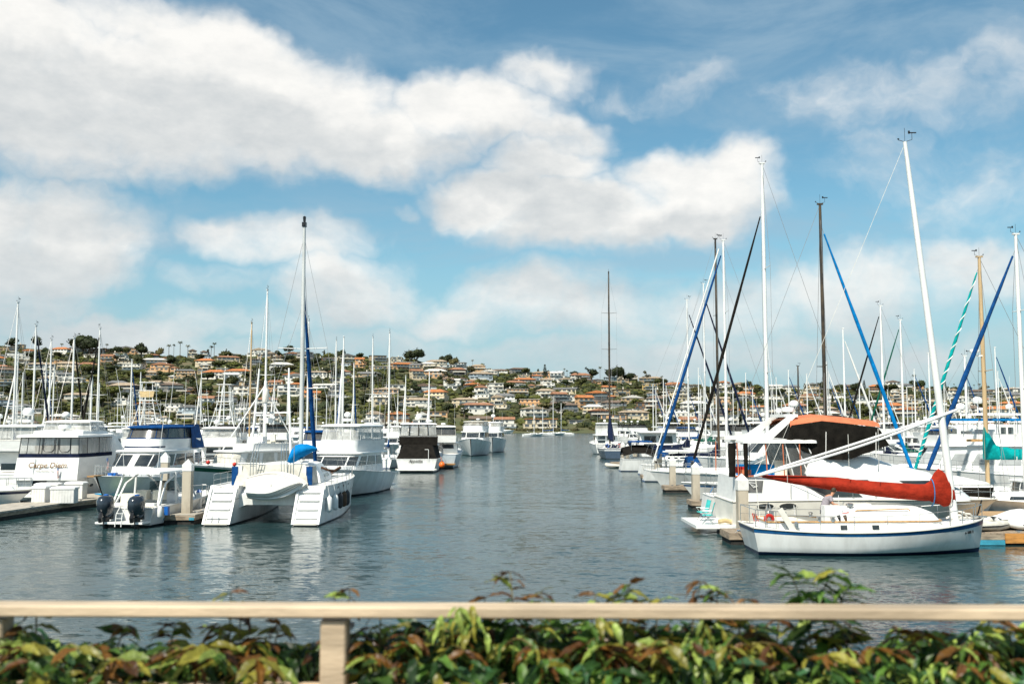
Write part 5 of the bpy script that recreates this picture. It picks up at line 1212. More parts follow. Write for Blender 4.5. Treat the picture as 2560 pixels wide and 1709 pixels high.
# dock hardware: pedestals, cleats and mooring lines
def pedestal(x, y, label):
    root = empty('power_pedestal', (x, y, .5), 0, label, 'pedestal', 'white power pedestals on the docks')
    b = MB(); b.box((0, 0, .45), (.26, .22, .9)); b.build('box', BOXW, root, smooth=False); b = MB(); b.loft([[(-.15, -.13, .9), (.15, -.13, .9), (.15, .13, .9), (-.15, .13, .9)], [(-.05, -.05, 1.05), (.05, -.05, 1.05), (.05, .05, 1.05), (-.05, .05, 1.05)]]); b.build('cap', BLUEP, root, smooth=False)
pedestal(-17.6, 56.5, 'white power pedestal with blue cap behind the tall piling'); pedestal(13.2, 62.4, 'white power pedestal on the dock by the black furled sail'); pedestal(13.9, 77.3, 'white power pedestal on the dock below the blue furled sail'); pedestal(23.5, 43.95, 'white power pedestal beside the dinghies on the right dock')
def line(label, pts, m=ROPE, r=.018):
    b = MB(); P_ = [Vector(p) for p in pts]; out = []
    for a, c in zip(P_, P_[1:]):
        for i in range(7): t = i / 6; q = a.lerp(c, t); q.z -= .22 * math.sin(math.pi * t) * min(1, (c - a).length / 3); out.append(q)
    b.tube(out, r, 5); tag(b.build('mooring_line', m), label, 'rope')
line('black mooring line hanging from the catboat bow to the plank dock', [(19.9, 42.6, 2.0), (19.95, 43.9, .52), (20.6, 43.9, .53)], BLACKP, .03)
line('pale mooring line from the catboat stern to the dock end', [(9.9, 42.8, 1.05), (9.7, 43.8, .52)])
line('blue mooring line coiled on the dock beside the large concrete piling', [(10.1, 44.0, .55), (10.4, 44.3, .56), (10.2, 44.6, .55), (9.9, 44.2, .57), (10.3, 44.0, .58)], ROPEB, .03)
line('blue mooring line from the blue-banded sloop bow down to the dock', [(13.0, 64.6, 1.3), (12.2, 63.5, .55)], ROPEB, .025)
line('yellowish mooring line between the catamaran and the timber-edged finger dock', [(-15.6, 54.2, 1.9), (-16.6, 54.8, .55)], ROPE, .025)
line('blue mooring line from the centre console boat to the finger dock', [(-18.6, 57.0, 1.0), (-17.9, 56.0, .55), (-16.9, 55.2, .54)], ROPEB, .025)
for k, (x, y) in enumerate(((10.0, 43.75), (14.0, 43.75), (19.6, 43.75), (22.0, 43.75), (-16.75, 53.5), (-16.75, 57.5), (-27.2, 57.0), (-26.6, 62.0), (11.6, 61.8), (12.2, 76.5))):
    b = MB(); b.tube([(-.14, 0, .07), (.14, 0, .07)], .018, 5); b.box((0, 0, .03), (.10, .05, .06)); o = b.build('cleat', STEEL, loc=(x, y, .52)); tag(o, ['steel cleat at the channel end of the plank finger dock', 'steel cleat on the plank dock behind the catboat cockpit', 'steel cleat on the plank dock at the catboat bow', 'steel cleat on the plank dock near the dinghies', 'steel cleat on the corner of the timber-edged finger dock', 'steel cleat further along the timber-edged finger dock', 'steel cleat on the bent concrete dock below the narrow dock box', 'steel cleat on the bent concrete dock right of the wide box', 'steel cleat at the piling by the black furled sail', 'steel cleat at the piling by the white sloop bow'][k], 'cleat')
# ---------------------------------------------------------------- left side boats
# aft cabin yacht with the script name
root = empty('motor_yacht', label='white aft-cabin yacht lettered Carpe Diem, clear curtains with black piping, behind the dock boxes', cat='motor yacht'); place(root, -31.3, 67.6, 90.5)
H = Hull(root, 13.6, 4.5, 2.1, 1.75, 1.55, tw=.93, fl=.86, flb=.15, rake=1.6, trans=.1, sm=.4, pe=2.4, qe=.8, stripe=GREYL, stripe_t=(.94, .97), m=HULLW)
h = 2.12
a = Cab([(1.45, -.28, 5.6, h, h, .1), (1.7, -.30, 5.6, h, h, .1), (2.95, .0, 5.6, h * .98, h, .1)]); a.shell(root, 'aft_cabin', WHITE, camber=.03)
q = Cab([(2.95, .05, 5.6, h * .95, h, .1), (4.30, .22, 5.6, h * .92, h, .1)])
q.shell(root, 'curtain_skirt', CANVN, zs=[2.97, 3.22], e=.02, top=False); q.shell(root, 'clear_curtain', VINYL, zs=[3.22, 4.3], top=False)
for u in (3.0, 3.13, 3.33, 3.38, 3.60, 3.65, 3.86, 3.999): q.bars(root, [u], 3.2, 4.3, BLACKP, .026, 'curtain_piping')
for u in (.25, .6): q.bars(root, [u], 3.2, 4.3, BLACKP, .026, 'curtain_piping')
for ua, ub in ((3.40, 3.58), (3.67, 3.85)):
    pts = [q.pt(ua, 4.2, .02), q.pt(ua, 3.5, .02), q.pt(lerp(ua, ub, .2), 3.34, .02), q.pt(lerp(ua, ub, .8), 3.34, .02), q.pt(ub, 3.5, .02), q.pt(ub, 4.2, .02)]; tubeo('curtain_piping', pts, .024, BLACKP, root, 5)
q.ring(root, 4.28, BLACKP, .02, 'curtain_rail')
for i in range(5): boxo('saloon_furniture', (1.2 + i * .8, (-1) ** i * 1.1, 3.35), (.5, .5, .8), CUSH if i % 2 else DECKT, root)
slab(root, 'hardtop', -.25, 6.2, h * .98, h, .3, 4.32, .14, WHITE, .10)
f = Cab([(1.7, 5.5, 11.9, h, h * .78, 2.0), (2.9, 5.5, 10.9, h * .98, h * .78, 2.0), (4.4, 5.5, 8.6, h * .92, h * .74, 1.6)]); f.shell(root, 'deckhouse', WHITE, camber=.06)
f.win(root, .25, .92, 2.55, 3.05, GLASS, .40, .86); f.win(root, .05, .75, 1.9, 2.25, GLASS, .12, .95); f.win(root, 2.1, 2.7, 2.3, 3.0, GLASS)
for i in range(3): f.win(root, 1.12 + i * .26, 1.36 + i * .26, 2.7, 3.3, GLASS)
g = Cab([(4.42, 1.3, 8.0, h * .8, h * .62, 1.4), (4.75, 1.5, 7.2, h * .78, h * .6, 1.2)]); g.shell(root, 'flybridge', WHITE, top=True)
e = Cab([(4.72, 2.8, 7.1, h * .78, h * .62, 1.0), (5.32, 2.9, 6.6, h * .74, h * .58, .9)]); e.shell(root, 'canvas_enclosure', VINYL, top=False); e.bars(root, [0, .5, 1, 2, 2.5, 3], 4.72, 5.32, CANVW, .03)
slab(root, 'bimini_top', 2.7, 6.8, h * .76, h * .6, 1.0, 5.31, .07, CANVW, .14); radar_drum(root, 1.7, -.3, 4.75, .42, .26)
aft_text(root, 'Carpe Diem', .52, GOLD, -.235, -.05, 2.30, lean=-.22, shear=.35, bold=.006); aft_text(root, 'LAKE HAVASU, AZ', .15, GREYL, -.30, .1, 2.04, lean=-.2)
boxo('transom_window', (-.0, .55, 1.20), (.12, 1.0, .42), GLASS, root)
boxo('swim_platform', (-.45, 0, .42), (.8, 3.9, .1), WHITE, root); tubeo('stern_ladder', [(-.36, .9, .5), (-.25, .85, 1.9), (-.1, .8, 2.9)], .02, STEEL, root)
H.port(root, .16, .62, .022, .06, -1); H.port(root, .30, .66, .022, .06, -1); tubeo('fender_line', [(1.0, -2.28, 1.7), (1.1, -2.33, .9)], .014, BLACKP, root)
H.rail(root, .45, .985, 7, .7, STEEL, .08, .016, bow=True, name='bow_rail'); flag(root, -.3, -.9, 1.3, 1.0, .4, -.15); antenna(root, 3, -1.4, 5.3, 3.2); antenna(root, 3, 1.4, 5.3, 2.6)

# sport cruiser at the left edge
r_, H = cruiser('white sport cruiser with raked windscreen cut by the left edge, bow over the dock', 'sport_cruiser', 'motorboat', L=8.6, B=2.9, fb=1.3, fm=1.15, fs=1.0, house=(2.2, 6.6, 2.05), slope=2.0, nose=1.0, wz=(.45, .9), fly=None, glass=GLASSB, stripe=STRIPN, over=0, cockpit=True, ports=1, front=2)
place(r_, PX(78, 60) - 8.7, 60.2, 4)
# yacht with the long flybridge canopy, far left behind
r_, H = cruiser('white flybridge yacht with long clear-curtained hardtop and two radar domes at far left', L=14, B=4.8, fb=2.1, fm=1.7, fs=1.5, house=(2.0, 9.0, 3.1), wz=(.1, .42), fly=(.9, 6.6, .75), enc=VINYL, topm=WHITE, encz=1.65, domes=((-.6, .1, .42, .7), (2.2, -1.5, .3, .6), (-2.3, 1.4, .22, .5)), drums=((-.6, .1, .4, .15),), ants=1)
place(r_, -37.4, 74, 88)
# cruiser with blue canopy, bow towards the dock
r_, H = cruiser('white convertible cruiser with blue canvas flybridge canopy and blue band, bow towards the dock', L=14.0, B=4.5, fb=2.0, fm=1.55, fs=1.3, house=(3.4, 9.9, 3.35), hw=.86, slope=1.5, nose=.9, wz=(.50, .90), front=4, fly=(2.6, 8.3, .75), brow=STRIPN, enc=VINYLD, topm=CANVB, framem=CANVB, encz=1.35, ants=3, over=.7)
place(r_, -24.5, 76.0, -95)
b = MB(); b.add([(2.7, 1.8, 5.2), (2.7, -1.8, 5.2), (1.7, -1.9, 3.5), (1.7, 1.9, 3.5), (4.0, 1.9, 3.5), (4.2, 1.86, 5.0), (4.0, -1.9, 3.5), (4.2, -1.86, 5.0)], [(0, 1, 2, 3), (0, 3, 4, 5), (1, 7, 6, 2)]); b.build('canvas_drape', CANVB, r_, smooth=False)
boxo('dock_line_cover', (12.2, .3, 2.05), (.9, .5, .16), BLUEP, r_); boxo('bowsprit', (14.1, 0, 2.02), (1.2, .45, .08), DECKT, r_); flag(r_, 13.0, .2, 2.0, 1.1, .5, .05)
# centre console boat with twin outboards
root = empty('centre_console_boat', label='white centre console boat with hard T-top and two black outboards, stern to camera', cat='motorboat'); place(root, -19.55, 51.2, 83)
H = Hull(root, 9.2, 3.0, 1.25, 1.05, .95, tw=.9, fl=.82, flb=.14, rake=1.2, trans=.1, sm=.4, pe=2.3, qe=.75, nst=18)
c = Cab([(.6, .5, 8.2, 1.28, .9, 2.5), (1.02, .5, 8.2, 1.28, .9, 2.5)]); c.shell(root, 'cockpit_liner', CREAM, top=False)
boxo('transom_bench', (.75, 0, .85), (.5, 2.3, .6), WHITE, root); boxo('aft_seat', (1.2, .5, 1.2), (.4, .9, .8), CUSH, root)
k_ = Cab([(.6, 3.0, 4.9, .62, .55, .4), (1.5, 3.0, 4.8, .60, .52, .4)]); k_.shell(root, 'console', WHITE)
w_ = Cab([(1.5, 3.3, 4.85, .85, .75, .5), (2.1, 3.2, 4.4, .72, .62, .4)]); w_.shell(root, 'windscreen', GLASSB, top=False, us=[.5, .75, 1, 1.16, 1.28, 1.5, 1.72, 1.84, 2, 2.25, 2.5], closed=False)
for y in (-.45, .45): boxo('helm_chair', (2.5, y, 1.45), (.5, .55, .5), CUSH, root); boxo('helm_chair_base', (2.5, y, .95), (.2, .2, .6), WHITE, root)
slab(root, 't_top', 1.0, 5.0, 1.15, 1.0, .6, 2.62, .10, WHITE, .10)
for sy in (-1, 1):
    for pts in ([(.7, sy * 1.25, .95), (1.1, sy * 1.15, 1.8), (1.5, sy * 1.05, 2.65)], [(5.9, sy * .95, 1.05), (4.9, sy * 1.0, 2.0), (3.6, sy * 1.0, 2.62)], [(2.9, sy * 1.2, .95), (2.9, sy * 1.1, 2.65)], [(1.0, sy * 1.22, 1.05), (1.8, sy * 1.1, 2.1), (3.2, sy * 1.03, 2.6)]):
        tubeo('t_top_frame', pts, .055, WHITE, root)
boxo('swim_step', (-.45, 0, .28), (.9, 2.5, .10), WHITE, root); b = MB()
for sy in (-.16, .16): b.tube([(-.95, sy, .1), (-.85, sy, .7), (-.5, sy, 1.05)], .022, 5)
for z in (.25, .5, .75): b.tube([(-.92 + z * .1, -.16, z), (-.92 + z * .1, .16, z)], .018, 5)
b.build('ladder', WHITE, root)
for y in (-.85, .80):
    b = MB(); rings = []
    for z, x0, x1, w in ((.55, -.92, -.32, .20), (.74, -1.12, -.24, .32), (1.02, -1.30, -.20, .39), (1.36, -1.32, -.22, .39), (1.56, -1.18, -.30, .31), (1.64, -1.0, -.42, .17)):
        rings.append([((x0 + x1) / 2 + (x1 - x0) / 2 * math.cos(t), y + w * math.sin(t), z) for t in [2 * math.pi * j / 14 for j in range(14)]])
    b.loft(rings); cw_ = b.build('outboard_motor', OUTB, root, ang=60)
    b = MB(); b.loft([[((x0 + x1) / 2 + (x1 - x0) / 2 * math.cos(t), y + w * math.sin(t), z) for t in [2 * math.pi * j / 10 for j in range(10)]] for z, x0, x1, w in ((.62, -.90, -.40, .19), (.3, -.92, -.45, .15), (-.1, -.88, -.5, .07), (-.4, -.95, -.5, .05))]); b.box((-.80, y, .18), (.5, .22, .05)); b.box((-.30, y, .62), (.3, .26, .4)); b.build('lower_unit', BLACKP, cw_)
    b = MB(); b.lathe([(.13, 0), (.13, .05), (.05, .07)], 10, (-.72, y, 1.63)); b.build('cowl_cap', BLUEP, cw_)
    b = MB(); b.tube([(-1.18, y, .35), (-1.25, y, .55), (-1.12, y, .8)], .10, 6); b.build('tilt_bracket', BLACKP, cw_)
b = MB(); b.lathe([(.02, .32), (.1, .28), (.13, .1), (.13, -.2), (.05, -.32)], 10, (.2, -1.62, .75)); b.build('fender', WHITE, root, ang=60); boxo('blue_fender_cover', (1.0, -1.6, .75), (.22, .2, .42), BLUEP, root)
antenna(root, 1.2, .9, 2.7, 4.0, -.3, .2); antenna(root, 1.2, -.9, 2.7, 4.3, .5, -.2)
H.rail(root, .75, .985, 4, .35, STEEL, .05, .016, mid=False, bow=True, name='bow_rail')

# fishing trawler with A-frame poles
r_, H = cruiser('white steel trawler with green boot stripe, covered wheelhouse and A-frame poles behind the catamaran', 'trawler', 'trawler', L=13.6, B=4.6, fb=2.45, fm=1.75, fs=1.6, house=(3.5, 9.6, 3.15), hw=.72, slope=.5, nose=.8, wz=(.42, .92), side=((.06, .34), (.40, .64), (.70, .95)), glass=CANVG, front=3, low=HULLW, boot=BOOTG, stripe=BOOTG, fly=(3.0, 7.6, .5), over=.5, ants=2, drums=(), cockpit=False)
place(r_, -16.9, 82.5, -119)
for sy in (-1, 1):
    tubeo('outrigger_pole', [(4.3, sy * 2.1, 2.6), (4.2, sy * 1.75, 6.5), (4.1, sy * 1.55, 9.6)], [.11, .1, .07], WHITE, r_, 8)
tubeo('cross_bar', [(4.2, -1.9, 6.1), (4.2, 1.9, 6.1)], .06, WHITE, r_); tubeo('cross_bar', [(5.0, -.9, 5.9), (5.0, .9, 5.9)], .07, WHITE, r_)
tubeo('mast', [(5.0, 0, 3.2), (5.0, 0, 8.6)], [.17, .12], WHITE, r_, 10); tubeo('mast_brace', [(5.0, 0, 8.3), (8.2, -1.2, 3.3)], .05, WHITE, r_); tubeo('mast_brace', [(5.0, 0, 8.0), (2.6, 1.2, 3.3)], .05, WHITE, r_); boxo('radar_box', (5.1, .4, 5.5), (.5, .5, .4), WHITE, r_)
b = MB(); b.lathe([(.2, 0), (.26, .2), (.26, .9), (.18, 1.1)], 10, (5.0, .0, 6.9)); b.build('crows_nest_light', CREAM, r_)
for st in (.74, .88):
    b = MB(); b.lathe([(.02, -.16), (.12, -.1), (.16, 0), (.12, .1), (.02, .16)], 12, tuple(H.pt(st, 1.0, 1) + Vector((0, .1, .25)))); b.build('red_float', RED, r_, ang=80)
b = MB(); b.tube([(13.5, 0, 2.5), (14.1, 0, 2.3), (14.0, 0, 1.5)], .09, 6); b.box((13.9, 0, 1.5), (.12, .7, .12)); b.build('anchor', BLACKP, r_)

# catamaran
root = empty('catamaran', label='white sailing catamaran with blue sail cover and beige cockpit cloth, sterns to camera', cat='catamaran'); place(root, -12.85, 52.9, 88.6)
HS = {}
for sy in (-1, 1):
    HS[sy] = Hull(root, 11.6, 1.75, 2.0, 1.95, 1.95, tw=.86, fl=.86, flb=.25, rake=.5, trans=-1.35, sm=.35, pe=2.2, qe=.8, nst=18, draft=.5, y0=sy * 2.3, m=HULLW, boot=BOOT, bh=.08, stripe=GREYL, stripe_t=(.66, .685))
    for k, (z, x) in enumerate(((.40, -.82), (.82, -.55), (1.26, -.26), (1.66, .02))):
        b = MB(); b.box((x - .15, sy * 2.3, z), (.42, 1.12 - .03 * k, .07)); b.box((x + .14, sy * 2.3, z - .2), (.06, 1.08, .40)); b.build('transom_step', WHITE, root, smooth=False)
    boxo('stern_platform', (-1.15, sy * 2.3, .12), (.5, 1.2, .10), CREAM, root)
    
    for q in (-1, 1):
        b = MB(); b.loft([[(x + dx, sy * 2.3 + q * .66 + dy, z) for dx, dy in ((-.08, -.06), (.08, -.06), (.08, .06), (-.08, .06))] for x, z in ((-1.30, .1), (-.75, .9), (-.2, 1.75), (.15, 2.0))])
        b.build('transom_rim', WHITE, root, ang=60)
    HS[sy].rail(root, .02, .95, 8, .62, STEEL, .1, .013, sides=(sy,), name='lifeline')
    for st in (.25, .38, .52): HS[sy].patch(root, 'hull_window', [(st - .008, .86), (st + .008, .86), (st + .008, .92), (st - .008, .92)], GLASS, sy, .02)
b = MB(); b.loft([[(x, -1.75, z0), (x, -1.2, z0 + .22), (x, 1.2, z0 + .22), (x, 1.75, z0), (x, 1.7, z1), (x, -1.7, z1)] for x, z0, z1 in ((.15, .75, 1.5), (.9, .72, 1.9), (9.0, .75, 1.9), (9.6, 1.1, 1.8))]); b.build('bridge_deck', HULLW, root, smooth=False)
c = Cab([(1.85, 3.3, 9.2, 2.1, 1.9, 1.8), (2.4, 3.4, 8.6, 1.95, 1.7, 1.6), (2.95, 3.6, 7.4, 1.6, 1.4, 1.2)]); c.shell(root, 'saloon', WHITE, camber=.1)
for i in range(4): c.win(root, 1.1 + i * .21, 1.28 + i * .21, 2.2, 2.7, GLASS)
c.win(root, .4, .9, 2.2, 2.65, GLASS); c.win(root, 2.1, 2.6, 2.2, 2.65, GLASS); c.win(root, 3.35, 3.65, 1.9, 2.7, GLASS, name='saloon_door')
q = Cab([(1.9, .5, 3.3, 2.0, 2.0, .1), (3.05, .9, 3.4, 1.75, 1.8, .1)]); q.shell(root, 'cockpit_cloth', CANVG, top=False, us=[3, 3.15, 3.3, 3.45, 3.6, 3.75, 3.85, 3.999], closed=False)
q.win(root, .1, .9, 1.95, 2.9, CANVG, name='side_cloth'); tubeo('canvas_bar', [(.9, -1.9, 3.1), (.9, 1.9, 3.12)], .03, WHITE, root)
for sy in (-1, 1): boxo('blue_curtain', (.75, sy * 2.0, 2.45), (.1, .32, 1.0), CANVB, root); boxo('white_panel', (.8, sy * 1.8, 2.4), (.1, .35, 1.2), CANVW, root)
for y in (-.95, .75):
    for dy in (0, .16, .32): tubeo('stern_arch', [(.35, y + dy, 1.95), (.25, (y + dy) * .96, 3.2), (.5, (y + dy) * .85, 4.1), (1.1, (y + dy) * .7, 4.25)], .02, STEEL, root)
for z in (3.0, 3.4, 3.8): tubeo('arch_rung', [(.3, .75, z), (.3, 1.07, z)], .016, STEEL, root)
tubeo('arch_bar', [(.5, -.8, 4.15), (.5, .9, 4.15)], .02, STEEL, root)
mx_ = 7.2; tz = P(752, 545, 60.1).z - .55
class HH: pass
hh = HS[-1]
tubeo('mast', [(mx_, 0, 3.0), (mx_ - .05, 0, tz * .6), (mx_ - .1, 0, tz)], [.13, .13, .09], ALUG, root, 10); vane(root, (mx_ - .1, 0, tz), .8)
b = MB(); b.box((mx_ - .1, 0, tz + .12), (.25, .25, .28)); b.lathe([(.08, 0), (.1, .3), (.03, .35)], 8, (mx_ - .1, 0, tz + .3)); b.build('masthead', BLACKP, root)
for z in (7.4, 9.8): b = MB(); b.tube([(mx_, -1.5, z), (mx_ + .2, 0, z - .05), (mx_, 1.5, z)], .03, 5); b.build('spreader', ALU, root)
a_ = Vector((11.4, 0, 2.2)); t_ = Vector((mx_, 0, 13.4)); tubeo('furled_headsail', [a_.lerp(t_, i / 12) for i in range(13)], [.07 + .07 * math.sin(math.pi * min(1, i / 12 + .15)) for i in range(13)], CANVB, root, 8)
tubeo('forestay', [a_, (mx_ - .05, 0, 15.5)], .014, WIRE, root, 4)
tubeo('crossbeam', [(11.3, -2.3, 2.0), (11.3, 2.3, 2.0)], .09, ALU, root)
for sy in (-1, 1): tubeo('shroud', [(6.6, sy * 3.05, 1.9), (mx_, sy * 1.5, 9.8), (mx_ - .1, 0, tz - .6)], .012, WIRE, root, 4); tubeo('shroud', [(6.0, sy * 3.05, 1.9), (mx_ - .05, 0, 12.5)], .012, WIRE, root, 4)
b = MB(); rings = []
for i, (y, z0, z1, dx) in enumerate(((-.28, 3.10, 3.30, .15), (-.40, 3.02, 3.72, .38), (-.62, 3.08, 4.02, .5), (-.95, 3.28, 4.12, .52), (-1.3, 3.50, 4.10, .46), (-1.6, 3.66, 4.02, .34), (-1.85, 3.74, 3.90, .18))):
    rings.append([(3.1 + dx * math.cos(s_) * (1 + .1 * math.sin(i * 2 + 3 * s_)), y + .05 * math.sin(s_ * 2), (z0 + z1) / 2 + (z1 - z0) / 2 * math.sin(s_) * (1 + .06 * math.sin(i * 3 + 2 * s_))) for s_ in [2 * math.pi * j / 14 for j in range(14)]])
b.loft(rings); b.build('sail_cover', CANVBR, root, ang=60)
b = MB(); b.loft([[(x, -1.2 * (mx_ - x) / 5 + w * math.cos(s_), 3.4 + w * 1.2 * math.sin(s_)) for s_ in [2 * math.pi * j / 10 for j in range(10)]] for x, w in ((mx_ - .1, .26), (mx_ - 2, .22), (3.4, .18))]); b.build('stowed_sail', CANVW, root, ang=60); tubeo('boom', [(mx_ - .1, 0, 3.15), (2.3, -1.2, 3.2)], .09, ALU, root)
tubeo('flag_pole', [(.3, -1.25, 1.9), (.32, -1.28, 4.2)], .02, STEEL, root); b = MB()
b.tube([(.9, -2.6, 2.9), (.9, -3.0, 2.75), (1.2, -3.2, 2.7)], .06, 6); b.build('rolled_awning', CANVBR2, root); tubeo('rolled_awning', [(2.3, -2.9, 2.55), (4.0, -3.0, 2.75)], .09, CANVBR2, root)
for k, (st, m_) in enumerate(((.06, WHITE), (.17, WHITE), (.27, DARKF), (.36, BROWNF), (.44, DARKF))): fender(root, tuple(HS[-1].pt(st, .52, -1) + Vector((0, -.2, 0))), .85, .16, m_)
aft_text(root, 'SURFCAT', .26, GREYL, -.02, 2.3, 1.78, lean=-.5, bold=.002); aft_text(root, 'SAN DIEGO, CA', .21, GREYL, -.02, -2.3, 1.78, lean=-.5, bold=.002)
for y in (2.2, 2.55): tubeo('boarding_ladder', [(-1.32, y, .15), (-1.1, y, .55)], .02, STEEL, root)
# dinghy slung on its side between the hulls
root = empty('dinghy', (-13.9, 52.2, 1.95), 0, 'white clinker dinghy slung on its side across the catamaran stern', 'dinghy'); root.rotation_euler = (R(-98), R(-4), 0)
H = Hull(root, 3.15, 1.45, .62, .48, .50, tw=.72, fl=.72, flb=.12, rake=.35, trans=.08, sm=.42, draft=.12, m=CANVW, boot=CANVW, rub=CREAM, nst=16, deck_drop=.30)
for lv in (.18, .36, .55, .75): 
    for sy in (-1, 1): tubeo('strake', [H.pt(i / 14, lv, sy) + Vector((0, sy * .008, 0)) for i in range(15)], .018, GREYL, root, 4)
tubeo('sling', [(1.4, -.75, .5), (1.4, -.55, .1), (1.4, 0, -.16), (1.4, .55, .1), (1.4, .75, .5)], .016, ROPE, root, 4)

# convertible with clear flybridge enclosure
r_, H = cruiser('large white convertible cruiser with clear flybridge enclosure and hardtop right of the catamaran mast', L=14.6, B=4.9, fb=2.2, fm=1.7, fs=1.3, house=(3.6, 10.2, 3.05), hw=.84, slope=1.5, nose=.8, wz=(.42, .86), side=((.06, .30), (.36, .66), (.72, .97)), front=3, fly=(3.0, 9.0, .85), enc=VINYL, topm=WHITE, framem=WHITE, encz=1.72, domes=((.3, 0, .26, .55),), drums=((.3, 0, .45, .2),), ants=3, over=.8, rake=1.9)
place(r_, -11.6, 82.0, -98)
# black canvas boat
r_, H = cruiser('cruiser with black cockpit canvas and black-framed flybridge, orange ball fender on its corner', L=13, B=5.0, fb=2.3, fm=1.7, fs=1.45, house=(3.2, 9.0, 2.9), hw=.86, slope=1.2, fly=(2.2, 7.2, .9), encz=2.0, enc=VINYL, framem=CANVK, topm=CANVW, domes=((.2, .2, .35, .5),), drums=((-.6, -1.0, .4, .1),), ants=2, cockpit_cover=CANVK, rod=False)
place(r_, -10.3, 108, 90)
q = Cab([(2.9, 2.0, 7.0, 2.05, 1.6, 1.0), (3.9, 2.1, 7.0, 2.1, 1.6, 1.0)]); q.shell(r_, 'flybridge_cover', CANVK, e=.04, top=False)
for u in (3.25, 3.5, 3.75): 
    z0 = 3.95; tubeo('curtain_frame', [(2.12, lerp(2.1, -2.1, u - 3), z0), (2.25, lerp(1.95, -1.95, u - 3), 5.2)], .05, CANVK, r_)
aft_text(r_, 'Appetite', .42, BLACKP, -.06, .1, 1.12, shear=.35, bold=.004); boxo('stern_board', (-.3, 0, .38), (.5, 4.4, .12), CREAM, r_)
b = MB(); b.lathe([(.02, -.34), (.2, -.28), (.32, -.12), (.34, 0), (.32, .12), (.2, .28), (.05, .36)], 16, (.1, -2.75, .85)); b.tube([(.1, -2.75, 1.2), (.1, -2.6, 1.7)], .02, 4); b.build('ball_fender', ORANGE, r_, ang=80)
b = MB(); b.box((-.1, -1.3, 1.9), (.05, .05, 1.2)); b.box((-.1, -1.1, 2.5), (.05, .4, .05)); b.build('davit', WHITE, r_); boxo('cockpit_table', (1.0, -1.2, 1.7), (.5, 1.0, .6), CREAM, r_)
# open-stern boat beyond
r_, H = cruiser('grey-blue sided sportfisher with open teak stern beyond the black-canvas boat', L=13, B=4.6, fb=2.3, fm=1.8, fs=1.6, house=(3.4, 9, 2.9), hw=.82, fly=(2.4, 7.2, .8), enc=VINYLD, topm=CANVW, framem=CANVG, encz=1.7, hull_m=mat('hull_pale_blue', (.42, .50, .56), .25, var=.06), domes=(), drums=((0, 0, .3, .1),), ants=2, cockpit=True)
place(r_, -8.7, 119.5, 88); boxo('teak_platform', (-.6, 0, .5), (1.2, 4.0, .14), DECKT, r_); b = MB(); b.box((1.2, .4, 2.0), (1.3, 1.4, 1.9)); b.build('smoked_door_canvas', VINYLD, r_)
# two end-tied yachts bow to camera
r_, H = cruiser('white yacht with dark wrap windscreen end-tied at the channel, bow to camera', L=15, B=5.5, fb=2.9, fm=2.2, fs=1.9, house=(3.0, 11.2, 3.9), hw=.86, slope=1.6, nose=1.2, wz=(.50, .93), front=3, fly=(2.6, 9.0, .95), enc=VINYL, framem=CANVK, topm=CANVG, encz=1.4, domes=(), ants=1, rake=1.6, drums=((0, .6, .35, .2),), stripe=None)
place(r_, -6.2, 177, -92); f = Cab([(2.4, 9, 13.2, 2.0, 1.1, 1.4), (2.95, 9, 12.4, 1.9, 1.0, 1.2)]); f.shell(r_, 'coach_front', WHITE)
for a_, c_ in ((1.12, 1.42), (1.58, 1.88)): f.win(r_, a_, c_, 2.55, 2.85, GLASS)
r_, H = cruiser('slimmer white yacht with tan brow band moored beyond the end-tied pair', L=15, B=5.0, fb=2.9, fm=2.2, fs=1.9, house=(3.0, 10.5, 3.7), hw=.84, slope=1.3, fly=(2.6, 8.6, .9), brow=CANVG, enc=VINYL, framem=WHITE, topm=WHITE, encz=1.5, domes=((0, 0, .4, .9),), ants=1)
place(r_, -3.6, 197, -90)
# sportfishers with towers behind
for args in ((-35.4, 92, 90, 'white sportfisher with tan-sided tuna tower behind the blue-canopied cruiser', 'tan'), (-29.3, 97, 91, 'white sportfisher with tall tuna tower right of the blue canopy', True)):
    r_, H = cruiser(args[3], 'sportfisher', 'sportfisher', L=13, B=4.6, fb=2.2, fm=1.6, fs=1.2, house=(3.6, 9.0, 3.0), fly=(3.2, 7.2, .8), enc=VINYL, topm=CANVW, encz=1.5, tower=args[4], rod=True, ants=2, domes=((0, .8, .3, .3),) if args[4] is True else ())
    place(r_, args[0], args[1], args[2])
r_, H = cruiser('low white express cruiser with dark wraparound glass left of the blue-canopied cruiser', 'express_cruiser', 'motorboat', L=11.5, B=3.9, fb=1.6, fm=1.4, fs=1.2, house=(2.4, 8.6, 2.9), slope=2.8, nose=1.4, wz=(.35, .86), fly=None, over=0)
place(r_, -31.5, 96, -70)

# ---------------------------------------------------------------- right side boats
def place_mast(r_, mxl, X, Y, hdg):
    r_.location = (X - mxl * math.cos(R(hdg)), Y - mxl * math.sin(R(hdg)), 0); r_.rotation_euler = (0, 0, R(hdg)); return r_
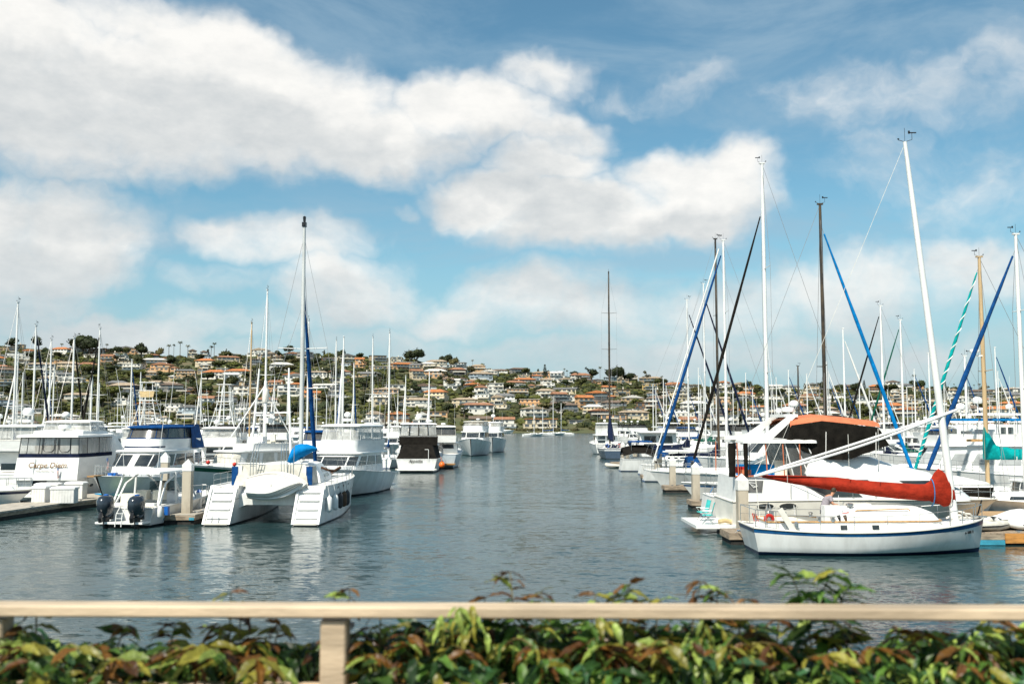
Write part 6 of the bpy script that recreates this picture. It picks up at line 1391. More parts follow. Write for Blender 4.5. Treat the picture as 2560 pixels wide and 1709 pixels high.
# racing sailboat, stern to camera
r_, H = sailboat('dark grey racing sailboat with very tall black mast, stern to camera', L=15.5, top=PZ(678, 158), mast=ALUK, mr=.15, mfrac=.56, hull_m=HULLG, stripe=HULLW, cover=None, B=4.3, fb=1.6, fm=1.45, fs=1.5, sp=(.3, .55, .76), spl=1.2, boot=BOOT, foot=None, wr=.014)
place_mast(r_, 15.5 * .56, PX(1526, 158), 159, 88)
b = MB(); b.loft([[(x, w * math.cos(t), z + w * .9 * math.sin(t)) for t in [2 * math.pi * j / 10 for j in range(10)]] for x, z, w in ((8.4, 6.6, .1), (8.0, 5.2, .32), (7.0, 4.0, .48), (5.6, 3.3, .5), (4.2, 2.9, .4), (2.4, 2.7, .25))]); b.build('sail_cover', CANVN, r_, ang=60)
for y, m_ in ((-.9, RED), (.9, BLUEP), (.5, CANVW), (-.5, CANVW)):
    b = MB(); b.tube([(.5, y + .22 * math.cos(a), 2.0 + .22 * math.sin(a)) for a in [2 * math.pi * i / 12 for i in range(10)]], .07, 6); b.build('life_ring', m_, r_)
boxo('cockpit_cover', (3.0, 0, 1.85), (3.4, 2.0, .5), CANVN, r_)
r_, H = cruiser('white flybridge yacht hidden behind the black racing sailboat', L=15, B=5.0, fb=2.3, fm=1.9, fs=1.7, house=(2.8, 10, 3.3), fly=(2.2, 8, 1.0), enc=VINYL, topm=WHITE, framem=WHITE, encz=1.7, domes=((0, 0, .25, .2),), ants=2)
place(r_, 16.6, 172, 92)
# sloop with blue furled sail, bow to the channel
r_, H = sailboat('white sloop, bow to channel, dark blue furled headsail with white edge', L=13, top=PZ(600, 80), mast=ALU, mr=.11, mfrac=.52, cover=None, furl=CANVB, furl_r=.095, fb=1.5, fm=1.25, fs=1.2, sp=(.36, .68), boot=STRIPB, stripe=None, foot=None, ftop=.97, wr=.012)
place(r_, 24.0, 80.3, 180); tubeo('sail_edge', [Vector((12.75, -.16, 1.9)), Vector((13 * .52 + .35, -.1, PZ(620, 80)))], .055, CANVW, r_, 6)
# sloop with black furled sail and tall white mast
r_, H = sailboat('white blue-banded sloop with black furled headsail and tall white mast', L=12.6, top=PZ(408, 65), mast=ALU, mr=.125, mfrac=.55, cover=CANVW, furl=CANVK, furl_r=.075, fb=1.45, fm=1.3, fs=1.25, sp=(.33, .66), stripe=STRIPB, ftop=.86, wr=.013, spl=1.1, foot=(12.0, 0, 2.1))
place(r_, 23.6, 65.2, 180)
# brown-black mast with bright blue furled sail (bow to the right)
r_, H = sailboat('sloop with brown-black mast and bright blue furled headsail behind the orange-topped yacht', L=12.4, top=PZ(512, 57), mast=ALUK, mr=.11, mfrac=.55, cover=None, furl=CANVBR, furl_r=.08, sp=(.42,), fb=1.5, fm=1.25, fs=1.2, ftop=.93, wr=.013, dodger=None)
place_mast(r_, 12.4 * .55, PX(2064, 57), 57, 0)
# black mast of the boat behind the blue furled sail
r_, H = sailboat('black-masted sloop with navy dodger just right of the blue furled sail', L=13.5, top=PZ(598, 92), mast=ALUK, mr=.12, mfrac=.5, cover=CANVN, furl=None, dodger=CANVB, bimini=CANVN, fb=1.5, sp=(.36, .66), wr=.012)
place_mast(r_, 13.5 * .5, PX(1796, 92), 92, 0)
r_, H = sailboat('white sloop with navy sail cover and black cockpit awning, stern to channel', L=13.5, top=PZ(750, 112), mast=ALU, mr=.10, mfrac=.56, cover=CANVN, furl=CANVN, dodger=CANVB, bimini=CANVB, furl_r=.09, fb=1.6, fm=1.3, fs=1.35, sp=(.5,))
place_mast(r_, 13.5 * .56, PX(1722, 112), 112, 0)
b = MB(); b.loft([[(x, y, z + (1 - (y / 1.7) ** 2) * .9) for y in (-1.7, -1.1, -.5, 0, .5, 1.1, 1.7)] for x, z in ((0, 1.7), (1.2, 2.0), (2.6, 2.0), (3.8, 1.5))], close=False, cap=False); b.build('cockpit_awning', CANVK, r_)
r_, H = sailboat('white sloop with slim white mast and navy furled headsail left of the black mast', L=12.5, top=PZ(710, 104), mast=ALU, mr=.085, mfrac=.54, cover=CANVW, furl=CANVN, furl_r=.09, sp=(.5,), fb=1.4); place_mast(r_, 12.5 * .54, PX(1764, 104), 104, 0)
# power catamaran with rounded hardtop
r_, H = cruiser('white boat with rounded hardtop and dark aft windows behind the navy sail covers', L=12, B=5.6, fb=2.0, fm=1.8, fs=1.7, house=(1.0, 8.5, 4.1), hw=.9, slope=1.2, nose=1.6, wz=(.42, .82), fly=None, over=.6, ants=1); place(r_, 19.3, 131, 90)
# motor yachts filling the right middle distance
r_, H = cruiser('white express yacht with sloping side window behind the black furled sail', L=14, B=4.6, fb=1.8, fm=1.7, fs=1.6, house=(2.2, 10.6, 3.4), slope=3.4, nose=2.0, wz=(.35, .80), side=((.05, .2), (.26, .9)), fly=(3.0, 8.0, .7), over=.6, ants=1, glass=GLASSB); place(r_, 26.0, 70.5, 180)
r_, H = cruiser('white flybridge yacht with black bimini behind the tall white mast', L=15, B=5, fb=2.4, fm=2.0, fs=1.8, house=(2.5, 11, 3.9), fly=(2.6, 9, 1.0), enc=VINYLD, topm=CANVK, framem=CANVK, encz=1.6, domes=((1.0, 1.2, .4, .7),), ants=2); place(r_, 31.0, 87, 181)
# trawler yacht with the windows row
r_, H = cruiser('white pilothouse trawler yacht with pale curtained side windows behind the catboat mast', 'trawler_yacht', 'motor yacht', L=14.5, B=4.6, fb=2.6, fm=1.95, fs=1.6, house=(3.0, 11.0, 3.75), hw=.82, slope=1.0, nose=.6, wz=(.36, .74), side=((.06, .26), (.30, .50), (.54, .74), (.79, .95)), glass=mat('curtained_glass', (.42, .44, .44), .15, var=.15, vscale=1.2), fly=(3.0, 8.8, .7), topm=None, enc=None, arch=None, ants=2, over=1.0, rake=1.5, domes=(), boot=BOOTB)
place(r_, 38.5, 67.5, 180); boxo('wooden_name_board', (8.2, 2.02, 4.15), (1.1, .05, .16), MATS['varnished_wood'], r_); boxo('blue_bimini', (6.8, 0, 5.5), (4.2, 2.9, .16), CANVBR, r_)
for x in (5.0, 8.6):
    for y in (-1.3, 1.3): tubeo('bimini_post', [(x, y, 4.4), (x, y, 5.5)], .025, STEEL, r_)
r_, H = cruiser('white flybridge motor yacht with wide hardtop behind the top end of the wishbone boom', L=16, B=5.2, fb=2.6, fm=2.1, fs=1.9, house=(2.5, 11.5, 4.1), slope=2.2, nose=1.4, fly=(2.4, 8.6, 1.0), topm=WHITE, enc=None, encz=1.6, domes=((1.0, 0, .42, .9), (-1.2, 1.3, .3, .4)), drums=((0, -1.2, .4, .3),), ants=3, brow=None); place(r_, 48.5, 90, 180)
r_, H = cruiser('huge white yacht with dark ribbon windows and twin satellite domes at the right edge', L=22, B=6.2, fb=3.6, fm=3.0, fs=2.6, house=(3, 16, 5.2), slope=3.0, nose=2.0, wz=(.35, .8), side=((.05, .40), (.44, .72), (.76, .97)), fly=(3, 12, 1.1), topm=WHITE, enc=VINYL, framem=WHITE, encz=1.5, domes=((1.0, 1.2, .62, .6), (-2.6, 0, .62, .6)), ants=3, over=1.0); place(r_, 66, 101, 180)
# covered runabout with black skirt
root = empty('runabout', label='runabout under a white cover with black skirt behind the catboat mast', cat='motorboat'); place(root, 20.6, 54.4, 0)
H = Hull(root, 5.6, 2.2, 1.30, 1.25, 1.3, tw=.9, fl=.8, flb=.2, rake=.8, stripe=BOOTG, stripe_t=(.80, .97), m=WHITE)
q = Cab([(1.28, .1, 5.2, 1.05, .85, 1.0), (1.85, .0, 5.35, 1.12, .88, 1.0)]); q.shell(root, 'black_skirt', CANVK, top=False); q = Cab([(1.85, -.05, 5.4, 1.15, .9, 1.0), (2.1, .1, 5.0, 1.0, .75, .9), (2.4, .8, 3.6, .6, .45, .5)]); q.shell(root, 'white_cover', CANVW, camber=.05)
tubeo('mooring_pole', [(2.4, -1.3, 1.2), (3.2, -1.25, 1.95)], .04, CREAM, root)
# teal-covered sloop with tan mast
r_, H = sailboat('sloop with tan wooden mast, teal sail cover and spiral-lashed teal headsail', L=11.6, top=PZ(640, 60), mast=WOODM, mr=.13, mfrac=.56, cover=CANVT, furl=CANVT, spiral=CANVW, furl_r=.08, sp=(.5,), fb=1.3, ftop=.97, boomz=3.15, covcr=.42, wr=.013)
place_mast(r_, 11.6 * .56, PX(2474, 60), 60.5, 180)
radar_drum(r_, 11.6 * .56 + .5, 0, 9.4, .3, .2); boxo('radar_bracket', (11.6 * .56 + .25, 0, 9.35), (.6, .2, .08), WHITE, r_)
r_, H = sailboat('white sloop at the right edge with dark blue furled headsail', L=13, top=PZ(606, 58), mast=ALU, mr=.12, mfrac=.53, cover=CANVW, furl=CANVB, furl_r=.095, sp=(.4, .7), fb=1.5, ftop=.95, wr=.013, foot=(12.6, 0, 2.0))
place_mast(r_, 13 * .53, PX(2559, 55.6), 55.6, 180)
for (px, Y, ty, fu, cv, hd, lab, m_) in ((2210, 94, 765, CANVK, CANVN, 180, 'white sloop with navy sail cover and black furled headsail right of the orange canvas', ALU), (2259, 101, 800, CANVGR, CANVGR, 180, 'white sloop with green furled headsail right of the orange canvas', ALU),
      (2418, 84, 890, None, CANVW, 0, 'white sloop with short bare mast between the tall mast and the tan mast', ALU), (1998, 150, 915, None, CANVN, 0, 'distant ketch with thin dark pole mast behind the orange canvas', ALUK)):
    r_, H = sailboat(lab, L=11, top=PZ(ty, Y), mast=m_, mr=.11 if m_ is ALU else .14, mfrac=.55, cover=cv, furl=fu, furl_r=.07, sp=(.5,), fb=1.35, ftop=.97); place_mast(r_, 11 * .55, PX(px, Y), Y, hd)
# dinghies and tenders at the right dock
def inflatable(x, y, z, rz, label, L=2.9, m=None, motor=False, inside=None, group=None, tilt=0):
    root = empty('inflatable_dinghy', (x, y, z), R(rz), label, 'dinghy', group); root.rotation_euler[0] = R(tilt)
    b = MB(); w = .72; r = .21
    pts = [(-L * .5, -w, 0), (L * .1, -w, 0), (L * .33, -w * .85, .05), (L * .47, -w * .35, .14), (L * .5, 0, .18), (L * .47, w * .35, .14), (L * .33, w * .85, .05), (L * .1, w, 0), (-L * .5, w, 0)]
    b.tube([(p[0], p[1], p[2] + .22) for p in pts], [.12] + [r] * 7 + [.12], 10); b.build('side_tube', m or CREAM, root, ang=60)
    b = MB(); b.tube([(p[0], p[1] * 1.27, p[2] + .22) for p in pts], .035, 6); b.build('rub_strake', BLACKP, root)
    boxo('floor', (-.1, 0, .12), (L * .8, w * 1.7, .06), inside or DARKF, root); boxo('transom', (-L * .42, 0, .28), (.06, w * 1.6, .38), WHITE, root); boxo('thwart', (.1, 0, .36), (.22, w * 1.8, .05), WHITE, root)
    if motor:
        b = MB(); b.box((-L * .5, 0, .62), (.3, .24, .36)); b.box((-L * .48, 0, .2), (.12, .1, .6)); b.build('small_outboard', BLACKP, root)
inflatable(20.9, 45.0, .52, 20, 'grey inflatable dinghy on the plank dock right of the catboat bow', 2.7, MATS['canvas_greige'])
inflatable(23.3, 45.2, .52, 185, 'white inflatable dinghy with blue trim and white cover on the plank dock', 2.9, WHITE, True)
inflatable(PX(1540, 120), 120, 0, 150, 'small grey inflatable dinghy floating at the channel edge below the racing sailboat', 2.6, CANVG)
b = MB(); b.loft([[(22.8 + 1.0 * (t_ - .5) * 2.2, 45.2 + .62 * math.cos(a), 1.0 + .42 * max(0, math.sin(a)) * math.sin(math.pi * max(.05, min(.95, t_)))) for a in [math.pi * j / 8 for j in range(9)]] for t_ in [i / 8 for i in range(9)]], close=False, cap=False); tag(b.build('boat_cover', CANVW), 'white fabric cover lying over the trimmed dinghy on the right dock', 'cover')
wd_ = dock('walkway', 19.5, 33, 47.6, 53.0, 'tan plank walkway beyond the dinghies at the right edge', m=mat('walkway_tan', (.46, .31, .17), .8, var=.2, vscale=2, stretch=(.5, 6, 6)), planks='y', pw=.4, pn=14)
wd_.location = (28.6, 51.2, .05)
r_, H = cruiser('white and pale blue sport boat with twin black covered outboards at the right edge', 'sport_boat', 'motorboat', L=9, B=3.0, fb=1.4, fm=1.25, fs=1.1, house=(2.5, 6.0, 1.9), slope=1.4, fly=None, stripe=MATS['hull_pale_blue'], over=0, ants=1); place(r_, 27.0, 58.2, 2)
for y in (-.5, .5):
    b = MB(); b.lathe([(.16, 0), (.24, .15), (.26, .7), (.18, .95), (.05, 1.0)], 12, (-.3, y, .95)); b.build('covered_outboard', CANVK, r_, ang=60)
for (x, y, z, rz) in ((24.3, 56.3, 1.75, .7), (25.2, 56.2, 1.7, .5)):
    pass
# anchored sailboats and small boats far out
for k, (px, Y, ty, L_, hd, lab) in enumerate(((1335, 425, 1012, 9, 20, 'small white sloop anchored far out, leftmost of the anchored four'), (1357, 437, 1018, 9, 190, 'white sloop anchored second from the left in open water'), (1383, 462, 992, 13, 15, 'larger white ketch anchored third from the left in open water'), (1403, 470, 1008, 11, 170, 'white sloop anchored rightmost in open water near the shore'))):
    r_, H = sailboat(lab, L=L_, top=PZ(ty, Y), mast=ALU, mr=.15, mfrac=.55, cover=CANVB if k else CANVN, sp=(.5,), detail=0, group='sailboats anchored off the far shore'); place_mast(r_, L_ * .55, PX(px, Y), Y, hd)
r_, H = cruiser('small white cabin boat moored off the far shore right of the racing sailboat', 'cabin_boat', 'motorboat', L=11, B=3.6, fb=1.8, fm=1.4, fs=1.2, house=(2.8, 7.2, 2.6), fly=(2.8, 6.2, .8), topm=WHITE, encz=1.6, ants=1, rails=False); place(r_, PX(1608, 260), 262, 5)
r_, H = cruiser('small white cabin boat pulled up at the far shore above open water', 'cabin_boat', 'motorboat', L=13, B=4, fb=2, fm=1.6, fs=1.4, house=(2.8, 8.2, 3.2), fly=(2.8, 6.2, .8), ants=0, rails=False); place(r_, PX(1228, 560), 562, 0)
# ---------------------------------------------------------------- named masts of the second rows on the left
for (px, ty, Y, fu, cv, hd, m_, mr, lab) in ((33, 757, 92, None, CANVN, 90, ALU, .10, 'white sloop with tallest bare mast at the far left behind the two-dome yacht'), (81, 815, 99, CANVN, CANVB, 88, ALU, .10, 'white sloop with navy furled headsail, second mast from the far left'), (121, 850, 106, None, CANVW, 91, ALU, .09, 'white sloop, third slim mast from the left, above the script lettering'),
      (178, 846, 97, CANVK, CANVN, 92, ALU, .10, 'white sloop with black furled headsail above the aft-cabin yacht roof'), (242, 822, 101, CANVK, CANVW, -91, ALU, .09, 'white sloop with black furled headsail right of the aft-cabin yacht'), (226, 930, 122, None, CANVW, 90, ALU, .12, 'white ketch with short mast right of the aft-cabin yacht'),
      (624, 807, 112, None, CANVBR2, 90, WOODM, .10, 'sloop with tan wooden mast behind the trawler'), (662, 725, 103, None, CANVW, 90, ALU, .11, 'white sloop with tall white mast between the trawler poles and the catamaran'), (768, 800, 114, None, CANVB, -90, ALU, .11, 'white sloop with bare white mast just behind the catamaran mast'),
      (838, 850, 142, None, CANVW, 90, ALU, .10, 'white sloop with lone mast right of the catamaran mast'), (930, 843, 136, None, CANVW, 92, ALU, .10, 'white sloop, left of the two masts above the clear-canopied convertible'), (972, 831, 124, None, CANVB, 90, ALU, .11, 'white sloop, right of the two masts above the clear-canopied convertible')):
    L_ = 11 if Y < 130 else 12; r_, H = sailboat(lab, L=L_, top=PZ(ty, Y), mast=m_, mr=mr, mfrac=.55, cover=cv, furl=fu, furl_r=.08, sp=(.5,) if Y > 100 else (.36, .68), fb=1.35, ftop=.97, wr=.012); place_mast(r_, L_ * .55, PX(px, Y), Y, hd)

# ---------------------------------------------------------------- the rest of the two marinas
BUSY = []
def footprint(o, L_, B_):
    c = Vector((math.cos(o.rotation_euler[2]), math.sin(o.rotation_euler[2]))); p = o.location
    return [(p.x + c.x * L_ * t, p.y + c.y * L_ * t, B_ / 2) for t in (0, .25, .5, .75, 1)]
for o in list(COL.objects):
    if o.parent is None and o.type == 'EMPTY':
        for ch in o.children:
            if ch.name.split('.')[0] == 'hull':
                xs_ = [v.co.x for v in ch.data.vertices]; ys_ = [abs(v.co.y) for v in ch.data.vertices]; BUSY += footprint(o, max(xs_), 2 * max(ys_)); break
def free(X, Y, hd, L_, B_):
    c = (math.cos(R(hd)), math.sin(R(hd)))
    for t in (0, .25, .5, .75, 1):
        x, y = X + c[0] * L_ * t, Y + c[1] * L_ * t
        for (a, b_, r) in BUSY:
            if abs(a - x) < 6 and (a - x) ** 2 + (b_ - y) ** 2 < (r + B_ / 2 + .3) ** 2: return False
    return True
FL = []
def proto_sail(desc, **k):
    r_, H = sailboat(desc, detail=0, **k); FL.append([r_, desc, k['L'], k['L'] * .31, 's', 0]); 
def proto_motor(desc, **k):
    nm = k.pop('name', 'motor_yacht'); r_, H = cruiser(desc, nm, 'motor yacht', rails=False, **k); FL.append([r_, desc, k['L'], k['B'], 'm', 0])
proto_sail('white sloop with navy sail cover', L=10, top=13.5, mr=.10, cover=CANVN, dodger=CANVN)
proto_sail('white sloop with blue sail cover', L=11, top=15, mr=.10, cover=CANVB, furl=CANVW)
proto_sail('white sloop with tan sail cover', L=9, top=12, mr=.09, cover=CANVG)
proto_sail('dark-hulled sloop with white sail cover', L=11.5, top=15.5, mr=.11, cover=CANVW, hull_m=HULLN, dodger=CANVB, furl=CANVB)
proto_sail('white sloop with bare boom', L=10.5, top=14, mr=.10, cover=None, furl=CANVW)
proto_sail('white sloop with green sail cover', L=9.5, top=12.8, mr=.09, cover=CANVGR)
proto_motor('white flybridge cruiser with clear curtains', L=12.5, B=4.2, fb=2.0, fm=1.6, fs=1.3, house=(3, 9, 3.0), fly=(2.4, 7.2, .8), enc=VINYL, topm=WHITE, framem=WHITE, encz=1.5, domes=((0, 0, .3, .5),), drums=((.6, -.8, .3, .1),), ants=2)
proto_motor('white convertible with blue canvas top', L=11.5, B=4.0, fb=1.9, fm=1.5, fs=1.2, house=(3.2, 8.6, 2.8), fly=(2.8, 7.0, .8), enc=VINYLD, topm=CANVB, framem=CANVB, encz=1.4, ants=2)
proto_motor('white express cruiser with radar arch', L=11, B=3.7, fb=1.6, fm=1.4, fs=1.2, house=(2.2, 8.2, 2.6), slope=2.6, nose=1.2, wz=(.35, .85), fly=None, arch=(3.2, 3.6), over=0, ants=2)
proto_motor('white trawler yacht with tall deckhouse', L=13, B=4.4, fb=2.4, fm=1.8, fs=1.6, house=(2.4, 9.6, 3.6), slope=.7, nose=.6, fly=(2.4, 7.4, .7), topm=CANVW, encz=1.5, domes=((0, 0, .34, .8),), ants=3)
proto_motor('white sportfisher with outriggers', L=12.5, B=4.4, fb=2.2, fm=1.6, fs=1.2, house=(3.6, 9.0, 2.9), fly=(3.2, 7.2, .8), topm=WHITE, encz=1.6, rod=True, ants=2, drums=((0, 0, .3, .2),))
proto_motor('white yacht with black canvas top', L=13, B=4.5, fb=2.2, fm=1.8, fs=1.5, house=(2.8, 9.6, 3.3), fly=(2.4, 7.8, .8), enc=VINYLD, topm=CANVK, framem=CANVK, encz=1.4, domes=((0, .6, .34, .6),), ants=2)
FPEND = []
def put_boat(X, Y, hd, kinds):
    c = [f for f in FL if f[4] in kinds]; f = rg2.choice(c)
    if not free(X, Y, hd, f[2], f[3]): return False
    o = f[0] if f[5] == 0 else copy_tree(f[0]); f[5] += 1
    o.location = (X, Y, 0); o.rotation_euler = (0, 0, R(hd)); BUSY.extend(footprint(o, f[2], f[3]))
    s_ = rg2.uniform(.92, 1.08); o.scale = (1, 1, s_) if f[4] == 's' else (1, 1, 1)
    FPEND.append((o, X, Y, f[1], f[4])); return True
rg2 = random.Random(21); nb = 0
def chan_left(Y): return -13.5 if Y < 100 else lerp(-13.5, -9, min(1, (Y - 100) / 90))
for Y in [86, 104, 122, 141, 160, 180, 201, 224, 250, 280]:
    X = max(-.5 * Y - 3, -120)
    while X < (chan_left(Y) - 3 if Y < 210 else -.07 * Y - 8):
        st = rg2.choice([5.2, 5.8, 6.6]) * (1 if Y < 170 else 1.25); fl_ = rg2.random() < .5
        if rg2.random() < .86: nb += put_boat(X, Y + (13 if fl_ else 0) + rg2.uniform(-.6, .6), (-90 if fl_ else 90) + rg2.uniform(-2, 2), 's' if rg2.random() < .48 else 'm')
        X += st
for X0 in [29.5, 46, 63, 80, 97, 114, 131]:
    Y = max(70, X0 / .53 + 3)
    while Y < 310:
        if rg2.random() < .84 and (X0 + 6) / Y > .10: nb += put_boat(X0 + (13 if Y % 2 > 1 else 0) * 0 + rg2.uniform(-.5, .5), Y, 0 + rg2.uniform(-1.5, 1.5), 's' if rg2.random() < .62 else 'm')
        Y += rg2.choice([5.3, 6.0, 7.5]) * (1 if Y < 180 else 1.3)
Y = 100
while Y < 190:
    if rg2.random() < .8: nb += put_boat(14.5 + (Y - 100) * .04, Y, rg2.uniform(-2, 2), 'sm')
    Y += rg2.choice([6.3, 7.2])
print('fleet', nb)
for f in FL:
    if f[5] == 0:
        for c in list(f[0].children): bpy.data.objects.remove(c)
        bpy.data.objects.remove(f[0])
def rowname(Y): return 'near rows' if Y < 125 else 'middle rows' if Y < 185 else 'far rows'
BM = [(140, 'above the Carpe-Diem-lettered yacht'), (320, 'left of the blue canopy'), (520, 'behind the blue canopy'), (740, 'behind the trawler'), (860, 'right of the catamaran mast'), (1150, 'behind the clear-canopied convertible'), (1640, 'beside the black racing sailboat'), (1760, 'behind the blue furled sail'), (1900, 'behind the black furled sail'), (2060, 'left of the brown-black mast'), (2200, 'right of the brown-black mast'), (2340, 'left of the tallest mast'), (2460, 'right of the tallest mast'), (9999, 'at the far right')]
def bmark(X, Y):
    px = 1280 + F * X / Y
    for p, s in BM:
        if px <= p: return s
number(FPEND, lambda i: '%s, %s, %s' % (i[3], rowname(i[2]), bmark(i[1], i[2])))
for i in FPEND:
    i[0]['category'] = 'sailboat' if i[4] == 's' else 'motor yacht'; i[0]['group'] = 'sailboats in the marina rows' if i[4] == 's' else 'motor boats in the marina rows'

# ---------------------------------------------------------------- terrace, railing and climbing vine in front
TAN = mat('railing_tan_paint', (.54, .42, .29), .6, var=.22, vscale=2.5, stretch=(.5, 3, 3), bump=.25, bscale=30)
TDECK = mat('terrace_boards', (.25, .20, .15), .8, var=.2, vscale=2, stretch=(4, .5, 1))
root = empty('terrace', label='timber terrace floor below the railing at the camera', cat='terrace')
b = MB(); b.box((0, 0, 0), (.14, 7.4, .04)); me = b.mesh('board', TDECK, smooth=False)
for i in range(84):
    o = bpy.data.objects.new('board', me); COL.objects.link(o); o.parent = root; o.location = (-6.2 + i * .15, -.2, 3.53)
boxo('retaining_wall', (0, -.2, 1.4), (13, 9.4, 4.1), CONC, root)
RX = R(-1.25); root = empty('railing', (0, 3.30, 0), RX, 'tan painted timber railing with square posts along the terrace edge', 'railing')
def rx(px): return (px - 1280) * 3.32 / F
b = MB()
def bevel_box(name, c, d, m, parent, r=.006):
    x, y, z = [q / 2 for q in d]; b = MB()
    prof = [(-y + r, -z), (y - r, -z), (y, -z + r), (y, z - r), (y - r, z), (-y + r, z), (-y, z - r), (-y, -z + r)]
    if d[0] >= d[2]: b.loft([[(sx * x, p, q) for p, q in prof] for sx in (-1, 1)])
    else:
        prof = [(-x + r, -y), (x - r, -y), (x, -y + r), (x, y - r), (x - r, y), (-x + r, y), (-x, y - r), (-x, -y + r)]; b.loft([[(p, q, sz * z) for p, q in prof] for sz in (-1, 1)])
    o = b.build(name, m, parent, loc=c, ang=30); return o
bevel_box('top_rail', (0, .045, 4.588), (12, .092, .038), TAN, root)
bevel_box('lower_rail', (0, .06, 4.30), (12, .06, .09), TAN, root)
for px in (-1900, -980, -18, 839, 2690, 3600, 4500):
    bevel_box('post', (rx(px), .065, 4.05), (.086, .085, 1.01), TAN, root)
LEAFC = [('dark', (.022, .060, .012)), ('green', (.075, .155, .024)), ('light', (.28, .37, .075)), ('olive', (.26, .24, .035)), ('rust', (.18, .080, .014)), ('brown', (.12, .05, .016)), ('teal', (.04, .11, .045))]
LEAFM = [mat('leaf_' + n, c, .42, var=.3, vscale=9, trans=.35, rand=.7, stretch=(1, 3, 1)) for n, c in LEAFC]
STEMM = mat('vine_stem', (.16, .12, .04), .7, var=.2)
def leaf_mesh(k):
    rgk = random.Random(k); b = MB(); n = 7; curl = [.5, .9, .25, 1.2][k]; wv = [.17, .14, .21, .12][k]
    L_, M_, R_ = [], [], []
    for i in range(n + 1):
        t = i / n; w = wv * math.sin(math.pi * min(1, t ** .72)) ** .85 * (1 + (.10 if i % 2 else -.06)) if 0 < i < n else .004
        a = curl * t; x = math.sin(a) / curl if curl else t; z = -(1 - math.cos(a)) / curl
        M_.append((x, 0, z)); up = .35 * w; s = .03 * math.sin(i * 2.2 + k)
        L_.append((x, w, z + up + s)); R_.append((x, -w, z + up - s))
    b.loft([[l, m, r] for l, m, r in zip(L_, M_, R_)], close=False, cap=False)
    me = b.mesh('leaf', LEAFM[1], smooth=False); return me, b
LM = [leaf_mesh(k) for k in range(4)]
def vine_top(px):
    pts = [(-200, 1575), (60, 1560), (150, 1590), (330, 1615), (760, 1600), (880, 1585), (980, 1560), (1100, 1540), (1500, 1545), (1900, 1552), (1960, 1600), (2060, 1635), (2200, 1625), (2300, 1580), (2420, 1570), (2760, 1570)]
    for a, c in zip(pts, pts[1:]):
        if px <= c[0]: return lerp(a[1], c[1], (px - a[0]) / (c[0] - a[0]))
    return 1600
rv = random.Random(11)
def frame_of(d, up=Vector((0, 0, 1))):
    d = d.normalized(); y = up.cross(d)
    if y.length < 1e-3: y = Vector((0, 1, 0))
    y.normalize(); z = d.cross(y); M_ = Matrix((d, y, z)).transposed(); return M_.to_4x4()
def color_for(t, px):
    r = rv.random()
    if t > .72: return 4 if r < .34 else 5 if r < .5 else 3 if r < .75 else 2 if r < .9 else 1
    if t > .4: return 3 if r < .28 else 2 if r < .48 else 4 if r < .60 else 1
    return 1 if r < .42 else 0 if r < .6 else 2 if r < .82 else 6 if r < .94 else 3
vines = []
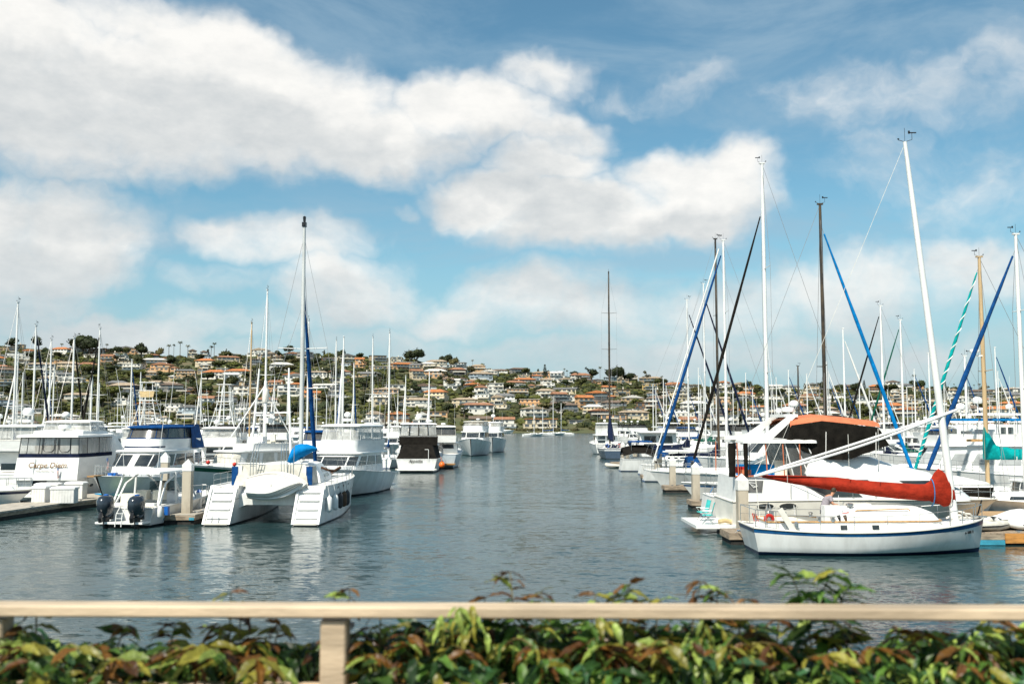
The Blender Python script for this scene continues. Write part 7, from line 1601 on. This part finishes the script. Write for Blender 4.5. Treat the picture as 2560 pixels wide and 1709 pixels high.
for k, (x0, x1, lab) in enumerate(((-200, 560, 'leafy vine at the left end of the railing with rust and green leaves'), (560, 1060, 'leafy vine around the middle post with drooping olive leaves'), (1060, 1560, 'dense green vine right of the middle post'), (1560, 2020, 'dense vine with a tall green sprig rising above the rail'), (2020, 2800, 'leafy vine at the right end of the railing with pale green leaves'))):
    root = empty('climbing_vine', (0, 3.30, 4.2), 0, lab, 'vine', 'vines growing through the railing'); cnt = 0; bulk = MB(); bulkm = []
    def put_leaf(p, d, size, ci, roll, part=True):
        global cnt
        q_ = 1280 + F * p.x / p.y
        if 775 < q_ < 900 and p.y < 3.42 and p.z > 4.38: return
        if 270 < q_ < 770 and p.y < 3.45 and 1060 + (5.2 - p.z) * F / p.y > 1650 and rv.random() < .7: return
        M_ = Matrix.Translation(p - Vector((0, 3.30, 4.2))) @ frame_of(d) @ Matrix.Rotation(roll, 4, 'X') @ Matrix.Scale(size, 4)
        q = rv.randrange(4)
        if part and cnt < 285:
            o = bpy.data.objects.new('leaf', LM[q][0]); COL.objects.link(o); o.parent = root; o.matrix_local = M_; o.material_slots[0].link = 'OBJECT'; o.material_slots[0].material = LEAFM[ci]; cnt += 1
        else:
            b_ = LM[q][1]; bulk.add([M_ @ Vector(v) for v in b_.v], b_.f, ci)
    def shoot(px, ybase, pybase, pytop, n, lean, size=.07, outy=-.12, ripe=0.0):
        p0 = P(px, pybase, ybase); p1 = P(px + lean, pytop, ybase + outy); h_ = (p1 - p0).length
        pts = []
        for i in range(9):
            t = i / 8; q = p0.lerp(p1, t); q.z += .35 * h_ * math.sin(math.pi * t) * .3; q.z -= .10 * h_ * t * t; pts.append(q)
        tubeo('stem', [q - Vector((0, 3.30, 4.2)) for q in pts], [.0032] * 6 + [.0022] * 3, STEMM, root, 4)
        for i in range(n):
            t = .15 + .85 * i / max(1, n - 1); u = t * 8; j = min(7, int(u)); q = pts[j].lerp(pts[j + 1], u - j); ax = (pts[j + 1] - pts[j]).normalized()
            for sd_ in (-1, 1):
                out = Vector((sd_ * rv.uniform(.5, 1.0), rv.uniform(-.9, .2), rv.uniform(-.7, .25))) + ax * .3
                put_leaf(q, out, size * rv.uniform(.7, 1.25) * (1 - .35 * t), color_for(t + ripe, px), rv.uniform(-.7, .7))
        put_leaf(pts[-1], Vector((rv.choice([-1, 1]) * .9, -.3, -.25)), size * .8, color_for(.9 + ripe, px), 0)
    # shoots that hang over the front of the lower rail
    n_s = int((x1 - x0) / 20)
    for i in range(n_s):
        px = x0 + (x1 - x0) * (i + rv.random()) / n_s; tp_ = vine_top(px); yb = rv.uniform(3.42, 3.6)
        if 790 < px < 885 and rv.random() < .85: continue
        lo = tp_ + rv.uniform(20, 130); lean = rv.uniform(-110, 110)
        yf = rv.choice([-.30, -.22, -.1, .05]); top_ = lo - rv.uniform(20, 95)
        if yf < -.15: top_ = max(top_, 1585)
        shoot(px, yb, lo + 60, max(1552, top_), rv.choice([3, 4, 5]), lean, rv.uniform(.10, .155), yf, rv.uniform(-.15, .12))
    # rust-coloured tips that show between the rails and above the top rail
    for (px, py, ln, rp, n) in ((575, 1462, 4, .5, 1), (600, 1490, 5, .6, 1), (868, 1452, 12, .5, 2), (950, 1492, 5, .6, 1), (1210, 1478, 3, .5, 2), (1283, 1405, -14, .5, 3), (1270, 1480, 20, .5, 2), (1375, 1462, -40, .25, 3), (1480, 1468, 14, .4, 3), (1552, 1438, 40, .35, 3), (1570, 1470, -20, .5, 3), (1640, 1482, 22, -.4, 3), (1735, 1432, 30, .3, 3), (1770, 1456, 20, .2, 2), (1792, 1455, 3, .5, 1), (1850, 1480, 20, .5, 2), (1945, 1502, 10, .4, 2),
                              (2010, 1408, -60, -.7, 5), (2040, 1400, 80, -.7, 5), (2090, 1440, 60, -.8, 5), (2060, 1470, -70, -.8, 4), (2470, 1500, 20, .2, 2), (90, 1490, 4, .6, 1), (430, 1545, 20, .5, 4), (560, 1550, -20, .5, 4), (300, 1552, 30, .5, 4), (690, 1550, 20, .5, 4), (2120, 1560, 10, .5, 3), (2090, 1590, -30, .5, 4), (2240, 1560, 20, .5, 3)):
        if x0 <= px < x1: shoot(px - ln * .4, 3.46, 1640, py, n + 3, ln, .105 if rp > -.5 else .125, -.02, rp)
    # leaves draped over the top rail in front
    for (px, py) in ((1110, 1520), (1150, 1515), (1190, 1522), (1500, 1540), (1740, 1560), (1780, 1552), (1785, 1600), (1760, 1640), (1800, 1670), (1745, 1600)):
        if x0 <= px < x1:
            for j in range(9): put_leaf(P(px + rv.uniform(-35, 35), py + rv.uniform(-4, 60), 3.27 + rv.uniform(-.03, .0)), Vector((rv.uniform(-1, 1), -.5, -.6)), rv.uniform(.05, .08), rv.choice([2, 2, 3, 1]), rv.uniform(-.4, .4))
    # inner leaves
    for i in range(int((x1 - x0) * 1.9)):
        px = rv.uniform(x0, x1); tp_ = vine_top(px); py = tp_ + 4 + (1760 - tp_) * rv.random() ** .9; Y_ = rv.uniform(3.43, 3.8)
        if (px < 270 or px > 880) and rv.random() < .16: Y_ = rv.uniform(3.16, 3.30); py = max(py, rv.uniform(1640, 1700))
        if 790 < px < 885 and rv.random() < .4: continue
        put_leaf(P(px, py, Y_), Vector((rv.uniform(-1, 1), rv.uniform(-1, .1), rv.uniform(-.9, .3))), rv.uniform(.06, .13), rv.choices([0, 1, 2, 3, 4, 5, 6], [9, 7, 4, 2, .8, 1, 3])[0], rv.uniform(-.8, .8), part=False)
    o = bulk.build('inner_leaves', LEAFM, root, smooth=False); o['kind'] = 'stuff'
    # solid core behind the leaves, near-black to paint in the shade inside the plant
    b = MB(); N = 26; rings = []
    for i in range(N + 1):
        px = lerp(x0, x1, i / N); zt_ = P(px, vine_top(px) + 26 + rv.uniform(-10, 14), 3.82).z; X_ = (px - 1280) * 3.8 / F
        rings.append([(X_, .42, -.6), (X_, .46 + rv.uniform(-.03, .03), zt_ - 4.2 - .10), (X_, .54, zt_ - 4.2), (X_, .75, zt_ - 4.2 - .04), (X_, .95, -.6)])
    b.loft(rings); b.build('shade_core', mat('vine_shade_%d' % k, (.012, .018, .008), .95, var=.4, vscale=12, bump=.6, bscale=30), root)
for o in bpy.data.objects:
    for k in ('used', 'H'):
        if k in o: del o[k]
